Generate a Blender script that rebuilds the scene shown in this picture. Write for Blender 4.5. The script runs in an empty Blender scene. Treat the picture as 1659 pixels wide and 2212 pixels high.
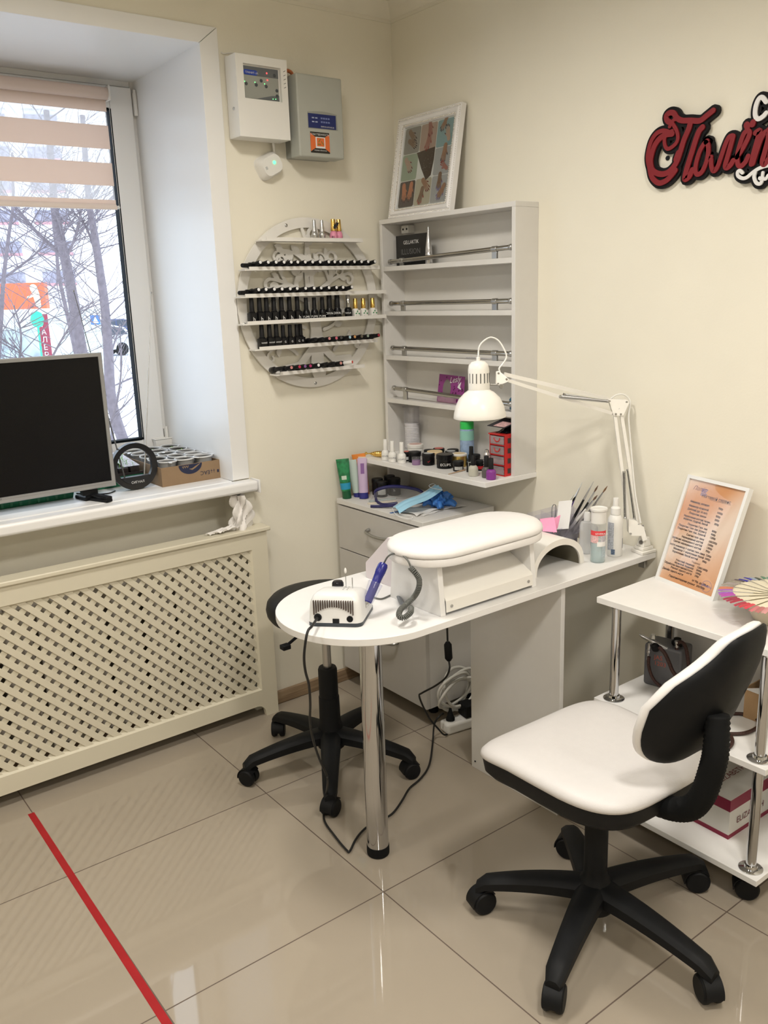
import bpy, math, random
from mathutils import Vector, Matrix
PI = math.pi
sc = bpy.context.scene
col = sc.collection

# ---------------------------------------------------------------- camera, world, lights, exposure
cam_d = bpy.data.cameras.new('camera')
cam = bpy.data.objects.new('camera', cam_d)
col.objects.link(cam)
sc.camera = cam
cam_d.sensor_fit = 'HORIZONTAL'
cam_d.sensor_width = 36.0
cam_d.lens = 36.0 * 1869.33 / 1659.0
cam_d.clip_start = 0.02
cam_d.clip_end = 300


def cam_matrix(pitch, yaw, roll, loc):
    fw = Vector((math.cos(pitch) * math.cos(yaw), math.cos(pitch) * math.sin(yaw), -math.sin(pitch)))
    rt0 = Vector((math.sin(yaw), -math.cos(yaw), 0))
    dn0 = fw.cross(rt0)
    c, s = math.cos(roll), math.sin(roll)
    rt = rt0 * c + dn0 * s
    dn = rt0 * -s + dn0 * c
    m = Matrix(((rt.x, -dn.x, -fw.x, loc[0]), (rt.y, -dn.y, -fw.y, loc[1]), (rt.z, -dn.z, -fw.z, loc[2]), (0, 0, 0, 1)))
    return m


cam.matrix_world = cam_matrix(0.246238, 0.92231, 0.0339109, (-2.133, -2.6775, 1.5))

world = bpy.data.worlds.new('overcast_sky')
sc.world = world
world.use_nodes = True
wn = world.node_tree
bg = wn.nodes['Background']
bg.inputs[0].default_value = (0.76, 0.86, 1.0, 1)
bg.inputs[1].default_value = 3.3
sc.view_settings.view_transform = 'Standard'
sc.view_settings.look = 'None'
sc.view_settings.exposure = 0.0
sc.view_settings.gamma = 1.0
sc.view_settings.use_curve_mapping = False


def area_light(name, loc, size, power, color, rot=(0, 0, 0), sy=None, shape='DISK'):
    l = bpy.data.lights.new(name, 'AREA')
    l.shape = shape
    l.size = size
    if sy:
        l.size_y = sy
    l.energy = power
    l.color = color
    o = bpy.data.objects.new(name, l)
    o.location = loc
    o.rotation_euler = rot
    col.objects.link(o)
    return o


LAMPS = [(-1.15, -1.00, 14), (-2.75, -0.95, 11), (-1.15, -2.45, 22), (-2.75, -2.45, 14), (-1.15, -3.95, 16), (-2.75, -3.95, 12)]
for lx, ly, lp in LAMPS:
    _l = area_light('ceiling_lamp_light', (lx, ly, 2.455), 0.30, lp, (1.0, 0.95, 0.875))
    _l.data.spread = math.radians(168)
# sky portal in the window opening (guides daylight sampling, emits nothing itself)
portal = area_light('window_daylight_portal', (-1.5, 0.62, 1.57), 1.45, 1, (1, 1, 1), (math.radians(-90), 0, 0), 1.35, 'RECTANGLE')
portal.data.cycles.is_portal = True

# ---------------------------------------------------------------- materials
MATS = {}


def mat(name, color, rough=0.5, metal=0.0, var=0.0, scale=20.0, bump=0.0, bscale=80.0, spec=0.5, emit=None, estr=1.0, trans=0.0, coat=0.0, sheen=0.0, alpha=1.0, ior=1.45):
    if name in MATS:
        return MATS[name]
    m = bpy.data.materials.new(name)
    m.use_nodes = True
    nt = m.node_tree
    b = nt.nodes['Principled BSDF']
    b.inputs['Base Color'].default_value = (*color, 1)
    b.inputs['Roughness'].default_value = rough
    b.inputs['Metallic'].default_value = metal
    b.inputs['Specular IOR Level'].default_value = spec
    b.inputs['Transmission Weight'].default_value = trans
    b.inputs['Coat Weight'].default_value = coat
    b.inputs['IOR'].default_value = ior
    b.inputs['Sheen Weight'].default_value = sheen
    b.inputs['Alpha'].default_value = alpha
    tc = nt.nodes.new('ShaderNodeTexCoord')
    if var > 0:
        n = nt.nodes.new('ShaderNodeTexNoise')
        n.inputs['Scale'].default_value = scale
        n.inputs['Detail'].default_value = 4
        nt.links.new(tc.outputs['Object'], n.inputs['Vector'])
        r = nt.nodes.new('ShaderNodeMapRange')
        r.inputs[1].default_value = 0.3
        r.inputs[2].default_value = 0.7
        r.inputs[3].default_value = 1 - var
        r.inputs[4].default_value = 1 + var
        nt.links.new(n.outputs['Fac'], r.inputs[0])
        h = nt.nodes.new('ShaderNodeHueSaturation')
        h.inputs['Color'].default_value = (*color, 1)
        nt.links.new(r.outputs[0], h.inputs['Value'])
        nt.links.new(h.outputs['Color'], b.inputs['Base Color'])
    if bump > 0:
        n2 = nt.nodes.new('ShaderNodeTexNoise')
        n2.inputs['Scale'].default_value = bscale
        n2.inputs['Detail'].default_value = 3
        nt.links.new(tc.outputs['Object'], n2.inputs['Vector'])
        bp = nt.nodes.new('ShaderNodeBump')
        bp.inputs['Strength'].default_value = bump
        bp.inputs['Distance'].default_value = 0.002
        nt.links.new(n2.outputs['Fac'], bp.inputs['Height'])
        nt.links.new(bp.outputs['Normal'], b.inputs['Normal'])
    if emit:
        b.inputs['Emission Color'].default_value = (*emit, 1)
        b.inputs['Emission Strength'].default_value = estr
    MATS[name] = m
    return m


WALL = mat('cream_painted_wall', (0.82, 0.783, 0.672), 0.7, var=0.012, scale=6, bump=0.12, bscale=160)
CEIL = mat('cream_ceiling_paint', (0.80, 0.765, 0.66), 0.8, var=0.01)
PVC = mat('white_window_plastic', (0.82, 0.82, 0.815), 0.35, var=0.008, scale=4)
SILL = mat('white_sill_plastic', (0.85, 0.85, 0.85), 0.3, var=0.015, scale=8)
WHITE = mat('white_laminate', (0.80, 0.79, 0.775), 0.38, var=0.012, scale=30)
GREYW = mat('pale_grey_laminate', (0.70, 0.685, 0.66), 0.45, var=0.012, scale=30)
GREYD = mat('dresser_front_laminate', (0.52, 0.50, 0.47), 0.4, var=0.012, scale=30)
CREAM = mat('cream_enamel', (0.70, 0.655, 0.525), 0.35, var=0.012, scale=10)
BLACKP = mat('black_plastic', (0.006, 0.0065, 0.0075), 0.55, var=0.1, scale=60, spec=0.25)
BLACKR = mat('black_rubber', (0.006, 0.0065, 0.007), 0.7, spec=0.2)
BLACKG = mat('black_gloss', (0.006, 0.006, 0.007), 0.18)
CHROME = mat('chrome', (0.58, 0.585, 0.60), 0.08, 1.0)
STEEL = mat('brushed_steel', (0.50, 0.50, 0.50), 0.28, 1.0)
SATIN = mat('satin_metal', (0.38, 0.375, 0.36), 0.35, 0.9)
LEATHER = mat('white_leatherette', (0.80, 0.78, 0.765), 0.42, var=0.012, scale=50, bump=0.15, bscale=300)
BLACKL = mat('black_leatherette', (0.006, 0.007, 0.009), 0.5, spec=.3, bump=0.1, bscale=300)
WMETAL = mat('white_lacquered_metal', (0.83, 0.81, 0.76), 0.3)
WPLAST = mat('white_plastic', (0.80, 0.79, 0.76), 0.35)
GREYP = mat('grey_plastic', (0.42, 0.43, 0.39), 0.5, var=0.02)
PRINTW = mat('white_print', (0.75, 0.75, 0.75), 0.5)
PRINTK = mat('black_print', (0.02, 0.02, 0.025), 0.5)
GOLD = mat('gold_metal', (0.75, 0.50, 0.14), 0.22, 1.0)
SILVER = mat('silver_gloss', (0.55, 0.55, 0.56), 0.2, 0.9)
CARD = mat('brown_cardboard', (0.42, 0.27, 0.14), 0.8, var=0.04, scale=40)
PAPER = mat('white_paper', (0.82, 0.81, 0.79), 0.7)
TISSUE = mat('white_tissue', (0.82, 0.79, 0.76), 0.9, bump=0.3, bscale=200)
RED = mat('red_plastic', (0.55, 0.015, 0.015), 0.3)
CABLEB = mat('black_cable', (0.01, 0.01, 0.01), 0.5)


def clear_mat(name, color=(1, 1, 1), rough=0.05, fac=0.12, dens=0.0):
    """thin clear plastic or glass: see-through with a gloss and an optional milky tint"""
    if name in MATS:
        return MATS[name]
    m = bpy.data.materials.new(name)
    m.use_nodes = True
    nt = m.node_tree
    nt.nodes.remove(nt.nodes['Principled BSDF'])
    out = nt.nodes['Material Output']
    t = nt.nodes.new('ShaderNodeBsdfTransparent')
    t.inputs[0].default_value = (*color, 1)
    g = nt.nodes.new('ShaderNodeBsdfGlossy')
    g.inputs['Roughness'].default_value = rough
    g.inputs['Color'].default_value = (0.9, 0.9, 0.9, 1)
    d = nt.nodes.new('ShaderNodeBsdfDiffuse')
    d.inputs[0].default_value = (*color, 1)
    m1 = nt.nodes.new('ShaderNodeMixShader')
    m1.inputs[0].default_value = dens
    nt.links.new(t.outputs[0], m1.inputs[1])
    nt.links.new(d.outputs[0], m1.inputs[2])
    lw = nt.nodes.new('ShaderNodeLayerWeight')
    lw.inputs[0].default_value = 0.5
    pw = nt.nodes.new('ShaderNodeMath')
    pw.operation = 'POWER'
    pw.inputs[1].default_value = 4.0
    nt.links.new(lw.outputs['Facing'], pw.inputs[0])
    mx = nt.nodes.new('ShaderNodeMath')
    mx.operation = 'MULTIPLY_ADD'
    mx.inputs[1].default_value = 0.6
    mx.inputs[2].default_value = fac * 0.3
    mx.use_clamp = True
    nt.links.new(pw.outputs[0], mx.inputs[0])
    m2 = nt.nodes.new('ShaderNodeMixShader')
    nt.links.new(mx.outputs[0], m2.inputs[0])
    nt.links.new(m1.outputs[0], m2.inputs[1])
    nt.links.new(g.outputs[0], m2.inputs[2])
    nt.links.new(m2.outputs[0], out.inputs[0])
    MATS[name] = m
    return m


GLASS = clear_mat('window_glass', (0.97, 0.98, 0.98), 0.02, 0.08)
ACRYL = clear_mat('clear_acrylic', (0.93, 0.93, 0.95), 0.05, 0.12, 0.04)
MILKY = clear_mat('milky_plastic', (0.85, 0.86, 0.87), 0.15, 0.08, 0.45)


# ---------------------------------------------------------------- mesh helpers
class MB:
    def __init__(s):
        s.v, s.f, s.m = [], [], []
        s.mats = []
        s.cur = 0

    def use(s, m):
        if m not in s.mats:
            s.mats.append(m)
        s.cur = s.mats.index(m)
        return s

    def add(s, vs, fs):
        o = len(s.v)
        s.v += [Vector(p) for p in vs]
        for f in fs:
            s.f.append([i + o for i in f])
            s.m.append(s.cur)
        return s

    def box(s, x0, x1, y0, y1, z0, z1):
        x0, x1 = min(x0, x1), max(x0, x1)
        y0, y1 = min(y0, y1), max(y0, y1)
        z0, z1 = min(z0, z1), max(z0, z1)
        vs = [(x, y, z) for z in (z0, z1) for y in (y0, y1) for x in (x0, x1)]
        return s.add(vs, [(0, 2, 3, 1), (4, 5, 7, 6), (0, 1, 5, 4), (2, 6, 7, 3), (0, 4, 6, 2), (1, 3, 7, 5)])

    def obox(s, o, a, b, c):
        """box from corner o spanned by vectors a, b, c"""
        o, a, b, c = Vector(o), Vector(a), Vector(b), Vector(c)
        if a.cross(b).dot(c) < 0:
            a, b = b, a
        vs = [o, o + a, o + b, o + a + b, o + c, o + a + c, o + b + c, o + a + b + c]
        return s.add(vs, [(0, 2, 3, 1), (4, 5, 7, 6), (0, 1, 5, 4), (2, 6, 7, 3), (0, 4, 6, 2), (1, 3, 7, 5)])

    def prism(s, pts, vec):
        pts = [Vector(p) for p in pts]
        vec = Vector(vec)
        nrm = Vector((0, 0, 0))
        for i in range(len(pts)):
            nrm += pts[i].cross(pts[(i + 1) % len(pts)])
        if nrm.dot(vec) < 0:
            pts = pts[::-1]
        n = len(pts)
        fs = [list(range(n))[::-1], [i + n for i in range(n)]]
        fs += [[i, (i + 1) % n, (i + 1) % n + n, i + n] for i in range(n)]
        return s.add(pts + [p + vec for p in pts], fs)

    def quad(s, a, b, c, d):
        return s.add([a, b, c, d], [(0, 1, 2, 3)])

    def tube(s, pts, r, n=8, closed=False, caps=True):
        pts = [Vector(p) for p in pts]
        k = len(pts)
        rs = r if isinstance(r, (list, tuple)) else [r] * k
        tang = []
        for i in range(k):
            a = pts[(i - 1) % k] if (closed or i > 0) else pts[i]
            b = pts[(i + 1) % k] if (closed or i < k - 1) else pts[i]
            t = b - a
            tang.append(t.normalized() if t.length > 1e-9 else Vector((0, 0, 1)))
        up = Vector((0, 0, 1)) if abs(tang[0].z) < 0.9 else Vector((1, 0, 0))
        u = tang[0].cross(up).normalized()
        vs = []
        for i in range(k):
            t = tang[i]
            u = (u - t * u.dot(t))
            if u.length < 1e-6:
                u = t.orthogonal()
            u.normalize()
            w = t.cross(u)
            for j in range(n):
                a = 2 * PI * j / n
                vs.append(pts[i] + (u * math.cos(a) + w * math.sin(a)) * rs[i])
        fs = []
        for i in range(k if closed else k - 1):
            i2 = (i + 1) % k
            for j in range(n):
                j2 = (j + 1) % n
                fs.append((i * n + j, i * n + j2, i2 * n + j2, i2 * n + j))
        if caps and not closed:
            fs.append(list(range(n))[::-1])
            fs.append([(k - 1) * n + j for j in range(n)])
        return s.add(vs, fs)

    def lathe(s, prof, c=(0, 0, 0), n=24, axis=None, sx=1.0, sy=1.0, caps=True):
        """profile of (radius, height); axis optional direction"""
        c = Vector(c)
        if axis is None:
            X, Y, Z = Vector((1, 0, 0)), Vector((0, 1, 0)), Vector((0, 0, 1))
        else:
            Z = Vector(axis).normalized()
            X = Z.orthogonal().normalized()
            Y = Z.cross(X)
        vs, fs = [], []
        k = len(prof)
        for r, h in prof:
            r = max(r, 1e-5)
            for j in range(n):
                a = 2 * PI * j / n
                vs.append(c + X * (r * sx * math.cos(a)) + Y * (r * sy * math.sin(a)) + Z * h)
        for i in range(k - 1):
            for j in range(n):
                j2 = (j + 1) % n
                fs.append((i * n + j, i * n + j2, (i + 1) * n + j2, (i + 1) * n + j))
        if caps:
            fs.append(list(range(n))[::-1])
            fs.append([(k - 1) * n + j for j in range(n)])
        return s.add(vs, fs)

    def cyl(s, a, b, r, n=16, r2=None):
        a, b = Vector(a), Vector(b)
        L = (b - a).length
        return s.lathe([(r, 0), (r if r2 is None else r2, L)], a, n, b - a)

    def grid(s, fn, nu, nv, closed_u=False):
        vs = [fn(i / (nu if closed_u else nu - 1), j / (nv - 1)) for j in range(nv) for i in range(nu)]
        fs = []
        for j in range(nv - 1):
            for i in range(nu if closed_u else nu - 1):
                i2 = (i + 1) % nu
                fs.append((j * nu + i, j * nu + i2, (j + 1) * nu + i2, (j + 1) * nu + i))
        return s.add(vs, fs)

    def ribbon(s, pts, w, nrm, th, lift=0.0, taper=None):
        """flat stroke: union of a band and round ends, lying in the plane with normal nrm"""
        nrm = Vector(nrm).normalized()
        s.nr = getattr(s, 'nr', 0) + 1
        lift = lift + (s.nr % 40) * .000012
        pts = [Vector(p) for p in pts]
        k = len(pts)
        ws = [w * (taper(i / max(1, k - 1)) if taper else 1.0) / 2 for i in range(k)]
        L, R = [], []
        for i in range(k):
            t = (pts[min(k - 1, i + 1)] - pts[max(0, i - 1)])
            t = t - nrm * t.dot(nrm)
            if t.length < 1e-9:
                t = nrm.orthogonal()
            t.normalize()
            sd = nrm.cross(t)
            L.append(pts[i] + sd * ws[i] + nrm * lift)
            R.append(pts[i] - sd * ws[i] + nrm * lift)
        t0 = (pts[0] - pts[1]).normalized()
        t1 = (pts[-1] - pts[-2]).normalized()
        cap0, cap1 = [], []
        for q in (-0.5, -.32, -.16, 0.0, .16, .32, 0.5):
            a = q * PI * 0.98
            sd0 = (L[0] - R[0]).normalized()
            cap0.append(pts[0] + nrm * lift + (t0 * math.cos(a) + sd0 * math.sin(a)) * ws[0] * (1 if q == 0 else 1))
            sd1 = (L[-1] - R[-1]).normalized()
            cap1.append(pts[-1] + nrm * lift + (t1 * math.cos(a) + sd1 * math.sin(-a)) * ws[-1])
        n0 = nrm * th
        vs, fs = [], []
        for i in range(k):
            vs += [L[i], R[i], R[i] + n0, L[i] + n0]
        for i in range(k - 1):
            a, b = i * 4, i * 4 + 4
            fs += [(a + 3, a + 2, b + 2, b + 3), (a + 1, a, b, b + 1), (a, a + 3, b + 3, b), (a + 2, a + 1, b + 1, b + 2)]
        s.add(vs, fs)
        s.prism([R[0]] + cap0 + [L[0]], n0)
        s.prism([L[-1]] + cap1 + [R[-1]], n0)
        return s

    def build(s, name, m=None, parent=None, bevel=0.0, smooth=35, seg=2, sub=0, origin=None):
        if m is not None and not s.mats:
            s.mats = [m]
        elif m is not None:
            s.mats[0:0] = []
        if parent is not None:
            o0 = Vector(parent['_base']) if '_base' in parent else parent.location.copy()
        elif origin is not None:
            o0 = Vector(origin)
        else:
            xs = [p.x for p in s.v]
            ys = [p.y for p in s.v]
            zs = [p.z for p in s.v]
            o0 = Vector(((min(xs) + max(xs)) / 2, (min(ys) + max(ys)) / 2, min(zs)))
        me = bpy.data.meshes.new(name)
        me.from_pydata([tuple(p - o0) for p in s.v], [], s.f)
        for mm in s.mats:
            me.materials.append(mm)
        for p, mi in zip(me.polygons, s.m):
            p.material_index = mi if len(s.mats) > 1 else 0
        me.update()
        if smooth:
            for p in me.polygons:
                p.use_smooth = True
            me.set_sharp_from_angle(angle=math.radians(smooth))
        ob = bpy.data.objects.new(name, me)
        col.objects.link(ob)
        if parent is not None:
            ob.parent = parent
            if parent.type == 'MESH':
                ob.location = (0, 0, 0)
        else:
            ob.location = o0
        if parent is not None and parent.type == 'MESH':
            pass
        if bevel > 0:
            bm = ob.modifiers.new('bevel', 'BEVEL')
            bm.width = bevel
            bm.segments = seg
            bm.limit_method = 'ANGLE'
            bm.angle_limit = math.radians(40)
            bm.harden_normals = False
        if sub:
            sm = ob.modifiers.new('subdivision', 'SUBSURF')
            sm.levels = sub
            sm.render_levels = sub
        ob['_base'] = list(o0)
        return ob


def thing(name, label, cat, loc=(0, 0, 0), group=None):
    o = bpy.data.objects.new(name, None)
    o.empty_display_size = 0.05
    col.objects.link(o)
    o.location = loc
    if label:
        o['label'] = label
        o['category'] = cat
    if group:
        o['group'] = group
    o['_base'] = list(loc)
    return o


def tag(o, label, cat, group=None, kind=None):
    if label:
        o['label'] = label
    if cat:
        o['category'] = cat
    if group:
        o['group'] = group
    if kind:
        o['kind'] = kind
    return o


def struct(o):
    o['kind'] = 'structure'
    return o


KIDS = {}


def copy_tree(o, loc=None, rot=None, label=None, group=None, mats=None, scale=None):
    r = o.copy()
    col.objects.link(r)
    if loc is not None:
        r.location = loc
    if rot is not None:
        r.rotation_euler = rot
    if scale is not None:
        r.scale = (scale, scale, scale)
    if label:
        r['label'] = label
    if group:
        r['group'] = group
    for ch in list(o.children):
        c = ch.copy()
        col.objects.link(c)
        c.parent = r
        for g in list(ch.children):
            d = g.copy()
            col.objects.link(d)
            d.parent = c
    return r


def text_into(mb, body, o, xd, yd, size, align='LEFT', bold=0.0, th=0.0004, shear=0.0):
    """puts real lettering, as thin raised shapes, into a mesh builder (drawn with the built-in font)"""
    cu = bpy.data.curves.new('lettering', 'FONT')
    cu.body = body
    cu.align_x = align
    cu.resolution_u = 2
    cu.offset = bold
    cu.shear = shear
    tmp = bpy.data.objects.new('lettering_tmp', cu)
    me = bpy.data.meshes.new_from_object(tmp)
    o, xd, yd = Vector(o), Vector(xd).normalized(), Vector(yd).normalized()
    nz = xd.cross(yd)
    vs = [o + xd * (p.co.x * size) + yd * (p.co.y * size) + nz * th for p in me.vertices]
    mb.add(vs, [list(p.vertices) for p in me.polygons])
    bpy.data.objects.remove(tmp)
    bpy.data.curves.remove(cu)
    bpy.data.meshes.remove(me)
    return mb


def spline(pts, n=8, closed=False):
    """catmull-rom through the points"""
    P = [Vector(p) for p in pts]
    k = len(P)
    out = []
    for i in range(k if closed else k - 1):
        p0 = P[(i - 1) % k] if (closed or i > 0) else P[0] * 2 - P[1]
        p1, p2 = P[i], P[(i + 1) % k]
        p3 = P[(i + 2) % k] if (closed or i < k - 2) else P[-1] * 2 - P[-2]
        for j in range(n):
            t = j / n
            out.append(0.5 * ((2 * p1) + (p2 - p0) * t + (2 * p0 - 5 * p1 + 4 * p2 - p3) * t * t + (3 * p1 - p0 - 3 * p2 + p3) * t ** 3))
    if not closed:
        out.append(P[-1])
    return out


def rrect(cx, cy, w, h, r, n=5, z=0.0):
    out = []
    for sx, sy, a0 in ((1, 1, 0), (-1, 1, 90), (-1, -1, 180), (1, -1, 270)):
        for i in range(n + 1):
            a = math.radians(a0 + 90 * i / n)
            out.append((cx + sx * (w / 2 - r) + r * math.cos(a), cy + sy * (h / 2 - r) + r * math.sin(a), z))
    return out


# ---------------------------------------------------------------- room shell
def floor_material():
    m = bpy.data.materials.new('polished_floor_tiles')
    m.use_nodes = True
    nt = m.node_tree
    b = nt.nodes['Principled BSDF']
    tc = nt.nodes.new('ShaderNodeTexCoord')
    sp = nt.nodes.new('ShaderNodeSeparateXYZ')
    nt.links.new(tc.outputs['Object'], sp.inputs[0])

    def mth(op, a, bb=None):
        n = nt.nodes.new('ShaderNodeMath')
        n.operation = op
        for i, q in enumerate((a, bb)):
            if q is None:
                continue
            if isinstance(q, (int, float)):
                n.inputs[i].default_value = q
            else:
                nt.links.new(q, n.inputs[i])
        return n.outputs[0]
    out = []
    idx = []
    for ax, off in ((0, 0.9925), (1, 1.1155)):
        t = mth('DIVIDE', mth('ADD', sp.outputs[ax], off + 12.04 * 0 + 0.602 * 20), 0.602)
        fr = mth('FRACT', t)
        idx.append(mth('FLOOR', t))
        d = mth('MINIMUM', fr, mth('SUBTRACT', 1.0, fr))
        out.append(mth('LESS_THAN', d, 0.0028))
    grout = mth('MAXIMUM', out[0], out[1])
    wn_ = nt.nodes.new('ShaderNodeTexWhiteNoise')
    cb = nt.nodes.new('ShaderNodeCombineXYZ')
    nt.links.new(idx[0], cb.inputs[0])
    nt.links.new(idx[1], cb.inputs[1])
    nt.links.new(cb.outputs[0], wn_.inputs['Vector'])
    nz = nt.nodes.new('ShaderNodeTexNoise')
    nz.inputs['Scale'].default_value = 2.2
    nz.inputs['Detail'].default_value = 6
    nt.links.new(tc.outputs['Object'], nz.inputs['Vector'])
    v = mth('ADD', mth('MULTIPLY', nz.outputs['Fac'], 0.16), mth('MULTIPLY', wn_.outputs['Value'], 0.05))
    v = mth('ADD', v, 0.89)
    hs = nt.nodes.new('ShaderNodeHueSaturation')
    hs.inputs['Color'].default_value = (0.375, 0.324, 0.258, 1)
    nt.links.new(v, hs.inputs['Value'])
    mx = nt.nodes.new('ShaderNodeMix')
    mx.data_type = 'RGBA'
    nt.links.new(grout, mx.inputs[0])
    nt.links.new(hs.outputs[0], mx.inputs[6])
    mx.inputs[7].default_value = (0.13, 0.095, 0.075, 1)
    nt.links.new(mx.outputs[2], b.inputs['Base Color'])
    r = mth('ADD', mth('MULTIPLY', grout, 0.55), 0.035)
    nt.links.new(r, b.inputs['Roughness'])
    b.inputs['Specular IOR Level'].default_value = 0.5
    bp = nt.nodes.new('ShaderNodeBump')
    bp.inputs['Strength'].default_value = 0.4
    bp.inputs['Distance'].default_value = 0.001
    bp.invert = True
    nt.links.new(grout, bp.inputs['Height'])
    nt.links.new(bp.outputs[0], b.inputs['Normal'])
    return m


def wood_material(name, c1, c2, sc_=(3, 60, 60)):
    m = bpy.data.materials.new(name)
    m.use_nodes = True
    nt = m.node_tree
    b = nt.nodes['Principled BSDF']
    tc = nt.nodes.new('ShaderNodeTexCoord')
    mp = nt.nodes.new('ShaderNodeMapping')
    mp.inputs['Scale'].default_value = sc_
    nt.links.new(tc.outputs['Object'], mp.inputs[0])
    n = nt.nodes.new('ShaderNodeTexNoise')
    n.inputs['Scale'].default_value = 1.5
    n.inputs['Detail'].default_value = 6
    nt.links.new(mp.outputs[0], n.inputs['Vector'])
    r = nt.nodes.new('ShaderNodeValToRGB')
    r.color_ramp.elements[0].position = 0.35
    r.color_ramp.elements[1].position = 0.65
    r.color_ramp.elements[0].color = (*c1, 1)
    r.color_ramp.elements[1].color = (*c2, 1)
    nt.links.new(n.outputs['Fac'], r.inputs[0])
    nt.links.new(r.outputs[0], b.inputs['Base Color'])
    b.inputs['Roughness'].default_value = 0.66
    return m


FLOOR = floor_material()
OAKX = wood_material('oak_skirting_along_x', (0.20, 0.13, 0.075), (0.36, 0.26, 0.16))
OAKY = wood_material('oak_skirting_along_y', (0.20, 0.13, 0.075), (0.36, 0.26, 0.16), (60, 3, 60))

X0, Y0, ZC = -4.6, -5.4, 2.5
WX0, WX1 = -2.25, -0.758          # window opening at the wall face
WZ0, WZ1 = 0.86, 2.28
RX0, RX1, RD = -2.25, -0.758, 0.53    # depth of the reveal
RZ1 = 2.266

struct(MB().box(X0 - .1, 0.1, Y0 - .1, 0.12, -0.06, 0).build('floor', FLOOR, smooth=0, origin=(0, 0, 0)))
struct(MB().box(X0 - .1, 0.1, Y0 - .1, 0.66, ZC, ZC + .08).build('ceiling', CEIL, smooth=0))
struct(MB().box(0, 0.1, Y0 - .1, 0.66, -0.06, ZC).build('wall_right', WALL, smooth=0))
struct(MB().box(X0 - .1, X0, Y0 - .1, 0.66, -0.06, ZC).build('wall_left', WALL, smooth=0))
struct(MB().box(X0, 0, Y0 - .1, Y0, -0.06, ZC).build('wall_back', WALL, smooth=0))
w = MB()
# window wall: right pier with splayed cheek, left pier, lintel, recessed apron under the sill
w.prism([(0, 0, WZ0), (WX1, 0, WZ0), (RX1 - 0.004, RD, WZ0), (RX1 - 0.004, .66, WZ0), (0, .66, WZ0)], (0, 0, WZ1 - WZ0))
w.prism([(X0, 0, WZ0), (WX0, 0, WZ0), (RX0, RD, WZ0), (RX0, .66, WZ0), (X0, .66, WZ0)], (0, 0, WZ1 - WZ0))
w.prism([(X0, 0, WZ1), (X0, 0, ZC), (X0, .66, ZC), (X0, .66, RZ1 + 0.004), (X0, RD, RZ1 + 0.004)], (-X0, 0, 0))
w.box(-0.735, 0, 0, .66, -0.06, WZ0)
w.box(X0, -2.27, 0, .66, -0.06, WZ0)
w.box(-2.27, -0.735, 0.13, .66, -0.06, WZ0 - 0.02)
struct(w.build('wall_window', WALL, smooth=0))

# plastic linings of the reveal
t = MB()
t.prism([(WX1, -0.002, .886), (WX1 - 0.006, -0.002, .886), (RX1 - 0.008, RD, .886), (RX1 - 0.002, RD, .886)], (0, 0, WZ1 - .886))
t.prism([(WX0, 0, .886), (WX0 + 0.006, 0, .886), (RX0 + 0.006, RD, .886), (RX0, RD, .886)], (0, 0, WZ1 - .886))
t.prism([(WX0, -0.002, WZ1), (WX0, -0.002, WZ1 - .006), (WX0, RD, RZ1 - .004), (WX0, RD, RZ1 + .002)], (WX1 - WX0, 0, 0))
struct(t.build('trim_1', PVC, smooth=0))
# flat casing round the opening
t = MB()
cw = 0.061
t.prism([(WX1 - .006, -.008, .888), (WX1 + cw - .003, -.008, .888), (WX1 + cw - .003, -.008, WZ1 + .045), (WX1 - .006, -.008, WZ1 - .006)], (0, .008, 0))
t.prism([(WX0 - cw, -.008, .888), (WX0 + .006, -.008, .888), (WX0 + .006, -.008, WZ1 - .006), (WX0 - cw, -.008, WZ1 + .045)], (0, .008, 0))
t.prism([(WX0 + .007, -.0075, WZ1 - .006), (WX1 - .0075, -.0075, WZ1 - .006), (WX1 + cw - .0055, -.0075, WZ1 + .045), (WX0 - cw, -.0075, WZ1 + .045)], (0, .0075, 0))
struct(t.build('trim_2', PVC, smooth=0, bevel=.0015))

# window sill board
s_ = MB()
s_.box(-2.30, -0.692, -0.058, 0.001, .848, .885)
s_.box(-2.255, -0.754, 0, RD + .03, .848, .885)
so = struct(s_.build('trim_3', SILL, bevel=.010, seg=4))
so['label'] = 'white window sill board'
MB().box(-0.6925, -0.6865, -0.062, 0.0, .841, .8875).build('end_cap', SILL, so, bevel=.002)

# cornice
c = MB()
prof = [(-.003, 0), (.003, .0), (.003, .012), (.012, .018), (.022, .034), (.040, .046), (.052, .052), (.052, .065), (-.003, .065)]
zb = ZC - .065
c.prism([(X0, -0.0 - a, zb + h) for a, h in prof], (-X0, 0, 0))
c.prism([(-a, Y0, zb + h) for a, h in prof], (0, -Y0 - .001, 0))
struct(c.build('trim_4', CEIL, smooth=30))
struct(MB().box(-0.662, -0.013, -0.014, 0, 0, .052).build('baseboard_front', OAKX, bevel=.004))
struct(MB().box(-2.27, -0.735, 0.118, 0.13, 0, .052).build('baseboard_left', OAKX, bevel=.004))
struct(MB().box(-0.014, 0, Y0, -0.001, 0, .052).build('baseboard_right', OAKY, bevel=.004))

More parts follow.
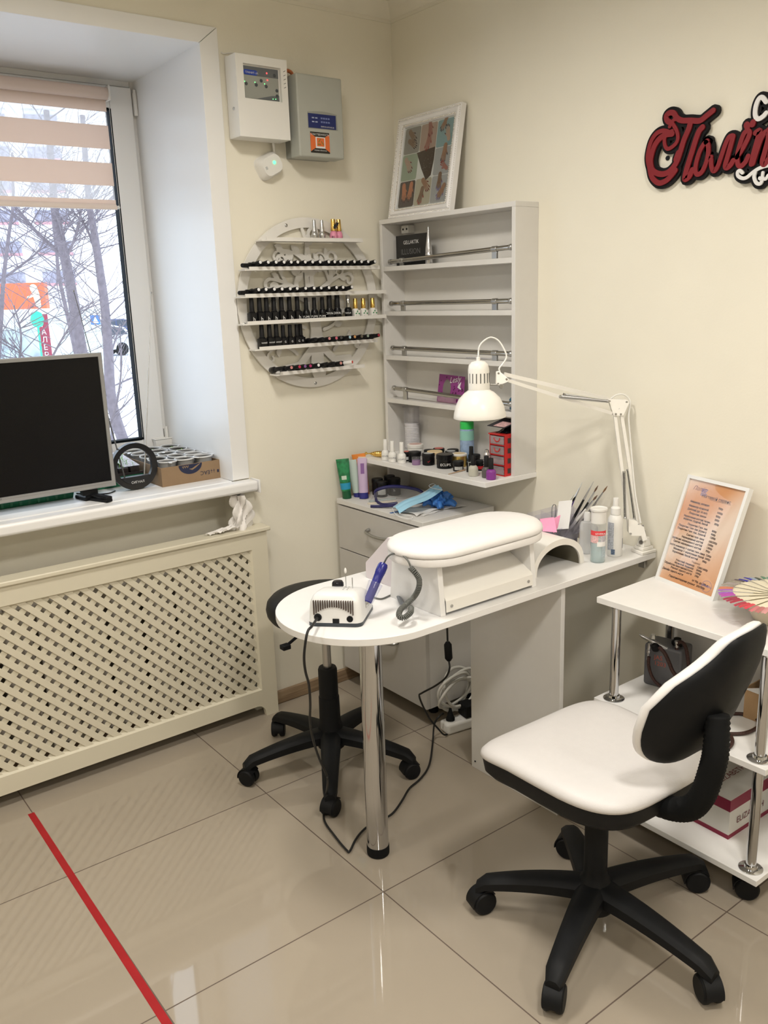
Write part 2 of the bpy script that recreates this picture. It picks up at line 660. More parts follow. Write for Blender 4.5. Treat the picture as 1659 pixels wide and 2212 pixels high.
# ceiling lamps (round recessed downlights, all outside the frame)
LENS = mat('lamp_diffuser', (.9, .9, .85), .5, emit=(1.0, .86, .68), estr=3.0)
lamp0 = None
for i, (lx, ly, lp) in enumerate(LAMPS):
    if lamp0 is None:
        lamp0 = thing('ceiling_light', 'round recessed ceiling downlight', 'ceiling light', (lx, ly, 2.5), 'ceiling downlights')
        MB().lathe([(.150, 0), (.175, 0), (.175, -.010), (.170, -.014), (.153, -.014), (.150, 0)], (lx, ly, 2.5), 32).build('frame', WPLAST, lamp0)
        MB().lathe([(.0, 0), (.149, 0), (.149, -.006), (0, -.006)], (lx, ly, 2.5), 32).build('diffuser', LENS, lamp0)
    else:
        copy_tree(lamp0, (lx, ly, 2.5), label='round recessed ceiling downlight')

# ---------------------------------------------------------------- window
win = thing('window_1', None, None, (-1.5, RD, 1.55))
win['kind'] = 'structure'
f = MB()
fy0, fy1 = RD, RD + .06
fx0, fx1, fz0, fz1 = RX0, RX1, .885, RZ1
GX1, GZ0, GZ1 = -0.866, 0.990, 2.165      # glass edges of the right sash
def frame_rect(mb, x0, x1, z0, z1, wd, y0, y1, wb=None, wt=None):
    wb = wd if wb is None else wb
    wt = wd if wt is None else wt
    mb.box(x0, x0 + wd, y0, y1, z0, z1)
    mb.box(x1 - wd, x1, y0, y1, z0, z1)
    mb.box(x0 + wd, x1 - wd, y0, y1, z0, z0 + wb)
    mb.box(x0 + wd, x1 - wd, y0, y1, z1 - wt, z1)
frame_rect(f, fx0, fx1, fz0, fz1, .045, fy0 + .0125, fy1, .055, .04)
frame_rect(f, fx0, fx1, fz0, fz1, .022, fy0 - .004, fy0 + .0125, .025, .022)
f.box(-1.535, -1.475, fy0 + .0125, fy1, fz0 + .055, fz1 - .04)
f.build('window_frame', PVC, win, bevel=.002)
for k, (x0, x1) in enumerate(((-1.49, -0.782), (fx0 + .03, -1.52))):
    sf = MB()
    wd = x1 - GX1 if k == 0 else .074
    frame_rect(sf, x0, x1, .912, 2.240, .084, fy0 - .022, fy0 + .012, .078, .075)
    so_ = sf.build('sash', PVC, win, bevel=.004, seg=3)
    g = MB()
    a0, a1 = x0 + .084, x1 - .084
    for (q0, q1, z0, z1) in ((a0 - .002, a0 + .006, .990, 2.165), (a1 - .006, a1 + .002, .990, 2.165), (a0 + .006, a1 - .006, .988, .997), (a0 + .006, a1 - .006, 2.159, 2.167)):
        g.box(q0, q1, fy0 - .0225, fy0 + .0125, z0, z1)
    g.build('gasket', mat('dark_gasket', (.006, .008, .010), .7, spec=.1), so_)
    MB().box(a0, a1, fy0 - .004, fy0, .994, 2.161).build('pane', GLASS, so_, smooth=0)
h = MB()
for z0, z1 in ((2.148, 2.234), (.955, 1.030)):
    h.lathe([(.0065, 0), (.0065, (z1 - z0) * .8), (.0055, (z1 - z0) * .8), (.0055, z1 - z0)], (-0.7725, fy0 - .026, z0), 10)
    h.box(-0.779, -0.766, fy0 - .024, fy0 - .0005, z0 + .002, z1 - .01)
h.build('hinge', WPLAST, win)

# ---------------------------------------------------------------- day-night roller blind on the sash
def fabric_material(name, color, transp):
    m = bpy.data.materials.new(name)
    m.use_nodes = True
    nt = m.node_tree
    nt.nodes.remove(nt.nodes['Principled BSDF'])
    d = nt.nodes.new('ShaderNodeBsdfDiffuse')
    d.inputs[0].default_value = (*color, 1)
    tl = nt.nodes.new('ShaderNodeBsdfTranslucent')
    tl.inputs[0].default_value = (*color, 1)
    mx = nt.nodes.new('ShaderNodeMixShader')
    mx.inputs[0].default_value = 0.35
    nt.links.new(d.outputs[0], mx.inputs[1])
    nt.links.new(tl.outputs[0], mx.inputs[2])
    tp = nt.nodes.new('ShaderNodeBsdfTransparent')
    m2 = nt.nodes.new('ShaderNodeMixShader')
    m2.inputs[0].default_value = transp
    nt.links.new(mx.outputs[0], m2.inputs[1])
    nt.links.new(tp.outputs[0], m2.inputs[2])
    nt.links.new(m2.outputs[0], nt.nodes['Material Output'].inputs[0])
    MATS[name] = m
    return m


BF = fabric_material('peach_blind_fabric', (.88, .76, .69), 0.0)
BS = fabric_material('sheer_blind_fabric', (.90, .90, .90), 0.72)
bl = thing('roller_blind', 'half-lowered peach zebra roller blind with sheer stripes on the window sash', 'blind', (-1.18, .49, 2.2))
bx0, bx1 = -1.480, -0.886
MB().cyl((bx0, .478, 2.205), (bx1, .478, 2.205), .020, 24).build('roller_tube', BF, bl)
b = MB()
b.box(bx1, bx1 + .006, .455, .505, 2.182, 2.230)
b.box(bx0 - .006, bx0, .455, .505, 2.182, 2.230)
b.build('bracket', WPLAST, bl, bevel=.002)
b = MB()
for z1, z0 in ((2.19, 2.149), (2.104, 2.027), (1.981, 1.905), (1.858, 1.845)):
    b.box(bx0, bx1 - .001, .490, .4915, z0, z1)
b.build('opaque_stripes', BF, bl, smooth=0)
b = MB()
for z1, z0 in ((2.149, 2.104), (2.027, 1.981), (1.905, 1.858)):
    b.box(bx0, bx1 - .002, .4905, .4910, z0, z1)
b.build('sheer_stripes', BS, bl, smooth=0)
MB().lathe([(.002, 0), (.011, .001), (.011, .5925), (.002, .5935)], (bx0, .4908, 1.835), 16, (1, 0, 0), sx=1.3, sy=.7).build('bottom_bar', mat('peach_bar', (.82, .70, .63), .5), bl)
MB().lathe([(.001, 0), (.006, .003), (.006, .009), (.001, .012)], (bx1 + .001, .4908, 1.833), 12, (1, 0, 0)).build('bar_end', WPLAST, bl)
MB().tube([(-0.872, .500, 2.17), (-0.8725, .500, 1.5), (-0.872, .500, 1.0)], .0008, 5).build('guide_string', WPLAST, bl)

# ---------------------------------------------------------------- radiator and its screen
rad = thing('radiator', 'cream sectional radiator behind the lattice screen', 'radiator', (-1.66, .05, 0.1))
nsec = 12
pz = MB()
for i in range(nsec):
    xs = -0.80 - i * .115
    m_ = MB()
    m_.box(xs - .095, xs, .0, .012, .12, .60)
    m_.box(xs - .055, xs - .040, .012, .09, .12, .60)
    m_.box(xs - .095, xs, .09, .10, .12, .60)
    m_.build('section', mat('radiator_paint', (.60, .55, .48), .5), rad, bevel=.003)
pz.cyl((-0.78, .05, .56), (-2.2, .05, .56), .018, 12)
pz.cyl((-0.78, .05, .15), (-2.2, .05, .15), .018, 12)
pz.build('header_pipe', mat('radiator_paint', (.60, .55, .48), .5), rad)

scr = thing('radiator_screen', 'cream wooden radiator screen with a diagonal lattice panel under the window sill', 'radiator cover', (-1.5, -.04, 0))
SX0, SX1 = -2.33, -0.677
SY = -0.062
f = MB()
f.box(SX1 - .062, SX1, SY, SY + .018, .107, .703)
f.box(SX0, SX0 + .062, SY, SY + .018, .107, .703)
f.box(SX0 + .062, SX1 - .062, SY, SY + .018, .643, .703)
f.box(SX0 + .062, SX1 - .062, SY, SY + .018, .047, .107)
# feet with a rounded inner corner
foot = [(SX1, SY, 0), (SX1, SY, .107), (SX1 - .062, SY, .107), (SX1 - .062, SY, .047 + .0)]
arc = []
for i in range(7):
    a = PI / 2 * i / 6
    arc.append((SX1 - .052 - .035 + .035 * math.sin(a), SY, .047 - .035 + .035 * math.cos(a)))
f.prism([(SX1, SY, 0), (SX1, SY, .1069), (SX1 - .062, SY, .1069), (SX1 - .087, SY, .1069)][:2] + [(SX1 - .0619, SY, .1069), (SX1 - .0619, SY, .047)] + [(SX1 - .087, SY, .047)] + arc[1:] + [(SX1 - .050, SY, 0)], (0, .018, 0))
f.prism([(SX0, SY, 0), (SX0, SY, .1069), (SX0 + .0619, SY, .1069), (SX0 + .0619, SY, .047), (SX0 + .052, SY, .012), (SX0 + .050, SY, 0)], (0, .018, 0))
f.box(SX1 - .018, SX1, SY + .018, -.001, 0, .703)
f.box(SX0, SX0 + .018, SY + .018, -.001, 0, .703)
f.build('frame', CREAM, scr, smooth=30)
# bevelled inner moulding
mo = MB()
ix0, ix1, iz0, iz1 = SX0 + .062, SX1 - .062, .107, .643
d_ = .011
def molding(a, b, inn):
    a, b, inn = Vector(a), Vector(b), Vector(inn)
    back = Vector((0, .016, 0))
    t_ = (b - a).normalized() * d_
    mo.add([a, b, b + inn - t_ + back, a + inn + t_ + back, a + back, b + back], [(0, 1, 2, 3), (0, 3, 4), (1, 5, 2), (0, 4, 5, 1), (3, 2, 5, 4)])
molding((ix0, SY + .0005, iz0), (ix1, SY + .0005, iz0), (0, 0, d_))
molding((ix1, SY + .0005, iz0), (ix1, SY + .0005, iz1), (-d_, 0, 0))
molding((ix1, SY + .0005, iz1), (ix0, SY + .0005, iz1), (0, 0, -d_))
molding((ix0, SY + .0005, iz1), (ix0, SY + .0005, iz0), (d_, 0, 0))
mo.build('moulding', CREAM, scr, smooth=0)
MB().box(SX0 - .012, -0.664, SY - .010, -.0005, .703, .7185).build('top_board', CREAM, scr, bevel=.004, seg=3)
# lattice: two crossing layers of slats
la = MB()
pit, sw = .0333, .0195
lx0, lx1, lz0, lz1 = ix0 - .004, ix1 + .004, iz0 - .004, iz1 + .004
def clip_slat(cx, sgn, y0, y1):
    """slat of 45 degrees through (cx, lz0); sgn=+1 rises to the right"""
    hw = sw / 2 * math.sqrt(2)
    poly = [(cx - hw, lz0), (cx + hw, lz0), (cx + hw + sgn * (lz1 - lz0), lz1), (cx - hw + sgn * (lz1 - lz0), lz1)]
    def clip(poly, test, inter):
        out = []
        for i in range(len(poly)):
            a, b = poly[i], poly[(i + 1) % len(poly)]
            if test(a):
                out.append(a)
            if test(a) != test(b):
                out.append(inter(a, b))
        return out
    for xc, s in ((lx0, 1), (lx1, -1)):
        poly = clip(poly, lambda p: (p[0] - xc) * s >= 0, lambda a, b: (xc, a[1] + (b[1] - a[1]) * (xc - a[0]) / (b[0] - a[0])))
        if len(poly) < 3:
            return
    la.prism([(x, y0, z) for x, z in poly], (0, y1 - y0, 0))
step = pit * math.sqrt(2)
n_ = int((lx1 - lx0 + 1.4) / step)
for i in range(-2, n_):
    clip_slat(lx0 - .60 + i * step, 1, SY + .0135, SY + .0185)
    clip_slat(lx0 + i * step + .012, -1, SY + .0075, SY + .0133)
la.build('lattice', CREAM, scr, smooth=0, bevel=.0012, seg=1)
ridge = MB()

# crumpled tissue on the radiator screen
random.seed(5)
tis = MB()
def tissue_fn(u, v):
    a = u * 2 * PI
    r = .026 + .014 * math.sin(3 * a + v * 6) + .010 * math.sin(7 * a - v * 9)
    h = v * .122
    lean = .012 * math.sin(v * 3)
    return Vector((-0.762 + lean + (1.25 - .5 * v) * r * math.cos(a), -.026 + r * .66 * math.sin(a), .7185 + h))
tis.grid(tissue_fn, 40, 14, True)
def tissue_fn2(u, v):
    x = -0.785 - .105 * u
    wv = .032 * (1 - u * .55) * (1 + .3 * math.sin(u * 13))
    return Vector((x + .012 * math.sin(v * 8), -.036 + wv * (v - .5) * 1.3, .7195 + .010 * (1 - u) + .009 * abs(math.sin(v * 9 + u * 10))))
tis.grid(tissue_fn2, 22, 14)
tag(tis.build('tissue', TISSUE, smooth=50), 'crumpled pinkish white tissue wedged between the sill and the radiator screen', 'tissue')

# red tape on the floor
ta = Vector((-1.599, -0.138, 0))
tb = Vector((-1.606, -1.171, 0))
dv = (tb - ta).normalized()
tb2 = tb + dv * .5
sd = Vector((-dv.y, dv.x, 0)) * .0095
tp = MB().prism([ta + sd, ta - sd, tb2 - sd, tb2 + sd], (0, 0, .0004))
tag(tp.build('floor_tape', mat('red_tape', (.36, .008, .012), .66, var=.1, scale=15), smooth=0), 'straight strip of red adhesive tape stuck on the beige tiles', 'tape')


# ---------------------------------------------------------------- wall cabinet
cab = thing('wall_cabinet', 'white open wall cabinet with five shelf bays and chrome rails, mounted on the right wall', 'cabinet', (-.05, -.37, .888))
cy0, cy1, cd = -.717, -.030, .104
MB().box(-cd, 0, cy0, cy0 + .016, .905, 1.748).build('side_panel', GREYW, cab, bevel=.001)
MB().box(-cd, 0, cy1 - .014, cy1, .905, 1.748).build('side_panel', GREYW, cab, bevel=.001)
MB().box(-cd, 0, cy0, cy1, 1.7482, 1.764).build('top_panel', GREYW, cab, bevel=.001)
MB().box(-.004, -.0005, cy0 + .016, cy1 - .014, .905, 1.748).build('back_panel', mat('white_hardboard', (.72, .70, .66), .5, var=.01), cab, smooth=0)
for z in (1.582, 1.422, 1.260, 1.098):
    MB().box(-cd + .001, -.0045, cy0 + .0165, cy1 - .0145, z, z + .0165).build('shelf', GREYW, cab, bevel=.001)
MB().prism([(-.247, cy1, .888), (0, cy1, .888), (0, cy0 - .003, .888), (-.240, cy0 - .003, .888)], (0, 0, .0168)).build('bottom_board', WHITE, cab, bevel=.001)
MB().box(-cd, 0, cy1 - .014, cy1, .70 + .058, .8875).build('lower_side_panel', GREYW, cab, bevel=.001)
hg = MB()
hg.box(-.034, -.005, cy1 - .082, cy1 - .042, 1.715, 1.741)
hg.use(mat('dark_hole', (.02, .02, .02), .6))
hg.cyl((-.034, cy1 - .073, 1.729), (-.0348, cy1 - .073, 1.729), .004, 12)
hg.cyl((-.034, cy1 - .052, 1.729), (-.0348, cy1 - .052, 1.729), .004, 12)
hg.mats[0:1] = []
hg.mats = [WPLAST, MATS['dark_hole']]
hg.m = [0] * 6 + [1] * (len(hg.m) - 6)
hg.build('hanging_bracket', None, cab)
for za, zb, zs in ((1.6145, 1.6300, 1.5985), (1.4660, 1.4665, 1.4385), (1.3040, 1.3010, 1.2765), (1.1540, 1.1400, 1.1145)):
    r = MB()
    ya, yb = -.078, -.690
    xa = -.094
    A, B = Vector((xa, ya, za)), Vector((xa, yb, zb))
    r.cyl(A, B, .0078, 16)
    r.build('rail', mat('rail_chrome', (.42, .41, .39), .12, 1.0), cab)
    for p, q in ((A, (A - B).normalized()), (B, (B - A).normalized())):
        e = MB()
        e.lathe([(.0092, -.006), (.0100, 0), (.0100, .004), (.005, .0085)], p, 16, q)
        e.build('rail_cap', STEEL, cab)
    for yy in (-.145, -.618):
        zz = za + (zb - za) * (yy - ya) / (yb - ya)
        k = MB()
        k.box(xa - .0035, xa + .0035, yy - .011, yy + .011, zs, zz - .004)
        k.lathe([(.0095, -.011), (.0095, .011)], (xa, yy, zz), 16, (0, 1, 0))
        k.build('rail_bracket', STEEL, cab, bevel=.0008)

# ---------------------------------------------------------------- dresser below the cabinet
dr = thing('dresser', 'pale grey chest of drawers standing in the corner under the wall cabinet', 'dresser', (-.17, -.28, 0))
dx0, dy0, dy1 = -.345, -.532, -.026
MB().box(dx0 - .002, -.015, dy0, dy1, .739, .757).build('top', GREYW, dr, bevel=.001)
bx = MB()
bx.box(dx0 + .018, -.016, dy0 + .004, dy0 + .020, .070, .738)
bx.box(dx0 + .018, -.016, dy1 - .020, dy1 - .004, .070, .738)
bx.box(dx0 + .018, -.016, dy0 + .020, dy1 - .020, .070, .086)
bx.box(-.020, -.016, dy0 + .020, dy1 - .020, .086, .738)
bx.build('carcass', GREYW, dr)
hand_pts = lambda yc, z: spline([(dx0, yc + .075, z + .004), (dx0 - .020, yc + .070, z), (dx0 - .027, yc + .035, z - .004), (dx0 - .029, yc, z - .005), (dx0 - .027, yc - .035, z - .004), (dx0 - .020, yc - .070, z), (dx0, yc - .075, z + .004)], 5)
for z0, z1 in ((.566, .733), (.395, .562), (.072, .391)):
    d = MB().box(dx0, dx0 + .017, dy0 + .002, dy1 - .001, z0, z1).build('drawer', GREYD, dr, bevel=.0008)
    MB().tube(hand_pts(-.30, (z0 + z1) / 2 + (.020 if z0 > .1 else .0445)), [.0065] * 3 + [.0055] * 25 + [.0065] * 3, 10).build('handle', SATIN, d)
fe = MB()
for x in (-.24, -.06):
    for y in (dy0 + .09, dy1 - .06):
        fe.cyl((x, y, 0), (x, y, .070), .018, 12)
fe.build('foot', BLACKP, dr)

# ---------------------------------------------------------------- manicure desk
desk = thing('manicure_desk', 'long white manicure desk with a rounded free end on one thick chrome leg', 'desk', (-.55, -.975, 0))
top = [(-.002, -.752, .712), (-.002, -1.2, .712), (-.917, -1.2, .712)]
pts = [(-.002, -1.200, .712)]
for i in range(33):
    a = -PI / 2 - PI * i / 32
    pts.append((-.917 + .226 * math.cos(a), -.975 + .226 * math.sin(a), .712))
pts.append((-.002, -.749, .712))
MB().prism(pts, (0, 0, .018)).build('tabletop', WHITE, desk, bevel=.0012, smooth=25)
lg = MB()
LX, LY = -.905, -.978
lg.lathe([(.030, .030), (.030, .705), (.031, .705), (.031, .712)], (LX, LY, 0), 40)
leg = lg.build('leg', CHROME, desk)
MB().lathe([(.028, 0), (.031, .003), (.0315, .012), (.031, .029), (.029, .030)], (LX, LY, 0), 40).build('foot_cap', BLACKR, leg)
MB().box(-.398, -.382, -1.180, -.815, 0, .7115).build('support_panel', GREYW, desk, bevel=.0008)
sc_ = MB()
sc_.cyl((-.3981, -.832, .025), (-.3995, -.832, .025), .003, 10)
sc_.build('screw', BLACKP, desk)
# steel corner brackets under the wall end
k = MB()
k.box(-.016, -.004, -1.17, -1.15, .675, .7115)
k.box(-.06, -.004, -1.17, -1.15, .7085, .7115)
k.build('wall_bracket', STEEL, desk)

# ---------------------------------------------------------------- castors, star bases
def castor(root, px, py, ang, R=.026, htop=.062):
    """twin-wheel castor"""
    c_ = MB()
    ax = Vector((math.cos(ang), math.sin(ang), 0))
    cen = Vector((px, py, R))
    for s_ in (-1, 1):
        o = cen + ax * (s_ * .0135)
        c_.lathe([(.006, -.0095), (R - .005, -.0095), (R - .0015, -.0070), (R, -.003), (R, .003), (R - .0015, .0070), (R - .005, .0095), (.006, .0095)], o, 24, ax)
    # hood over the wheels
    n = 14
    hoodp = []
    fw = Vector((-ax.y, ax.x, 0))
    for i in range(n + 1):
        a = math.radians(-8 + 150 * i / n)
        hoodp.append(cen + fw * (math.cos(a) * (R + .0035)) + Vector((0, 0, math.sin(a) * (R + .0035))))
    for i in range(n, -1, -1):
        a = math.radians(-8 + 150 * i / n)
        hoodp.append(cen + fw * (math.cos(a) * (R + .0008)) + Vector((0, 0, math.sin(a) * (R + .0008))))
    c_.prism([p - ax * .020 for p in hoodp], ax * .040)
    c_.box(px - .008, px + .008, py - .008, py + .008, R, R * 2 + .001)
    c_.cyl((px, py, R * 2), (px, py, htop), .009, 12)
    return c_.build('castor', BLACKP, root)


def star_base(root, cx, cy, ang0, reach, tipz, hubz, seedang, w0=.030, w1=.020, R=.026, exact=None):
    legs = []
    for k in range(5):
        a = math.radians(ang0 + 72 * k)
        if exact:
            tx, ty = exact[k]
            a = math.atan2(ty - cy, tx - cx)
            rc = math.hypot(tx - cx, ty - cy)
        else:
            rc = reach
        d_ = Vector((math.cos(a), math.sin(a), 0))
        sd_ = Vector((-d_.y, d_.x, 0))
        b = MB()
        secs = []
        N = 12
        for i in range(N + 1):
            t = i / N
            r_ = .012 + (rc + .014 - .012) * t
            zt = hubz + (tipz - hubz) * (t ** 1.9)
            if t > .93:
                zt -= (t - .93) * .20
            hw = w0 + (w1 - w0) * t
            th = .040 - .014 * t
            if i == N:
                hw *= .72
            secs.append((r_, zt, hw, th))
        vs, fs = [], []
        for r_, zt, hw, th in secs:
            c0 = Vector((cx, cy, 0)) + d_ * r_
            ring = [(-hw, zt - th), (hw, zt - th), (hw, zt - th * .35), (hw * .72, zt - .004), (hw * .45, zt), (-hw * .45, zt), (-hw * .72, zt - .004), (-hw, zt - th * .35)]
            vs += [c0 + sd_ * q + Vector((0, 0, z)) for q, z in ring]
        n = 8
        for i in range(N):
            for j in range(n):
                j2 = (j + 1) % n
                fs.append((i * n + j, i * n + j2, (i + 1) * n + j2, (i + 1) * n + j))
        fs.append(list(range(n))[::-1])
        fs.append([N * n + j for j in range(n)])
        b.add(vs, fs)
        b.build('leg', BLACKP, root, smooth=40)
        px, py = cx + d_.x * rc, cy + d_.y * rc
        castor(root, px, py, seedang[k], R, tipz - .020)


# ---------------------------------------------------------------- white client chair
CX, CY = -.680, -1.543
chair = thing('office_chair', 'white padded office chair with black shell back and black five-star base at the desk', 'chair', (CX, CY, 0))
ex = [(-.515, -1.322), (-.845, -1.328), (-.940, -1.648), (-.668, -1.842), (-.372, -1.620)]
star_base(chair, CX, CY, 56, .29, .094, .136, [0.4, 1.3, 2.1, 2.6, 0.8], w0=.036, w1=.022, R=.031, exact=ex)
MB().lathe([(.045, .062), (.052, .075), (.052, .10), (.046, .122), (.030, .145), (.0275, .16), (.0270, .40), (.026, .402)], (CX, CY, 0), 28).build('column', BLACKP, chair)
m_ = MB()
m_.box(CX - .075, CX + .065, CY - .11, CY + .10, .392, .428)
m_.box(CX - .030, CX + .030, CY - .190, CY - .11, .400, .424)
m_.build('tilt_mechanism', BLACKP, chair, bevel=.010, seg=3)
# seat: shell and cushion made from one rounded outline
SCX, SCY = -.677, -1.528
def seat_outline(n, grow=0.0, rot=math.radians(-2)):
    out = []
    for i in range(n):
        a = 2 * PI * i / n
        ca, sa = math.cos(a), math.sin(a)
        e = .44
        w_ = .199 + .022 * (sa)      # slightly wider in front
        x = (w_ + grow) * math.copysign(abs(ca) ** e, ca)
        y = (.205 + grow) * math.copysign(abs(sa) ** e, sa)
        out.append((SCX + x * math.cos(rot) - y * math.sin(rot), SCY + x * math.sin(rot) + y * math.cos(rot)))
    return out
def seat_layers(mb, layers, n=64, dome=None):
    vs, fs = [], []
    for g_, z in layers:
        vs += [Vector((x, y, z(x, y) if callable(z) else z)) for x, y in seat_outline(n, g_)]
    k = len(layers)
    for i in range(k - 1):
        for j in range(n):
            j2 = (j + 1) % n
            fs.append((i * n + j, i * n + j2, (i + 1) * n + j2, (i + 1) * n + j))
    fs.append(list(range(n))[::-1])
    fs.append([(k - 1) * n + j for j in range(n)])
    mb.add(vs, fs)
zt = lambda h: (lambda x, y: h - .020 * max(0, (y - SCY - .05) / .16) ** 2 + .006 * ((x - SCX) / .2) ** 2 + .003 * max(0, -(y - SCY) / .2))
sh = MB()
seat_layers(sh, [(-.070, zt(.388)), (-.040, zt(.390)), (-.016, zt(.398)), (-.003, zt(.414)), (.002, zt(.447))])
seat = sh.build('seat_shell', BLACKP, chair, smooth=60)
cu = MB()
seat_layers(cu, [(-.004, zt(.446)), (.003, zt(.449)), (.006, zt(.456)), (.004, zt(.465)), (-.004, zt(.473)), (-.018, zt(.4785)), (-.045, zt(.481)), (-.10, zt(.480)), (-.15, zt(.4785)), (-.165, zt(.478))])
cu.build('seat_cushion', mat('seat_leatherette', (.66, .64, .635), .45, var=.012, scale=50, bump=.15, bscale=300), chair, smooth=80)
# backrest: curved pad with black shell, seen from behind
BCX, BCY, BCZ = -.618, -1.806, .692
BA = math.radians(4)
def back_pt(u, v, off):
    """u -1..1 across, v -1..1 up; off: distance towards the sitter"""
    hw = .174
    a = u
    xx = a * hw
    curve = .060 * (abs(u) ** 2.2)
    zz = v * .152
    lean = -.044 * v - .010 * (v * v)
    y = curve + lean + off + (.016 if v < 0 else 0) * (-v)
    X = xx * math.cos(BA) - y * math.sin(BA)
    Y = xx * math.sin(BA) + y * math.cos(BA)
    return Vector((BCX + X, BCY + Y, BCZ + zz))
def back_shape(s_, t_):
    """superellipse disc coordinates: s radius 0..1, t angle"""
    ca, sa = math.cos(t_), math.sin(t_)
    e = .47
    u = s_ * math.copysign(abs(ca) ** e, ca)
    v = s_ * math.copysign(abs(sa) ** e, sa)
    q = min(1, max(0, (v - .05) / .8))
    u *= 1 - .10 * max(0, -v) ** 1.5 - .48 * q * q * (3 - 2 * q)
    return u, v
def back_layers(mb, layers, n=56):
    vs, fs = [], []
    for g_, off in layers:
        for j in range(n):
            u, v = back_shape(g_, 2 * PI * j / n)
            vs.append(back_pt(u, v, off))
    k = len(layers)
    for i in range(k - 1):
        for j in range(n):
            j2 = (j + 1) % n
            fs.append((i * n + j, (i + 1) * n + j, (i + 1) * n + j2, i * n + j2))
    fs.append(list(range(n)))
    fs.append([(k - 1) * n + j for j in range(n)][::-1])
    mb.add(vs, fs)
b = MB()
back_layers(b, [(.20, -.026), (.50, -.024), (.75, -.018), (.92, -.008), (.99, .000), (1.0, .006), (.97, .008), (.5, .008)])
back = b.build('back_shell', BLACKP, chair, smooth=70)
b = MB()
back_layers(b, [(.5, .0082), (.96, .0082), (.995, .010), (1.008, .016), (.998, .026), (.95, .034), (.85, .039), (.6, .042), (.3, .043), (.1, .043)])
b.build('back_cushion', LEATHER, chair, smooth=80)
# ribbed bellows sleeve over the J-shaped back bar
path = spline([(-.685, -1.675, .420), (-.688, -1.735, .424), (-.690, -1.785, .448), (-.690, -1.812, .490), (-.688, -1.826, .545), (-.684, -1.832, .600), (-.672, -1.822, .670)], 14)
rr = [.0235 + (.0028 if i % 2 else 0) for i in range(len(path))]
MB().tube(path, rr, 16).build('bellows_sleeve', BLACKR, chair, smooth=80)

# ---------------------------------------------------------------- master stool behind the desk
TX, TY = -.725, -.488
st = thing('stool', 'black swivel stool on a five-star base with castors, half hidden behind the desk end', 'stool', (TX, TY, 0))
ex = [(-.468, -.395), (-.772, -.222), (-1.005, -.430), (-.902, -.742), (-.590, -.735)]
star_base(st, TX, TY, 21, .27, .088, .125, [1.0, 2.5, 0.5, 2.0, 1.3], w0=.035, w1=.021, R=.028, exact=ex)
MB().lathe([(.045, .06), (.046, .10), (.040, .125), (.035, .15), (.0335, .235), (.0315, .236), (.0310, .330), (.028, .338), (.014, .339)], (TX, TY, 0), 28).build('gas_lift_cover', BLACKP, st)
MB().cyl((TX, TY, .335), (TX, TY, .50), .0142, 20).build('gas_lift', STEEL, st)
m_ = MB()
m_.box(TX - .07, TX + .07, TY - .07, TY + .07, .498, .518)
m_.tube([(TX - .06, TY - .02, .508), (TX - .205, TY - .10, .500)], .005, 8)
m_.box(TX - .222, TX - .196, TY - .114, TY - .090, .492, .506)
m_.build('seat_plate', BLACKP, st, bevel=.002)
m_ = MB()
SR = .182
m_.lathe([(SR - .035, .518), (SR - .012, .522), (SR - .003, .535), (SR, .552), (SR - .004, .570), (SR - .016, .583), (SR - .04, .589), (.05, .592), (.0, .592)], (TX - .005, TY - .005, 0), 48)
m_.build('seat', BLACKL, st, smooth=70)

# ---------------------------------------------------------------- trolley shelf unit on the right
tr = thing('shelf_trolley', 'white three-tier shelf trolley with chrome poles along the right wall', 'trolley', (-.185, -1.515, 0))
tx0, tx1, ty0, ty1 = -.350, -.020, -1.765, -1.262
TZ = .69
for z1, th in ((TZ, .017), (.394, .016), (.094, .016)):
    MB().box(tx0, tx1, ty0, ty1, z1 - th, z1).build('shelf_board', WHITE, tr, bevel=.001)
MB().box(-.0195, -.016, ty0, ty1, .08, .69).build('back_panel', GREYW, tr)
for px_ in (tx0 + .036, tx1 - .045):
    for py_ in (ty0 + .036, ty1 - .040):
        for za, zb in ((.394, TZ - .017), (.094, .378)):
            p_ = MB().cyl((px_, py_, za), (px_, py_, zb), .0125, 24).build('pole', CHROME, tr)
            MB().lathe([(.029, 0), (.029, .002), (.026, .004), (.017, .006), (.0155, .012), (.0126, .012)], (px_, py_, za), 28).build('flange', CHROME, p_)
            MB().lathe([(.0126, -.012), (.0155, -.012), (.017, -.006), (.026, -.004), (.029, -.002), (.029, 0)], (px_, py_, zb), 28).build('flange', CHROME, p_)
for px_ in (tx0 + .05, tx1 - .05):
    for py_ in (ty0 + .05, ty1 - .05):
        castor(tr, px_, py_, .6, .030, .078)

# ---------------------------------------------------------------- round polish rack on the window wall
rk = thing('polish_rack', 'round white openwork polish rack with six shelves on the window wall', 'wall rack', (-.407, 0, 1.475))
RCX, RCZ, RR = -.407, 1.475, .293
ring = MB()
n = 96
ro, ri = RR, RR - .034
pts_o = [(RCX + ro * math.cos(2 * PI * i / n), -.014, RCZ + ro * math.sin(2 * PI * i / n)) for i in range(n)]
pts_i = [(RCX + ri * math.cos(2 * PI * i / n), -.014, RCZ + ri * math.sin(2 * PI * i / n)) for i in range(n)]
vs = pts_o + pts_i + [(x, -.008, z) for x, y, z in pts_o] + [(x, -.008, z) for x, y, z in pts_i]
fs = []
for i in range(n):
    j = (i + 1) % n
    fs += [(i, j, n + j, n + i), (2 * n + j, 2 * n + i, 3 * n + i, 3 * n + j), (j, i, 2 * n + i, 2 * n + j), (n + i, n + j, 3 * n + j, 3 * n + i)]
ring.add(vs, fs)
NR = (0, 1, 0)
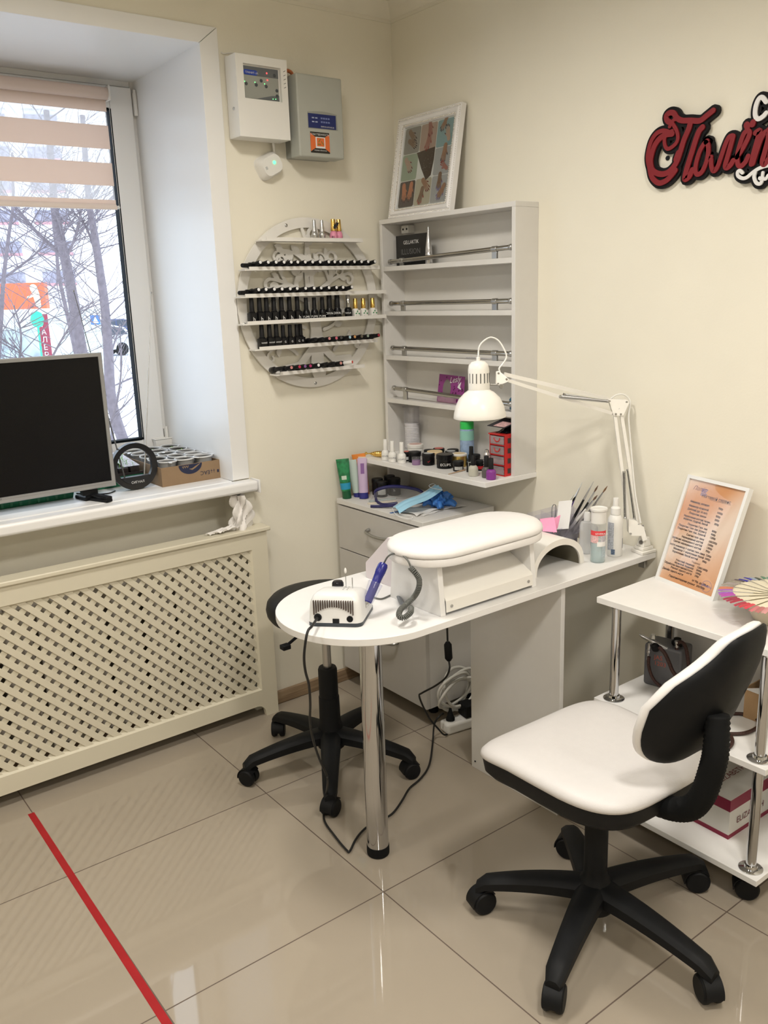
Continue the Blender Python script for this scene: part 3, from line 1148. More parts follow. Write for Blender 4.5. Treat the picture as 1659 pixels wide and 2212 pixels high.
def rib(pp, w_, tap=None, lift=0.0):
    ring.ribbon([(RCX + x, -.0138, RCZ + z) for x, z in pp], w_, NR, .0055, lift, tap)
def inside(x, z):
    return x * x + z * z < (ri + .006) ** 2
random.seed(11)
# trunk with spreading roots
rib([(.02, -.240), (.015, -.20), (.02, -.12), (.01, -.05), (.0, .02)], .060, lambda t: 1.0 - .45 * t)
rib([(-.13, -.222), (-.06, -.21), (.0, -.15), (.012, -.06)], .028)
rib([(.155, -.20), (.09, -.20), (.035, -.15), (.02, -.06)], .028)
def spiral(x, z, a, s0, r0, w_=.0060, turns=4.9):
    sp = []
    for i in range(22):
        q = i / 21
        rr_ = r0 * (1 - .72 * q)
        aa = a - s0 * PI / 2 + s0 * q * turns
        sp.append((x + rr_ * math.cos(aa) - r0 * math.cos(a - s0 * PI / 2), z + rr_ * math.sin(aa) - r0 * math.sin(a - s0 * PI / 2)))
    if all(inside(*p) for p in sp):
        rib(sp, w_, lambda t: 1 - .35 * t)
def leaf(x, z, a, L=.034):
    lf = [(x + math.cos(a + .35 * q) * q * L, z + math.sin(a + .35 * q) * q * L) for q in [i / 8 for i in range(9)]]
    if inside(*lf[-1]) and inside(*lf[4]):
        rib(lf, .019, lambda t: .16 + .84 * math.sin(PI * t) ** .8)
def branch(x, z, a, L, w_, depth, curl):
    pts = [(x, z)]
    m = 16
    for i in range(m):
        a += curl * (.20 + .10 * i / m)
        x += math.cos(a) * L / m
        z += math.sin(a) * L / m
        if not inside(x, z):
            break
        pts.append((x, z))
    if len(pts) < 4:
        return
    rib(pts, w_, lambda t: 1 - .5 * t)
    k = len(pts) - 1
    for n_f, f_ in enumerate((.38, .62, .84)):
        i_ = int(f_ * k)
        sgn = 1 if n_f % 2 else -1
        aa = math.atan2(pts[min(k, i_ + 1)][1] - pts[i_ - 1][1], pts[min(k, i_ + 1)][0] - pts[i_ - 1][0])
        if depth > 0 and n_f < 2:
            branch(pts[i_][0], pts[i_][1], aa + sgn * .75, L * .52, w_ * .62, depth - 1, sgn * .28)
        else:
            leaf(pts[i_][0], pts[i_][1], aa + sgn * .9)
    s0 = 1 if curl > 0 else -1
    spiral(pts[-1][0], pts[-1][1], a, s0, random.uniform(.017, .024), w_ * .5 + .002)
for (a, L, w_, cu_) in ((2.75, .20, .018, -.22), (2.25, .19, .020, .20), (1.80, .25, .020, -.13), (1.40, .26, .021, .13), (.95, .20, .020, -.20), (.50, .20, .018, .22)):
    branch(.0, .0, a, L, w_, 1, cu_)
for (x, z, a, cu_) in ((-.03, -.08, 3.0, -.3), (.05, -.09, .15, .3), (-.07, -.17, 2.3, .4), (.09, -.165, .9, -.4)):
    branch(x, z, a, .13, .012, 0, cu_)
ring.build('openwork_disc', mat('white_lacquered_board', (.78, .76, .72), .45), rk, smooth=20)
sw_ = MB()
for a in (108, 192, 270, 350):
    sw_.lathe([(.0055, 0), (.0055, .002), (.003, .0035), (.0, .0036)], (RCX + (RR - .014) * math.cos(math.radians(a)), -.014, RCZ + (RR - .014) * math.sin(math.radians(a))), 12, (0, -1, 0))
sw_.build('screw', STEEL, rk)
SHV = [(-.621, -.205, 1.6865), (-.692, -.132, 1.5925), (-.714, -.105, 1.5055), (-.712, -.108, 1.417), (-.673, -.155, 1.331), (-.598, -.217, 1.2415)]
WB = MATS['white_lacquered_board']
for x0, x1, z in SHV:
    sh_ = MB()
    sh_.prism([(x0 + .014, -.0075, z - .002), (x0, -.020, z - .002), (x0, -.064, z - .002), (x1, -.064, z - .002), (x1, -.020, z - .002), (x1 - .014, -.0075, z - .002)], (0, 0, .004))
    shelf = sh_.build('shelf', WB, rk)
    MB().box(x0 + .018, x1 - .002, -.0635, -.060, z + .002, z + .0105).build('front_lip', WB, shelf)


# ---------------------------------------------------------------- alarm boxes on the window wall
XH, ZH = Vector((1, 0, 0)), Vector((0, 0, 1))
ab = thing('alarm_panel', 'white fire alarm control box with indicator window on the wall beside the window', 'alarm panel', (-.59, 0, 2.0))
b = MB()
b.prism([(-.676, -.001, 2.010), (-.507, -.001, 2.010), (-.507, -.001, 2.246), (-.676, -.001, 2.246)], (0, -.012, 0))
b.build('back_plate', WPLAST, ab)
hx0, hx1, hz0, hz1 = -.684, -.4985, 2.000, 2.240
wx0, wx1, wz0, wz1 = -.658, -.522, 2.113, 2.214
b = MB()
b.box(hx0, wx0, -.082, -.0135, hz0, hz1)
b.box(wx1, hx1, -.082, -.0135, hz0, hz1)
b.box(wx0, wx1, -.082, -.0135, hz0, wz0)
b.box(wx0, wx1, -.082, -.0135, wz1, hz1)
b.box(wx0, wx1, -.070, -.0135, wz0, wz1)
b.build('housing', WPLAST, ab, bevel=.0)
pn = MB().use(mat('panel_grey', (.32, .33, .30), .5))
pn.box(wx0 + .004, wx1 - .004, -.0712, -.0702, wz0 + .004, wz1 - .004)
pn.use(mat('panel_dark_grey', (.13, .14, .15), .5))
pn.box(wx0 + .004, wx1 - .004, -.0716, -.0712, wz1 - .030, wz1 - .004)
pn.prism([(wx1 - .090, -.0712, wz0 + .004), (wx1 - .004, -.0712, wz0 + .004), (wx1 - .004, -.0712, wz0 + .020), (wx1 - .03, -.0712, wz0 + .018)], (0, -.0004, 0))
pn.use(mat('panel_blue', (.02, .06, .38), .4))
pn.prism([(x, -.0717, z) for x, z, q in rrect(-.6275, wz1 - .022, .050, .015, .007)], (0, -.0006, 0))
text_into(pn.use(PRINTW), 'ГРАНИТ-3А', (-.6470, -.0725, wz1 - .0255), XH, ZH, .0085)
pn.build('indicator_window', None, ab, smooth=0)
bt = MB()
for x, z in ((-.645, 2.158), (-.609, 2.158), (-.573, 2.157), (-.540, 2.192), (-.534, 2.148), (-.534, 2.132), (-.590, 2.172)):
    bt.lathe([(.0052, 0), (.0052, .0012), (.004, .0018)], (x, -.0712, z), 14, (0, -1, 0))
bt.build('button', mat('button_dark', (.06, .07, .08), .4), ab)
LEDG = mat('green_led', (.05, .5, .1), .4, emit=(.15, 1, .25), estr=3)
LEDR = mat('red_led', (.5, .02, .02), .4, emit=(1, .06, .06), estr=3)
ld = MB().use(LEDG)
for x, z in ((-.650, 2.164), (-.613, 2.165), (-.578, 2.164), (-.550, 2.122), (-.540, 2.1225)):
    ld.lathe([(.0016, 0), (.001, .0012)], (x, -.0715, z), 8, (0, -1, 0))
ld.use(LEDR)
for x, z in ((-.568, 2.196), (-.567, 2.176)):
    ld.lathe([(.0026, 0), (.0015, .0014)], (x, -.0717, z), 10, (0, -1, 0))
ld.build('indicator_light', None, ab)
sl = MB()
for i, z in enumerate((2.205, 2.193, 2.181, 2.169, 2.157)):
    sl.obox((-.5125, -.0822, z), (.008, 0, .004), (0, .0006, 0), (0, 0, -.0016))
sl.build('vent_slot', mat('slot_dark', (.05, .05, .05), .6), ab, smooth=0)
MB().lathe([(.005, 0), (.005, .002), (.0035, .003)], (hx0, -.052, 2.085), 14, (-1, 0, 0)).build('screw', STEEL, ab)

gb = thing('control_box', 'grey plastic control box with blue display label and orange security sticker', 'control box', (-.385, 0, 1.95))
b = MB()
g0, g1, gz0, gz1 = -.476, -.297, 1.951, 2.204
b.prism([(g0 + .008, -.001, gz0 + .004), (g1 - .008, -.001, gz0 + .004), (g1 - .008, -.001, gz1 - .004), (g0 + .008, -.001, gz1 - .004)], (0, -.040, 0))
b.build('rear_shell', mat('grey_plastic_dark', (.30, .31, .28), .5), gb)
MB().box(g0, g1, -.1, -.0415, gz0, gz1).build('front_shell', GREYP, gb, bevel=.005, seg=3)
d = MB().use(mat('grey_recess', (.30, .31, .28), .5))
dxa, dxb, dza, dzb = -.438, -.327, 2.042, 2.090
arc = [(dxa - .002 + (dxb - dxa + .006) * i / 12, -.1002, dzb + .005 * math.sin(PI * i / 12)) for i in range(13)]
d.prism([(dxa - .002, -.1002, dza - .002)] + [(dxb + .006, -.1002, dza - .002)] + arc[::-1], (0, -.0005, 0))
d.use(mat('display_blue', (.012, .022, .13), .3))
d.box(dxa, dxb - .001, -.1016, -.1008, dza, dzb - .004)
d.use(mat('display_print', (.16, .20, .42), .5))
for i in range(4):
    for z in (2.071, 2.0595):
        d.box(-.389 + i * .0095, -.382 + i * .0095, -.1020, -.1016, z, z + .005)
d.use(mat('display_label_print', (.35, .40, .55), .5))
for x in (-.424, -.411):
    for z in (2.071, 2.059):
        d.box(x, x + .009, -.1020, -.1016, z, z + .004)
text_into(d.use(PRINTW), 'ВИРАЖ-01М-05-22', (-.390, -.1021, 2.0455), XH, ZH, .0062)
d.build('display_label', None, gb, smooth=0)
s2 = MB().use(mat('sticker_black', (.02, .018, .015), .45))
qx0, qx1, qz0, qz1 = -.433, -.357, 1.965, 2.030
s2.box(qx0, qx1, -.1007, -.1003, qz0, qz1)
s2.use(mat('sticker_orange', (.72, .16, .04), .45))
cxm, czm = (qx0 + qx1) / 2, (qz0 + qz1) / 2 + .002
s2.prism([(qx0, -.1008, qz0 + .004), (qx0, -.1008, qz1 - .004), (qx0 + .020, -.1008, qz1 - .016), (qx0 + .020, -.1008, qz0 + .016)], (0, -.0002, 0))
s2.prism([(qx1, -.1008, qz0 + .004), (qx1, -.1008, qz1 - .004), (qx1 - .020, -.1008, qz1 - .016), (qx1 - .020, -.1008, qz0 + .016)], (0, -.0002, 0))
s2.use(PRINTW).box(qx0 + .020, qx1 - .018, -.1013, -.1009, qz0 + .015, qz1 - .015)
s2.use(MATS['sticker_orange']).box(qx0 + .025, qx1 - .022, -.1016, -.1013, qz0 + .021, qz1 - .018)
s2.use(mat('sticker_olive', (.20, .22, .03), .5))
tri = [(cxm, 2.009), (cxm - .011, 1.992), (cxm + .011, 1.992)]
for i in range(3):
    a_, b_ = tri[i], tri[(i + 1) % 3]
    s2.ribbon([(a_[0] + .001, -.1016, a_[1]), (a_[0] * .45 + b_[0] * .55, -.1016, a_[1] * .45 + b_[1] * .55)], .003, (0, -1, 0), .0002)
text_into(s2.use(PRINTW), 'СОБСТВЕННОСТЬ', (cxm, -.1012, qz1 - .0105), XH, ZH, .0083, 'CENTER')
text_into(s2, 'охрана объектов', (cxm, -.1012, qz0 + .0065), XH, ZH, .006, 'CENTER')
s2.build('security_sticker', None, gb, smooth=0)
rb = MB()
rb.tube(spline([(-.480, -.030, 2.190), (-.476, -.034, 2.213), (-.468, -.036, 2.222), (-.452, -.036, 2.217), (-.445, -.034, 2.200)], 6), .006, 8)
rb.build('ribbon_cable', mat('orange_cable', (.45, .14, .05), .5), gb)

dt = thing('glass_break_detector', 'small white security detector with glowing green light below the alarm boxes', 'detector', (-.53, 0, 1.9))
def rot2(x, z, a, cx, cz):
    return (cx + (x - cx) * math.cos(a) - (z - cz) * math.sin(a), cz + (x - cx) * math.sin(a) + (z - cz) * math.cos(a))
ctr = (-.545, 1.928)
A_ = math.radians(27)
def det_ring(w_, h_, y, n=5, r=.02):
    return [(lambda q: (q[0], y, q[1]))(rot2(x, z, A_, *ctr)) for x, z, _ in rrect(ctr[0], ctr[1], w_, h_, r, n)]
b = MB()
R1, R2, R3 = det_ring(.088, .072, -.001), det_ring(.088, .072, -.016), det_ring(.070, .055, -.036)
n = len(R1)
vs = R1 + R2 + R3
fs = [(i, (i + 1) % n, (i + 1) % n + n, i + n) for i in range(n)] + [(i + n, (i + 1) % n + n, (i + 1) % n + 2 * n, i + 2 * n) for i in range(n)] + [list(range(n)), [2 * n + i for i in range(n)][::-1]]
b.add(vs, fs)
b.build('housing', WPLAST, dt, bevel=.0015)
q = rot2(ctr[0] + .010, ctr[1] + .004, A_, *ctr)
MB().lathe([(.006, 0), (.0052, .002), (.0, .003)], (q[0], -.0362, q[1]), 14, (0, -1, 0)).build('light', mat('green_lens', (.1, .7, .2), .3, emit=(.1, 1, .3), estr=2.5), dt)
q = rot2(ctr[0] - .024, ctr[1] - .002, A_, *ctr)
MB().obox((q[0] - .004, -.0368, q[1] - .005), (.007, 0, .003), (0, .0006, 0), (-.004, 0, .009)).build('label_plate', mat('light_grey', (.5, .52, .52), .4), dt)
MB().tube([(-.520, -.012, 1.955), (-.522, -.012, 1.975), (-.524, -.012, 2.004)], .0045, 8).build('cable', WPLAST, dt)
MB().tube(spline([(-.689, -.003, 2.257), (-.680, -.004, 2.254), (-.66, -.004, 2.258), (-.61, -.004, 2.262), (-.56, -.004, 2.253)], 6), .0018, 6).build('cable', WPLAST, ab)

# ---------------------------------------------------------------- framed collage of manicured hands leaning on the cabinet top
pf = thing('picture_frame', 'white ornate picture frame with a collage of manicured hands on top of the wall cabinet', 'picture frame', (-.06, -.235, 1.764))
PO = Vector((-.090, -.066, 1.7645))
PX_ = Vector((0, -1, 0))
top_ = Vector((-.028, -.066, 2.106))
PY_ = (top_ - PO).normalized()
PN = PX_.cross(PY_) * 1.0      # towards the room or the wall?
if PN.x > 0:
    PN = -PN
PW, PH = .335, (top_ - PO).length
P3 = lambda u, v, d=0: PO + PX_ * u + PY_ * v + PN * d
def frame_profile(mb, prof, W, H, P3):
    """mitred picture frame: prof = [(inset, height)]"""
    vs = []
    for ins, h in prof:
        vs += [P3(ins, ins, h), P3(W - ins, ins, h), P3(W - ins, H - ins, h), P3(ins, H - ins, h)]
    fs = []
    k = len(prof)
    for i in range(k - 1):
        for j in range(4):
            j2 = (j + 1) % 4
            fs.append((i * 4 + j, i * 4 + j2, (i + 1) * 4 + j2, (i + 1) * 4 + j))
    mb.add(vs, fs)
b = MB()
frame_profile(b, [(0, -.020), (0, .0), (.003, .002), (.009, -.001), (.014, .004), (.022, .002), (.026, -.003), (.032, -.003), (.034, -.008), (.034, -.020)], PW, PH, P3)
b.build('frame', mat('white_frame_lacquer', (.80, .79, .79), .3), pf, smooth=50)
bd = MB()
nb = 46
for W_, H_, ins, r_ in ((PW, PH, .0055, .0030), (PW, PH, .0290, .0024)):
    for (u0, v0, u1, v1) in ((ins, ins, W_ - ins, ins), (W_ - ins, ins, W_ - ins, H_ - ins), (W_ - ins, H_ - ins, ins, H_ - ins), (ins, H_ - ins, ins, ins)):
        for i in range(nb):
            t_ = (i + .5) / nb
            bd.lathe([(r_, 0), (r_ * .8, r_ * .6), (r_ * .2, r_)], P3(u0 + (u1 - u0) * t_, v0 + (v1 - v0) * t_, -.0008), 6, PN)
bd.build('beading', mat('pearl_silver', (.78, .74, .66), .25, .5), pf, smooth=60)
MB().obox(P3(.030, .030, -.019), PX_ * (PW - .06), PY_ * (PH - .06), PN * .006).build('backing', GREYW, pf, smooth=0)
ph = MB()
fx, fy = .036, .036
iw, ih = PW - 2 * fx, PH - 2 * fy
base = -.0105
ph.use(mat('photo_white', (.62, .62, .60), .35)).obox(P3(fx - .002, fy - .002, base - .001), PX_ * (iw + .004), PY_ * (ih + .004), PN * .0008)
skins = [mat('skin_tan', (0.286, 0.163, 0.102), .5), mat('skin_rose', (0.306, 0.136, 0.109), .5), mat('skin_light', (0.408, 0.286, 0.218), .5), mat('skin_brown', (0.19, 0.116, 0.0748), .5), mat('skin_orange', (0.422, 0.163, 0.0816), .5)]
nails = [mat('nail_dark', (0.034, 0.0204, 0.034), .2), mat('nail_red', (0.306, 0.0272, 0.0272), .2), mat('nail_lilac', (0.17, 0.136, 0.306), .2), mat('nail_wine', (0.136, 0.0136, 0.0272), .2), mat('nail_white', (0.476, 0.442, 0.442), .2)]
bgs = [mat('photo_grey', (0.258, 0.245, 0.224), .4), mat('photo_blush', (0.374, 0.272, 0.224), .4), mat('photo_teal', (0.218, 0.326, 0.34), .4), mat('photo_mint', (0.286, 0.34, 0.258), .4), mat('photo_brown', (0.0544, 0.034, 0.0272), .4), mat('photo_pale', (0.34, 0.34, 0.34), .4), mat('photo_dark', (0.068, 0.0476, 0.0408), .4), mat('photo_cream', (0.408, 0.374, 0.286), .4)]
cw_, ch_ = iw / 3, ih / 3
lay = 0
def hand(mb, cu_, cv_, ang, sc0, sk, nl, flip=1):
    """small printed hand: palm and five fingers with nails"""
    global lay
    ca, sa = math.cos(ang), math.sin(ang)
    def q(x, y, l):
        x *= flip
        return P3(cu_ + (x * ca - y * sa) * sc0, cv_ + (x * sa + y * ca) * sc0, base + .0002 + l)
    lay += 1
    L0 = .00006 * (lay % 24)
    mb.use(sk)
    mb.ribbon([q(0, -.9, L0), q(0, -.1, L0)], .62 * sc0, PN, .00005, 0)
    for i, (x0_, x1_, yy) in enumerate(((-.26, -.36, .62), (-.09, -.11, .84), (.09, .12, .80), (.25, .34, .60))):
        mb.use(sk).ribbon([q(x0_, -.1, L0), q(x1_, yy, L0)], .155 * sc0, PN, .0001, 0)
        mb.use(nl).ribbon([q(x1_ * .98, yy - .10, L0 + .00012), q(x1_ * 1.02, yy + .12, L0 + .00012)], .11 * sc0, PN, .00006, 0)
    mb.use(sk).ribbon([q(-.22, -.5, L0), q(-.52, -.05, L0)], .17 * sc0, PN, .0001, 0)
    mb.use(nl).ribbon([q(-.48, -.12, L0 + .00012), q(-.57, .04, L0 + .00012)], .11 * sc0, PN, .00006, 0)
spec = [  # column, row from top, background, hands (du, dv, angle, scale, skin, nail)
    (0, 0, 0, [(.5, .62, 3.9, .85, 3, 0), (.55, .35, 4.2, .8, 3, 0)]),
    (1, 0, 1, [(.55, .75, 3.3, .8, 1, 3), (.5, .30, 2.9, .9, 1, 1)]),
    (2, 0, 2, [(.35, .80, 2.6, .75, 0, 0), (.65, .50, .3, .8, 2, 0)]),
    (0, 1, 3, [(.42, .55, 3.8, .9, 2, 3)]),
    (1, 1, 4, []),
    (2, 1, 5, [(.55, .72, 3.0, .9, 0, 0), (.62, .32, .9, .65, 1, 1)]),
    (0, 2, 6, [(.32, .50, 3.3, .95, 4, 0), (.70, .52, 3.0, .95, 4, 0)]),
    (1, 2, 7, [(.65, .70, 3.9, .85, 0, 3), (.40, .32, 2.9, .85, 3, 1)]),
    (2, 2, 5, [(.45, .72, 3.1, .85, 3, 2), (.60, .35, 2.5, .85, 0, 2)]),
]
for ci, ri_, bgm, hs in spec:
    u0 = fx + ci * cw_ + .0012
    v0 = fy + (2 - ri_) * ch_ + .0012
    ph.use(bgs[bgm])
    if (ci, ri_) == (1, 1):
        ph.prism([P3(u0 - .012, v0 + ch_ * .98, base + .0001), P3(u0 + cw_ * .25, v0 + ch_ * .35, base + .0001), P3(u0 + cw_ * .60, v0 - .010, base + .0001), P3(u0 + cw_ * .88, v0 + .004, base + .0001), P3(u0 + cw_ * .97, v0 + ch_ * .6, base + .0001), P3(u0 + cw_ * .97, v0 + ch_ + .006, base + .0001)], PN * .0001)
        ph.use(nails[4])
        for i in range(26):
            ph.lathe([(.0009, 0), (.0004, .0002)], P3(u0 + cw_ * random.uniform(.35, .85), v0 + ch_ * random.uniform(.2, .9), base + .0002), 5, PN)
    else:
        rr_ = rrect(u0 + cw_ / 2 - .0012, v0 + ch_ / 2 - .0012, cw_ - .0024, ch_ - .0024, .008)
        ph.prism([P3(x, y, base) for x, y, _ in rr_], PN * .0001)
    for du, dv, an, s0, sk, nl in hs:
        hand(ph, u0 + cw_ * du, v0 + ch_ * dv, an, .034 * s0, skins[sk], nails[nl])
ph.build('photo_collage', None, pf, smooth=0)
MB().obox(P3(.033, .033, -.0072), PX_ * (PW - .066), PY_ * (PH - .066), PN * .0008).build('glass', GLASS, pf, smooth=0)

# ---------------------------------------------------------------- script sign on the right wall
sg = thing('wall_sign', 'red and white script lettering sign with black backing on the right wall', 'sign', (0, -1.40, 1.83))
def sp_(s):
    """photo-traced stroke of the lettering, laid out in the plane of the wall"""
    return s
STROKES_RED = [
    ([(0, -1.198, 1.913), (0, -1.185, 1.921), (0, -1.181, 1.933), (0, -1.191, 1.939), (0, -1.204, 1.936), (0, -1.214, 1.923), (0, -1.23, 1.914), (0, -1.255, 1.91), (0, -1.282, 1.905), (0, -1.3, 1.913), (0, -1.319, 1.923)], 6.5),
    ([(0, -1.193, 1.905), (0, -1.203, 1.918), (0, -1.212, 1.921)], 4.5),
    ([(0, -1.202, 1.911), (0, -1.215, 1.892), (0, -1.22, 1.874), (0, -1.215, 1.861), (0, -1.2, 1.852), (0, -1.189, 1.851), (0, -1.181, 1.861), (0, -1.179, 1.878), (0, -1.189, 1.89), (0, -1.202, 1.893)], 4.6),
    ([(0, -1.189, 1.893), (0, -1.172, 1.898), (0, -1.153, 1.894), (0, -1.138, 1.879), (0, -1.13, 1.856), (0, -1.128, 1.833), (0, -1.136, 1.808), (0, -1.148, 1.795)], 5.5),
    ([(0, -1.202, 1.886), (0, -1.184, 1.887), (0, -1.164, 1.88), (0, -1.149, 1.865), (0, -1.14, 1.843), (0, -1.138, 1.823), (0, -1.145, 1.803), (0, -1.163, 1.792), (0, -1.185, 1.789), (0, -1.203, 1.796), (0, -1.219, 1.813), (0, -1.229, 1.837), (0, -1.238, 1.864), (0, -1.251, 1.89), (0, -1.255, 1.903)], 7.0),
    ([(0, -1.135, 1.812), (0, -1.142, 1.789), (0, -1.155, 1.774), (0, -1.17, 1.767), (0, -1.189, 1.771), (0, -1.205, 1.782), (0, -1.217, 1.794)], 6.5),
    ([(0, -1.216, 1.821), (0, -1.223, 1.837)], 6.0),
    ([(0, -1.291, 1.888), (0, -1.282, 1.88), (0, -1.274, 1.862), (0, -1.264, 1.832), (0, -1.253, 1.799), (0, -1.247, 1.775), (0, -1.248, 1.768), (0, -1.259, 1.773), (0, -1.268, 1.788)], 7.0),
    ([(0, -1.307, 1.853), (0, -1.298, 1.847), (0, -1.286, 1.829), (0, -1.278, 1.802), (0, -1.278, 1.782), (0, -1.286, 1.775), (0, -1.298, 1.782), (0, -1.308, 1.803), (0, -1.312, 1.825), (0, -1.31, 1.843), (0, -1.303, 1.851)], 5.6),
    ([(0, -1.311, 1.82), (0, -1.316, 1.808), (0, -1.321, 1.813)], 5.0),
    ([(0, -1.321, 1.806), (0, -1.323, 1.79), (0, -1.33, 1.778), (0, -1.34, 1.786), (0, -1.349, 1.809), (0, -1.358, 1.835), (0, -1.367, 1.852), (0, -1.376, 1.855)], 5.5),
    ([(0, -1.379, 1.853), (0, -1.374, 1.833), (0, -1.367, 1.807), (0, -1.362, 1.788), (0, -1.366, 1.781), (0, -1.376, 1.786), (0, -1.383, 1.796)], 6.0),
    ([(0, -1.393, 1.803), (0, -1.405, 1.818), (0, -1.417, 1.838), (0, -1.423, 1.853), (0, -1.418, 1.86), (0, -1.408, 1.855), (0, -1.4, 1.835), (0, -1.394, 1.809), (0, -1.396, 1.787), (0, -1.405, 1.78), (0, -1.417, 1.789), (0, -1.423, 1.801)], 5.6),
    ([(0, -1.414, 1.874), (0, -1.416, 1.87)], 7.5),
    ([(0, -1.43, 1.877), (0, -1.429, 1.873)], 7.0),
    ([(0, -1.439, 1.852), (0, -1.449, 1.855), (0, -1.446, 1.839), (0, -1.438, 1.808), (0, -1.433, 1.782)], 6.5),
    ([(0, -1.436, 1.782), (0, -1.447, 1.819), (0, -1.456, 1.841), (0, -1.466, 1.85), (0, -1.473, 1.839), (0, -1.467, 1.809), (0, -1.461, 1.784), (0, -1.467, 1.776), (0, -1.476, 1.786)], 6.0),
    ([(0, -1.488, 1.843), (0, -1.483, 1.821), (0, -1.48, 1.792), (0, -1.486, 1.778), (0, -1.495, 1.783)], 6.0),
    ([(0, -1.471, 1.854), (0, -1.49, 1.849), (0, -1.508, 1.85)], 5.5),
]
STROKES_WHITE = [
    ([(0, -1.46, 1.918), (0, -1.449, 1.93), (0, -1.44, 1.927), (0, -1.434, 1.912), (0, -1.434, 1.893), (0, -1.442, 1.883), (0, -1.454, 1.886), (0, -1.462, 1.893)], 5.2),
    ([(0, -1.41, 1.764), (0, -1.403, 1.77), (0, -1.397, 1.767), (0, -1.399, 1.758), (0, -1.411, 1.751), (0, -1.423, 1.752), (0, -1.437, 1.761), (0, -1.451, 1.768), (0, -1.468, 1.772), (0, -1.482, 1.772)], 4.0),
    ([(0, -1.444, 1.762), (0, -1.442, 1.75), (0, -1.449, 1.736), (0, -1.459, 1.733), (0, -1.463, 1.741), (0, -1.457, 1.746)], 4.0),
    ([(0, -1.464, 1.758), (0, -1.464, 1.747), (0, -1.472, 1.742), (0, -1.478, 1.75)], 3.4),
    ([(0, -1.473, 1.887), (0, -1.471, 1.905), (0, -1.48, 1.914), (0, -1.489, 1.908), (0, -1.491, 1.89), (0, -1.494, 1.881)], 4.0),
]
SCL = .00146      # metres per photo pixel on the wall there
def sign_layer(strokes, grow, y0, th, m_, nm):
    mb = MB()
    for i, (pts, wpx) in enumerate(strokes):
        if len(pts) > 2:
            pts = spline(pts, 5)
        pts = [Vector((-y0 - .00001 * i, p[1], p[2])) for p in pts]
        mb.ribbon(pts, (wpx * 1.38 + grow) * SCL * 1.05, (-1, 0, 0), th)
    return mb
b = sign_layer(STROKES_RED + STROKES_WHITE, 10.5, .0035, .010, None, '')
b.build('black_backing', mat('sign_black', (.007, .006, .007), .6, spec=.2), sg, smooth=30)
sign_layer(STROKES_RED, 0, .0142, .0045, None, '').build('red_lettering', mat('sign_red', (.215, .015, .020), .5, var=.05, spec=.3), sg, smooth=30)
SWH = mat('sign_white', (.75, .74, .73), .4)
sign_layer([STROKES_WHITE[0], STROKES_WHITE[4]], 0, .0142, .0045, None, '').build('white_letter', SWH, sg, smooth=30)
sign_layer(STROKES_WHITE[1:4], 0, .0142, .0045, None, '').build('white_scroll', SWH, sg, smooth=30)
sp2 = MB()
for y, z in ((-1.18, 1.83), (-1.42, 1.80), (-1.30, 1.86)):
    sp2.cyl((0, y, z), (-.0034, y, z), .006, 10)
sp2.build('spacer', BLACKP, sg)

# ---------------------------------------------------------------- polish bottles
ORD = ['first', 'second', 'third', 'fourth', 'fifth', 'sixth', 'seventh', 'eighth', 'ninth', 'tenth', 'eleventh', 'twelfth', 'thirteenth', 'fourteenth', 'fifteenth', 'sixteenth', 'seventeenth', 'eighteenth']
BLK = mat('black_bottle_gloss', (.006, .006, .007), .25, spec=.3)
BLKM = mat('black_bottle_matt', (.008, .008, .009), .5, spec=.3)
def bottle_proto(name, loc, body_m, cap_m, label, group, br=.0115, bh=.034, cr=.0070, chh=.036, square=False, text=None, tcol=None, cap_prof=None, band=None, category='nail polish', shoulder=.010):
    """a standing polish bottle: body, cap, optional lettering"""
    t_ = thing(name, label, category, loc, group)
    x, y, z = loc
    b = MB()
    if square:
        h = br
        b.prism(rrect(x, y, 2 * h, 2 * h, .003, 3, z), (0, 0, bh - .006))
        b.lathe([(h * .98, bh - .0061), (h * .80, bh - .003), (cr * 1.02, bh)], (x, y, z), 20)
    else:
        b.lathe([(br * .9, 0), (br, .0015), (br, bh - shoulder), (br * .93, bh - shoulder * .6), (br * .72, bh - shoulder * .2), (cr * 1.02, bh)], (x, y, z), 22)
    b.build('bottle', body_m, t_, smooth=40)
    c = MB()
    prof = cap_prof or [(cr, bh + .0003), (cr, bh + .002), (cr * .88, bh + chh - .001), (cr * .80, bh + chh)]
    c.lathe(prof, (x, y, z), 18)
    c.build('cap', cap_m, t_, smooth=40)
    fw = Vector((-.62, -.78, 0)).normalized()
    rt = Vector((.78, -.62, 0))
    if band:
        s_ = MB()
        z0b, z1b, bm_ = band
        s_.grid(lambda u, v: Vector((x, y, z)) + (fw * math.cos((u - .5) * 2.4) + rt * math.sin((u - .5) * 2.4)) * (br + .00025) + Vector((0, 0, z0b + (z1b - z0b) * v)), 9, 2)
        s_.build('label', bm_, t_, smooth=60)
    if text:
        s_ = MB()
        body, size, zz = text
        if square:
            fw, rt = Vector((0, -1, 0)), Vector((1, 0, 0))
        o = Vector((x, y, z)) + fw * (br + .0006) + Vector((0, 0, zz))
        text_into(s_, body, o, rt, (0, 0, 1), size, 'CENTER', th=.0002)
        s_.build('lettering', tcol or PRINTW, t_, smooth=0)
    return t_


def rx(px_, py_, z):
    return None
ZS = [s_[2] + .0022 for s_ in SHV]
YB = -.043
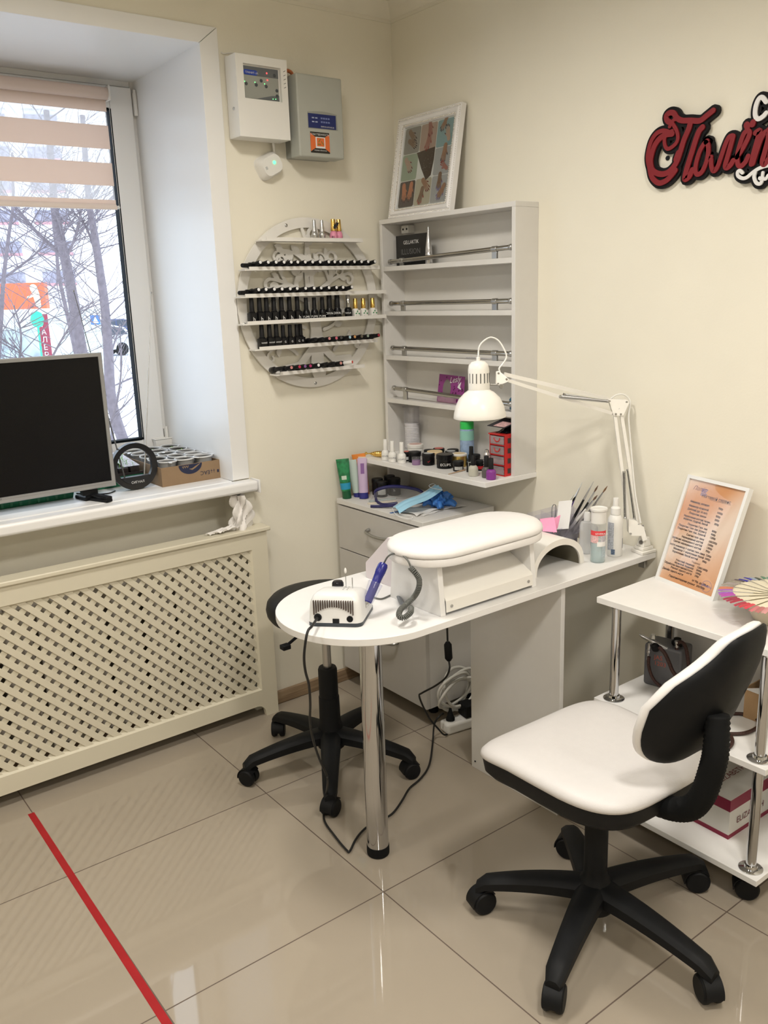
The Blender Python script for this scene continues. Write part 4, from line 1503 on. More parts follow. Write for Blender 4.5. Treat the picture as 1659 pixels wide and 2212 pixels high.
# top shelf: two silver bottles, two pink ones with gold caps and black star ribbon
CONE = [(.0085, .0300), (.0080, .033), (.0055, .068), (.0050, .069)]
silv = bottle_proto('nail_polish', (-.398, YB, ZS[0]), SILVER, SILVER, 'silver nail polish bottle on the top rack shelf, left of the silver pair', 'silver polish bottles', br=.0110, bh=.0300, cap_prof=CONE)
copy_tree(silv, (-.366, YB, ZS[0]), label='silver nail polish bottle on the top rack shelf, right of the silver pair')
GCAP = [(.0095, .0335), (.0095, .035), (.0078, .072), (.0074, .073)]
PINK = mat('pink_polish', (.72, .27, .40), .18)
pk = bottle_proto('nail_polish', (-.318, YB, ZS[0]), PINK, GOLD, 'pink nail polish bottle with gold cap and black star ribbon on the top rack shelf', 'pink bottles with gold caps', br=.0135, bh=.0335, cap_prof=GCAP, shoulder=.016, text=('BS', .011, .008), tcol=PRINTK)
stx = MB()
for cx_, cz_, r_ in ((-.315, ZS[0] + .050, .011), (-.308, ZS[0] + .058, .009), (-.320, ZS[0] + .045, .008)):
    pts = []
    for i in range(10):
        a = PI / 2 + i * PI / 5
        rr_ = r_ if i % 2 == 0 else r_ * .45
        pts.append((cx_ + rr_ * math.cos(a), YB - .0125 - (.0005 if r_ < .01 else 0) - (.0005 if r_ < .0085 else 0), cz_ + rr_ * math.sin(a)))
    stx.prism(pts, (0, .0006, 0))
stx.build('star_ribbon', PRINTK, pk, smooth=0)
pk2 = thing('nail_polish', 'pink nail polish bottle with gold cap behind the starred one on the top rack shelf', 'nail polish', (-.292, YB + .004, ZS[0]), 'pink bottles with gold caps')
for ch in list(pk.children)[:2]:
    c = ch.copy()
    col.objects.link(c)
    c.parent = pk2

# lying bottles: cap points to the room, body towards the wall
def lying_proto(loc, label, group, cap_m, dot_m, cat='nail polish'):
    t_ = thing('nail_polish', label, cat, loc, group)
    o = Vector(loc)
    ax = Vector((0, -1, 0))
    b = MB()
    b.lathe([(.0095, 0), (.0105, .0015), (.0105, .026), (.0085, .031), (.0068, .034)], o + Vector((0, .033, 0)), 20, ax)
    b.build('bottle', BLK, t_, smooth=40)
    MB().lathe([(.0072, .0343), (.0074, .036), (.0068, .0685), (.0062, .0695)], o + Vector((0, .033, 0)), 18, ax).build('cap', cap_m, t_, smooth=40)
    MB().lathe([(.0052, 0), (.0052, .0003), (0.0, .0003)], o + Vector((0, .033 - .0696, 0)), 16, ax).build('dot_sticker', dot_m, t_, smooth=0)
    return t_
DOT = mat('white_dot_sticker', (.80, .80, .80), .5)
lp = None
def set_mat(ob, m_):
    ob.material_slots[0].link = 'OBJECT'
    ob.material_slots[0].material = m_
def put_lying(x, row, label, group, dot=DOT, cap=BLKM, dz=0.0, ry=0.0, yy=0.0):
    global lp
    loc = (x, -.0460 + yy, ZS[row] + .0152 + dz)
    if lp is None:
        lp = lying_proto(loc, label, group, cap, dot)
        lp.rotation_euler = (0, 0, ry)
        return lp
    r = copy_tree(lp, loc, (0, 0, ry), label, group)
    for c in r.children:
        if c.name.startswith('dot_sticker'):
            if dot is None:
                bpy.data.objects.remove(c)
            else:
                set_mat(c, dot)
        elif c.name.startswith('cap') and cap is not BLKM:
            set_mat(c, cap)
    return r
def xs_row(px_list, zoomy, z):
    return px_list
def rack_x(zx, zy, y=-.08):
    """x on the wall rack from a traced photo position"""
    return None
TILT = math.radians(-8)
_pl = put_lying
def put_tilted(x, row, label, group, dot=DOT, cap=BLKM, dz=0.0013, ry=0.0, yy=0.0):
    r = _pl(x, row, label, group, dot, cap, dz, 0.0, yy)
    r.rotation_euler = (TILT, 0, ry)
    return r


G2 = 'numbered black bottles lying on the second rack shelf'
for i, x in enumerate((-.642, -.612, -.582, -.551, -.523, -.497, -.467, -.437, -.406, -.370, -.345, -.320, -.290, -.260, -.229, -.199, -.168)):
    put_tilted(x, 1, 'black bottle with white dot cap lying on the second rack shelf, %s from the left' % ORD[i], G2)
r = put_tilted(-.668, 1, 'black bottle lying sideways without a dot at the left end of the second rack shelf', G2, dot=None)
r.rotation_euler = (0, 0, math.radians(-62))
r.location.z -= .004
G3 = 'numbered black bottles lying on the third rack shelf'
for i, x in enumerate((-.655, -.627, -.595, -.565, -.533, -.505, -.471, -.436, -.407, -.374, -.342, -.314, -.275)):
    put_tilted(x, 2, 'black bottle with white dot cap lying on the third rack shelf, %s from the left' % ORD[i], G3)
r = put_tilted(-.686, 2, 'black bottle lying sideways without a dot at the left end of the third rack shelf', G3, dot=None)
r.rotation_euler = (0, 0, math.radians(-62))
r.location.z -= .004

G4 = 'standing bottles on the fourth rack shelf'
hb = None
for i, x in enumerate((-.664, -.634, -.607, -.578, -.548, -.516, -.484)):
    lab = 'black nail polish bottle with white h on the fourth rack shelf, %s from the left' % ORD[i]
    if hb is None:
        hb = bottle_proto('nail_polish', (x, YB, ZS[3]), BLK, BLKM, lab, G4, br=.0132, bh=.040, cr=.0085, chh=.044, square=True, text=('h', .019, .008))
    else:
        copy_tree(hb, (x, YB, ZS[3]), label=lab)
yu = None
for i, x in enumerate((-.448, -.414, -.380)):
    lab = 'sloping-shouldered black bottle with low white letters on the fourth rack shelf, %s of three' % ORD[i]
    if yu is None:
        yu = bottle_proto('nail_polish', (x, YB, ZS[3]), BLK, BLKM, lab, G4, br=.0138, bh=.039, cr=.0080, chh=.040, shoulder=.016, text=('YUMI', .0105, .010))
    else:
        copy_tree(yu, (x, YB, ZS[3]), label=lab)
dvb = bottle_proto('nail_polish', (-.351, YB - .002, ZS[3]), BLK, BLKM, 'tallest black bottle with white capitals on the fourth rack shelf, left of the two', G4, br=.0145, bh=.040, cr=.0100, chh=.052, text=('DIVA', .0115, .018))
copy_tree(dvb, (-.317, YB - .002, ZS[3]), label='tallest black bottle with white capitals on the fourth rack shelf, right of the two')
bottle_proto('nail_polish', (-.268, YB, ZS[3]), BLK, CHROME, 'black nail polish bottle with chrome cap on the fourth rack shelf', G4, br=.0140, bh=.040, cr=.0085, chh=.044, text=('GelLab', .0075, .018))
leafm = mat('leaf_print', (.05, .25, .10), .5)
cc = None
for i, x in enumerate((-.236, -.200, -.157)):
    lab = 'small white leafy bottle with gold cap on the fourth rack shelf, %s of three' % ORD[i]
    if cc is None:
        cc = bottle_proto('nail_polish', (x, YB, ZS[3]), WPLAST, GOLD, lab, 'white leafy bottles with gold caps', br=.0130, bh=.034, cr=.0085, chh=.036, square=True)
        s_ = MB()
        fw = Vector((0, -1, 0))
        for q, (dx_, dz_, a) in enumerate(((-.007, .006, 60), (.006, .005, 130), (-.006, .017, 20), (.007, .016, 150), (0, .024, 80))):
            a = math.radians(a)
            s_.ribbon([(x + dx_ + math.cos(a) * t * .007, YB - .0132, ZS[3] + dz_ + math.sin(a) * t * .007) for t in (-.5, -.2, .1, .5)], .0045, fw, .0002, 0, lambda t: .3 + math.sin(PI * t))
        s_.build('leaf_print', leafm, cc, smooth=0)
    else:
        copy_tree(cc, (x, YB, ZS[3]), label=lab)

G5 = 'bottles on the fifth rack shelf'
vz = None
for i, x in enumerate((-.632, -.602, -.575)):
    lab = 'black bottle with lowercase white lettering standing on the fifth rack shelf, %s from the left' % ORD[i]
    if vz is None:
        vz = bottle_proto('nail_polish', (x, YB, ZS[4]), BLK, BLKM, lab, G5, br=.0135, bh=.040, cr=.0085, chh=.040, square=True, text=('venzel', .0090, .018))
    else:
        copy_tree(vz, (x, YB, ZS[4]), label=lab)
gz = None
for i, x in enumerate((-.548, -.520, -.492, -.471)):
    lab = 'black bottle with small white G standing on the fifth rack shelf, %s of four' % ORD[i]
    if gz is None:
        gz = bottle_proto('nail_polish', (x, YB, ZS[4]), BLK, BLKM, lab, G5, br=.0128, bh=.037, cr=.0078, chh=.039, square=True, text=('G', .010, .016))
    else:
        copy_tree(gz, (x, YB + (.010 if i == 3 else 0), ZS[4]), label=lab)
def dotm(n, c):
    return mat('dot_' + n, c, .4)
L5 = [(-.440, None, 'plain black'), (-.412, None, 'dark'), (-.381, dotm('blush', (.60, .25, .24)), 'blush pink'), (-.355, dotm('rose', (.62, .14, .20)), 'rose'), (-.330, dotm('charcoal', (.06, .06, .06)), 'charcoal'), (-.296, dotm('sky', (.40, .60, .70)), 'pale blue'), (-.270, dotm('amber', (.60, .32, .12)), 'amber'), (-.243, dotm('olive', (.14, .12, .09)), 'dark olive'), (-.211, dotm('sage', (.28, .34, .27)), 'sage green'), (-.186, None, 'unmarked'), (-.161, dotm('crimson', (.35, .03, .05)), 'crimson')]
for i, (x, dm, w_) in enumerate(L5):
    put_tilted(x, 4, 'black bottle with %s cap end lying on the fifth rack shelf, right part' % w_, G5, dot=dm, yy=-.004 if i % 2 else .002)
G6 = 'bottles lying on the bottom rack shelf'
L6 = [(-.588, None, 'plain black'), (-.546, dotm('blush', None or (.60, .25, .24)), 'blush pink'), (-.513, dotm('cherry', (.50, .03, .08)), 'cherry red'), (-.490, dotm('violet', (.22, .10, .30)), 'violet'), (-.468, dotm('magenta', (.42, .03, .14)), 'magenta'), (-.434, DOT, 'white dotted'), (-.405, None, 'undotted dark'), (-.369, None, 'leaning dark'), (-.338, dotm('peach', (.60, .28, .25)), 'peach pink')]
for x, dm, w_ in L6:
    put_tilted(x, 5, 'black bottle with %s cap end lying on the bottom rack shelf' % w_, G6, dot=dm)
put_tilted(-.300, 5, 'white capped bottle with red dot lying on the bottom rack shelf', G6, dot=dotm('scarlet', (.70, .05, .03)), cap=WPLAST, ry=math.radians(25))


# ================================================================ things in the wall cabinet
ZB = .9050
bk = MB()
t_ = thing('book_box', 'flat black box with white and grey lettering in the top bay of the wall cabinet', 'box', (-.05, -.17, 1.5985))
bo = Vector((-.066, -.078, 1.5990))
bd_ = Vector((-.006, -.190, 0)).normalized()
bn = Vector((-bd_.y, bd_.x, 0))
if bn.x > 0:
    bn = -bn
MB().obox(bo - bn * .010, bd_ * .186, bn * .010, (0, 0, .106)).build('box', mat('black_card', (.012, .012, .013), .4), t_, bevel=.0008)
s_ = MB()
text_into(s_, 'GELLAKTIK', bo + bd_ * .045 + Vector((0, 0, .074)) + bn * .0002, bd_, (0, 0, 1), .018)
s_.build('lettering', PRINTW, t_, smooth=0)
s_ = MB()
text_into(s_, 'ILLUSION', bo + bd_ * .030 + Vector((0, 0, .039)) + bn * .0002, bd_, (0, 0, 1), .027)
text_into(s_, '13', bo + bd_ * .080 + Vector((0, 0, .010)) + bn * .0002, bd_, (0, 0, 1), .008)
s_.build('lettering', mat('grey_print', (.16, .16, .16), .5), t_, smooth=0)

t_ = thing('nail_polish', 'tall silver cone shaped polish bottle beside the black box in the wall cabinet', 'nail polish', (-.075, -.272, 1.5985))
MB().lathe([(.0125, 0), (.0130, .003), (.0125, .034), (.0115, .037), (.0125, .038), (.0120, .041)], (-.075, -.272, 1.5985), 20).build('bottle', SILVER, t_)
MB().lathe([(.0118, .0412), (.0114, .052), (.0075, .080), (.0030, .115), (.0012, .1265), (.0004, .128)], (-.075, -.272, 1.5985), 20).build('cap', SILVER, t_)

# leopard card stand
t_ = thing('product_card', 'purple leopard print card with an oval cut-out and white script, behind the lowest chrome rail', 'card', (-.05, -.33, 1.1145))
co = Vector((-.045, -.268, 1.1148))
cx_ = Vector((-.004, -.146, 0)).normalized()
cz_ = Vector((.10, 0, .94)).normalized()
cn = Vector((-1, 0, .1)).normalized()
c3 = lambda u, v, d=0: co + cx_ * u + cz_ * v + cn * d
pts = [c3(0, 0), c3(.146, 0), c3(.146, .095), c3(.006, .098)]
b = MB().use(mat('card_purple', (.26, .045, .22), .5))
b.prism(pts, cn * .0012)
b.use(mat('card_spots', (.09, .008, .07), .5))
random.seed(3)
for i in range(80):
    u, v = random.uniform(.006, .140), random.uniform(.006, .092)
    if (abs(u - .055) < .027 and abs(v - .045) < .036) or (u > .062 and v > .062):
        continue
    r_ = random.uniform(.0022, .0042)
    b.lathe([(r_, 0), (r_, .0002)], c3(u, v, .0012), 7, cn, sx=random.uniform(.6, 1.0))
b.use(mat('card_window', (.20, .18, .165), .3))
b.prism([c3(.052 + .0 + (.018 * math.cos(a) + .013 * math.sin(a)), .046 + (.030 * math.sin(a) - .018 * math.cos(a)), .0014) for a in [2 * PI * i / 28 for i in range(28)]], cn * .0002)
text_into(b.use(PRINTW), 'Lesly', c3(.066, .068, .0018), cx_ + cz_ * .15, cz_ - cx_ * .15, .030, shear=.4)
b.ribbon([c3(.112, .056, .0018), c3(.120, .062, .0018), c3(.128, .074, .0018)], .008, cn, .0002, 0, lambda t: .3 + math.sin(PI * t))
b.ribbon([c3(.112, .056, .0018), c3(.122, .055, .0018), c3(.130, .050, .0018)], .007, cn, .0002, 0, lambda t: .3 + math.sin(PI * t))
b.build('card', None, t_, smooth=0)
MB().obox(c3(.020, -.0005, .004), cx_ * .090, cz_ * .018, cn * .012).build('tray', clear_mat('pink_clear', (.9, .7, .82), .1, .1, .25), t_, smooth=0)
# teal bottle
t_ = thing('nail_polish', 'teal bottle with grey cap at the right end of the lowest railed shelf', 'nail polish', (-.040, -.655, 1.1145))
MB().lathe([(.016, 0), (.017, .002), (.017, .022), (.016, .026), (.018, .028), (.018, .034), (.009, .044)], (-.040, -.655, 1.1145), 20).build('bottle', mat('teal_glass', (.02, .13, .22), .15), t_)
MB().lathe([(.0095, .0442), (.0090, .078), (.0085, .080)], (-.040, -.655, 1.1145), 16).build('cap', mat('teal_grey_cap', (.13, .19, .20), .4), t_)
# clear comb lying on the third shelf
t_ = MB()
t_.obox((-.060, -.440, 1.2772), (.004, -.11, 0), (.022, .001, 0), (0, 0, .003))
for i in range(22):
    t_.box(-.0635, -.0605, -.446 - i * .0048, -.4482 - i * .0048, 1.2772, 1.2792)
tag(t_.build('nail_tip_set', ACRYL, smooth=0), 'clear strip of nail tips lying on the third railed shelf of the cabinet', 'nail tips')

# small acrylic hanger with cotton pads
t_ = thing('cotton_pad_holder', 'clear tube holder filled with white cotton pads at the left of the cabinet counter', 'cotton pads', (-.04, -.10, ZB))
pc = Vector((-.045, -.118, 0))
MB().lathe([(.036, .176), (.036, .178), (.024, .178)], (pc.x, pc.y, ZB), 32).build('lid', ACRYL, t_)
MB().lathe([(.030, .018), (.030, .176), (.0285, .176), (.0285, .018)], (pc.x, pc.y, ZB), 32).build('tube', ACRYL, t_)
MB().box(pc.x - .006, pc.x + .030, pc.y - .012, pc.y + .012, ZB, ZB + .018).build('foot', ACRYL, t_)
b = MB()
prof = []
for i in range(15):
    z = .020 + i * .0062
    prof += [(.0265, z), (.0280, z + .002), (.0280, z + .0042), (.0265, z + .006)]
b.lathe(prof, (pc.x, pc.y, ZB), 28)
b.build('cotton_pads', mat('cotton', (.80, .79, .77), .95), t_, smooth=60)

# spray can with green cap
t_ = thing('spray_can', 'tall clear blue can with bright green cap standing behind the jars', 'spray can', (-.040, -.415, ZB))
sc3 = (-.050, -.432, ZB)
MB().lathe([(.024, 0), (.025, .002), (.025, .118), (.024, .124)], sc3, 28).build('can', mat('can_blue', (.30, .42, .62), .25, .0, var=.15, scale=90), t_)
MB().lathe([(.0252, .084), (.0254, .084), (.0254, .118), (.0252, .118)], sc3, 28).build('label_band', mat('can_teal', (.28, .58, .50), .3), t_)
MB().lathe([(.0245, .1242), (.0245, .146), (.022, .149)], sc3, 28).build('cap', mat('cap_green', (.03, .55, .10), .3), t_)

# red mini drawers
t_ = thing('mini_drawers', 'small red plastic organizer with four clear drawers at the right end of the cabinet counter', 'organizer', (-.09, -.665, ZB))
ox0, ox1, oy0, oy1, oh = -.1300, -.035, -.6995, -.628, .135
b = MB()
b.box(ox0, ox1, oy0, oy0 + .003, ZB, ZB + oh)
b.box(ox0, ox1, oy1 - .003, oy1, ZB, ZB + oh)
b.box(ox1 - .003, ox1, oy0 + .003, oy1 - .003, ZB, ZB + oh)
b.box(ox0 - .003, ox1, oy0 - .0005, oy1 + .003, ZB + oh, ZB + oh + .004)
for k in range(4):
    b.box(ox0, ox1 - .003, oy0 + .003, oy1 - .003, ZB + k * .0335, ZB + k * .0335 + .0035)
b.build('housing', RED, t_)
s_ = MB()
for k in range(4):
    s_.box(ox0 + .012, ox0 + .026, oy0 - .0008, oy0 - .0001, ZB + k * .0335 + .009, ZB + k * .0335 + .026)
s_.build('side_window', mat('dark_window', (.05, .03, .03), .4), t_, smooth=0)
CLR = clear_mat('clear_pinkish', (.88, .80, .82), .08, .14, .22)
for k in range(4):
    z0 = ZB + k * .0335 + .0045
    d_ = MB()
    d_.box(ox0 - .0015, ox0 + .001, oy0 + .005, oy1 - .005, z0, z0 + .0265)
    d_.box(ox0 + .001, ox1 - .006, oy0 + .005, oy1 - .005, z0, z0 + .002)
    d_.build('drawer', CLR, t_, smooth=0)
    d_ = MB()
    d_.use(mat('drawer_content', (.30, .22, .22), .6, var=.3, scale=120)).box(ox0 + .004, ox1 - .010, oy0 + .010, oy1 - .012, z0 + .0022, z0 + .014)
    d_.build('content', None, t_, smooth=0)
    if k > 1:
        MB().tube([(ox0 - .0015, (oy0 + oy1) / 2 + .013 * math.cos(a), z0 + .021 + .013 * math.sin(a)) for a in [PI + PI * i / 8 for i in range(9)]], .0018, 6).build('handle', RED, t_)

b = MB()
b.grid(lambda u, v: Vector((-.112 + .085 * u + .004 * math.sin(9 * v), -.690 + .058 * v, ZB + .1400 + .016 * math.sin(PI * u) * math.sin(PI * v) * (1 + .35 * math.sin(u * 11 + v * 5)) + .0015 * math.sin(v * 17))), 16, 14)
b.grid(lambda u, v: Vector((-.112 + .085 * u + .004 * math.sin(9 * v), -.690 + .058 * v, ZB + .1395)), 4, 4)
tag(b.build('pouch', mat('black_film', (.012, .012, .014), .15), smooth=60), 'crumpled glossy black pouch on top of the red mini drawers', 'pouch')
t_ = thing('packet', 'black and pink printed packet lying tilted on the black pouch', 'packet', (-.09, -.66, ZB + .16))
po = Vector((-.145, -.632, ZB + .1640))
pa, pb = Vector((.085, .004, .016)), Vector((.018, -.062, -.0045))
MB().obox(po, pa, pb, (0, 0, .0015)).build('card', PRINTK, t_, smooth=0)
MB().obox(po + pa * .05 + pb * .30 + Vector((0, 0, .0016)), pa * .55, pb * .62, (0, 0, .0003)).build('pink_print', mat('pink_pattern', (.60, .38, .38), .5, var=.35, scale=160), t_, smooth=0)

# white bottles lettered ECLIPSE
wb = None
for i, (x, y) in enumerate(((-.213, -.166), (-.220, -.216), (-.213, -.262))):
    lab = 'white polish bottle with grey lettering on the cabinet counter, %s' % ('leftmost of three', 'middle one of three', 'rightmost of three')[i]
    if wb is None:
        wb = bottle_proto('nail_polish', (x, y, ZB), WPLAST, WPLAST, lab, 'white polish bottles on the cabinet counter', br=.0155, bh=.037, cr=.0082, chh=.040, text=('ECLIPSE', .0078, .014), tcol=mat('bottle_grey_print', (.12, .12, .14), .5))
    else:
        copy_tree(wb, (x, y, ZB), label=lab)

# gold foil sweet
t_ = MB()
g0_, g1_ = Vector((-.222, -.052, ZB + .011)), Vector((-.180, -.148, ZB + .013))
n_ = 26
t_.tube([g0_ + (g1_ - g0_) * (i / n_) for i in range(n_ + 1)], [max(.0018, .0105 * math.sin(PI * min(1, max(0, (i / n_ - .16) / .86))) ** .8 + (.0018 * (i % 2)) + (.006 * max(0, 1 - i / 3.2))) for i in range(n_ + 1)], 12)
tag(t_.build('foil_sachet', GOLD, smooth=30), 'wrinkled gold foil sachet lying at the left end of the cabinet counter', 'sachet')

# gel jars
def jar(loc, r, h, body_m, lid_m, label, lid_h=.012, label_m=None, text=None, top_m=None, tcol=None, group='gel jars on the cabinet counter', ts=.009):
    t_ = thing('gel_jar', label, 'jar', loc, group)
    MB().lathe([(r * .95, 0), (r, .0015), (r, h - .003), (r * .96, h)], loc, 28).build('jar', body_m, t_)
    MB().lathe([(r * 1.02, h + .0002), (r * 1.04, h + .001), (r * 1.04, h + lid_h - .002), (r * .98, h + lid_h)], loc, 28).build('lid', lid_m, t_)
    fw = Vector((-.62, -.78, 0)).normalized()
    rt = Vector((.78, -.62, 0))
    if label_m is not None:
        s_ = MB()
        s_.grid(lambda u, v: Vector(loc) + (fw * math.cos((u - .5) * 1.6) + rt * math.sin((u - .5) * 1.6)) * (r + .0003) + Vector((0, 0, h * (.25 + .5 * v))), 8, 2)
        s_.build('label', label_m, t_, smooth=60)
    if text:
        s_ = MB()
        text_into(s_, text, Vector(loc) + fw * (r + .0004) + Vector((0, 0, h * .36)), rt, (0, 0, 1), ts, 'CENTER')
        s_.build('lettering', tcol or PRINTW, t_, smooth=0)
    if top_m is not None:
        MB().lathe([(r * .8, 0), (r * .8, .0003)], (loc[0], loc[1], loc[2] + h + lid_h), 24).build('lid_sticker', top_m, t_, smooth=0)
    return t_
LILJ = clear_mat('lilac_glass', (.55, .36, .60), .08, .12, .45)
CORAL = mat('coral_print', (.65, .16, .13), .5)
CRM = mat('cream_print', (.70, .55, .33), .5)
jar((-.170, -.235, ZB), .0175, .022, BLK, BLKM, 'black gel jar with coral lid sticker just right of the white bottles', top_m=CORAL, label_m=PRINTW)
jar((-.110, -.215, ZB), .0290, .038, WPLAST, WPLAST, 'largest white tub with grey label among the jars', lid_h=.014, label_m=mat('tub_grey', (.10, .10, .11), .5), top_m=mat('tub_pink', (.65, .45, .42), .5))
jar((-.196, -.322, ZB), .0150, .018, LILJ, ACRYL, 'small lilac see-through jar in the front row of jars', lid_h=.010)
jar((-.165, -.275, ZB), .0220, .026, BLK, BLKM, 'black jar behind the lilac jar')
jar((-.166, -.355, ZB), .0220, .030, BLK, BLKM, 'black jar with red tick label and pale round lid sticker', text='✓', tcol=mat('red_print', (.5, .02, .03), .5), top_m=mat('pale_sticker', (.42, .44, .45), .5), ts=.014)
jar((-.160, -.437, ZB), .0295, .030, BLK, BLK, 'widest black jar with white lettering in the front row', lid_h=.018, text='ECLIPS', ts=.0125)
jar((-.130, -.348, ZB), .0270, .034, mat('jar_white', (.65, .60, .52), .3), CRM, 'pale jar with cream lid behind the red ticked jar', lid_h=.010)
jar((-.108, -.455, ZB), .0260, .038, mat('gold_jar', (.55, .40, .12), .25, .8), WPLAST, 'gold sided jar with white lid behind the widest black jar', lid_h=.008, top_m=CRM)
jar((-.166, -.512, ZB), .0185, .022, BLK, BLKM, 'small black jar with barcode label right of the widest jar', label_m=mat('barcode_grey', (.45, .45, .44), .5, var=.5, scale=600))
jar((-.105, -.560, ZB), .0170, .022, BLK, BLKM, 'small black jar with red stripe behind the polish bottles', label_m=mat('red_print', (.5, .02, .03), .5))
for i, (x, y, tm, w_) in enumerate(((-.060, -.150, None, 'plain black jar deep in the corner behind the white bottles'), (-.060, -.290, CORAL, 'black jar with coral lid in the back row'), (-.040, -.345, None, 'black jar right of the coral lidded one in the back row'), (-.085, -.395, MATS['tub_grey'], 'dark grey lidded jar in the back row'), (-.105, -.290, None, 'black jar behind the one with red tick'), (-.060, -.480, None, 'black jar left of the green capped can'), (-.068, -.365, MATS['pale_sticker'], 'black jar with grey lid sticker in the back row'))):
    jar((x, y, ZB), .0205, .026, BLK, BLKM, w_, top_m=tm)

# polish bottles at the right of the counter
bottle_proto('nail_polish', (-.150, -.560, ZB), BLK, BLKM, 'tall black nail polish bottle with pale label behind the small barcode jar', 'polish bottles by the red drawers', br=.0125, bh=.040, cr=.0078, chh=.048, square=True, band=(.006, .036, mat('pale_label', (.42, .43, .42), .5)))
PCLR = mat('grey_pearl', (.32, .31, .29), .2)
bottle_proto('nail_polish', (-.190, -.612, ZB), mat('clear_polish', (.48, .47, .40), .12), BLKM, 'clear glittery nail polish bottle with black cap, leftmost in front of the red drawers', 'polish bottles by the red drawers', br=.0165, bh=.036, cr=.0082, chh=.034, shoulder=.012)
bottle_proto('nail_polish', (-.178, -.662, ZB), mat('taupe_polish', (.10, .09, .09), .15), BLKM, 'dark taupe nail polish bottle with black cap in front of the red drawers', 'polish bottles by the red drawers', br=.0155, bh=.036, cr=.0088, chh=.036, shoulder=.010)
bottle_proto('nail_polish', (-.188, -.694, ZB), mat('purple_polish', (.22, .035, .26), .15), BLKM, 'purple nail polish bottle with black cap at the front corner of the counter', 'polish bottles by the red drawers', br=.0165, bh=.034, cr=.0085, chh=.036, shoulder=.010)
t_ = thing('bead_bottle', 'narrow beaded silver bottle between the black capped polish bottles', 'bottle', (-.140, -.625, ZB))
b = MB()
prof = [(.010, 0)]
for i in range(9):
    prof += [(.010, .004 + i * .0075), (.0125, .0075 + i * .0075)]
b.lathe(prof + [(.008, .074)], (-.140, -.625, ZB), 14)
b.build('bottle', mat('beaded_silver', (.65, .62, .60), .25, .6), t_)
MB().lathe([(.008, .0742), (.007, .082), (.002, .085)], (-.140, -.625, ZB), 12).build('cap', SILVER, t_)
tag(MB().tube([(-.236, -.540, ZB + .0026), (-.150, -.527, ZB + .0026)], [.0012, .0026], 8).build('wooden_stick', mat('orangewood', (.55, .38, .24), .6)), 'thin orangewood stick lying at the front edge of the cabinet counter', 'stick')

# ================================================================ on the dresser
ZD = .757
def tube_thing(base, top, wt, cap_r, cap_h, m_b, m_c, label, group, extra=None):
    """squeeze tube standing on its cap, flattening to a crimped top end"""
    base, top = Vector(base), Vector(top)
    t_ = thing('cream_tube', label, 'tube', tuple(base), group)
    ax = (top - base).normalized()
    MB().lathe([(cap_r, 0), (cap_r, cap_h)], base, 24, ax).build('cap', m_c, t_)
    side = Vector((.72, -.69, 0))
    side = (side - ax * side.dot(ax)).normalized()
    nn = ax.cross(side)
    L = (top - base).length
    def fn(u, v):
        a = u * 2 * PI
        w_ = cap_r * 1.05 + (wt - cap_r * 1.05) * v ** .8
        th = cap_r * 1.05 * (1 - v) ** .75 + .0008
        return base + ax * (cap_h + .0003 + (L - cap_h) * v) + side * (w_ * math.cos(a)) + nn * (th * math.sin(a))
    b = MB().grid(fn, 32, 12, True)
    n = 32
    b.f.append(list(range(n))[::-1])
    b.m.append(0)
    b.f.append([11 * n + i for i in range(n)])
    b.m.append(0)
    b.mats = [m_b]
    if extra:
        extra(b, fn)
    b.build('tube', None, t_, smooth=50)
    return t_
def band_fn(v0, v1, m_, u0=.52, u1=.98):
    def f(b, fn):
        b.use(m_)
        def g(u, v):
            uu, vv = u0 + (u1 - u0) * u, v0 + (v1 - v0) * v
            c = fn(0, vv) * .5 + fn(.5, vv) * .5
            p = fn(uu, vv)
            return p + (p - c).normalized() * .0005
        b.grid(g, 10, 4)
    return f
tube_thing((-.316, -.052, ZD), (-.322, -.040, ZD + .150), .0250, .0170, .030, mat('green_tube', (.02, .20, .075), .3, var=.5, scale=45), mat('green_cap', (.01, .09, .035), .35), 'dark green cream tube with blue lower band, leftmost on the dresser', 'cream tubes on the dresser', lambda b, fn: (band_fn(.05, .25, mat('aqua_band', (.02, .28, .48), .4))(b, fn), band_fn(.36, .48, mat('pale_band', (.55, .65, .55), .4), .68, .82)(b, fn)))
tube_thing((-.268, -.058, ZD), (-.286, -.048, ZD + .142), .0185, .0170, .018, mat('mint_tube', (.50, .60, .56), .35), mat('navy_cap', (.03, .03, .20), .35), 'pale mint cream tube with navy cap behind the green one', 'cream tubes on the dresser')
tube_thing((-.226, -.046, ZD), (-.244, -.036, ZD + .158), .0270, .0165, .018, mat('orange_tube', (.75, .25, .05), .3), mat('orange_cap', (.70, .20, .04), .35), 'bright orange cream tube at the back of the dresser tubes', 'cream tubes on the dresser')
tube_thing((-.272, -.100, ZD), (-.262, -.082, ZD + .150), .0180, .0175, .022, mat('lilac_tube', (.52, .40, .58), .35), MATS['navy_cap'], 'lilac cream tube with navy cap, rightmost of the tubes', 'cream tubes on the dresser', band_fn(.55, .85, mat('violet_print', (.22, .10, .30), .5), .70, .82))
for i, (x, y, h_, w_) in enumerate(((-.196, -.086, .046, 'left'), (-.205, -.124, .042, 'front'), (-.142, -.092, .050, 'back'), (-.152, -.134, .048, 'right'))):
    jar((x, y, ZD), .0205 if i != 3 else .0235, h_, BLKM, BLKM, 'tall black jar on the dresser, %s one of the four' % w_, lid_h=.017, label_m=MATS['pale_label'] if i == 1 else None, text='h' if i == 3 else None, group='black jars on the dresser', ts=.014)
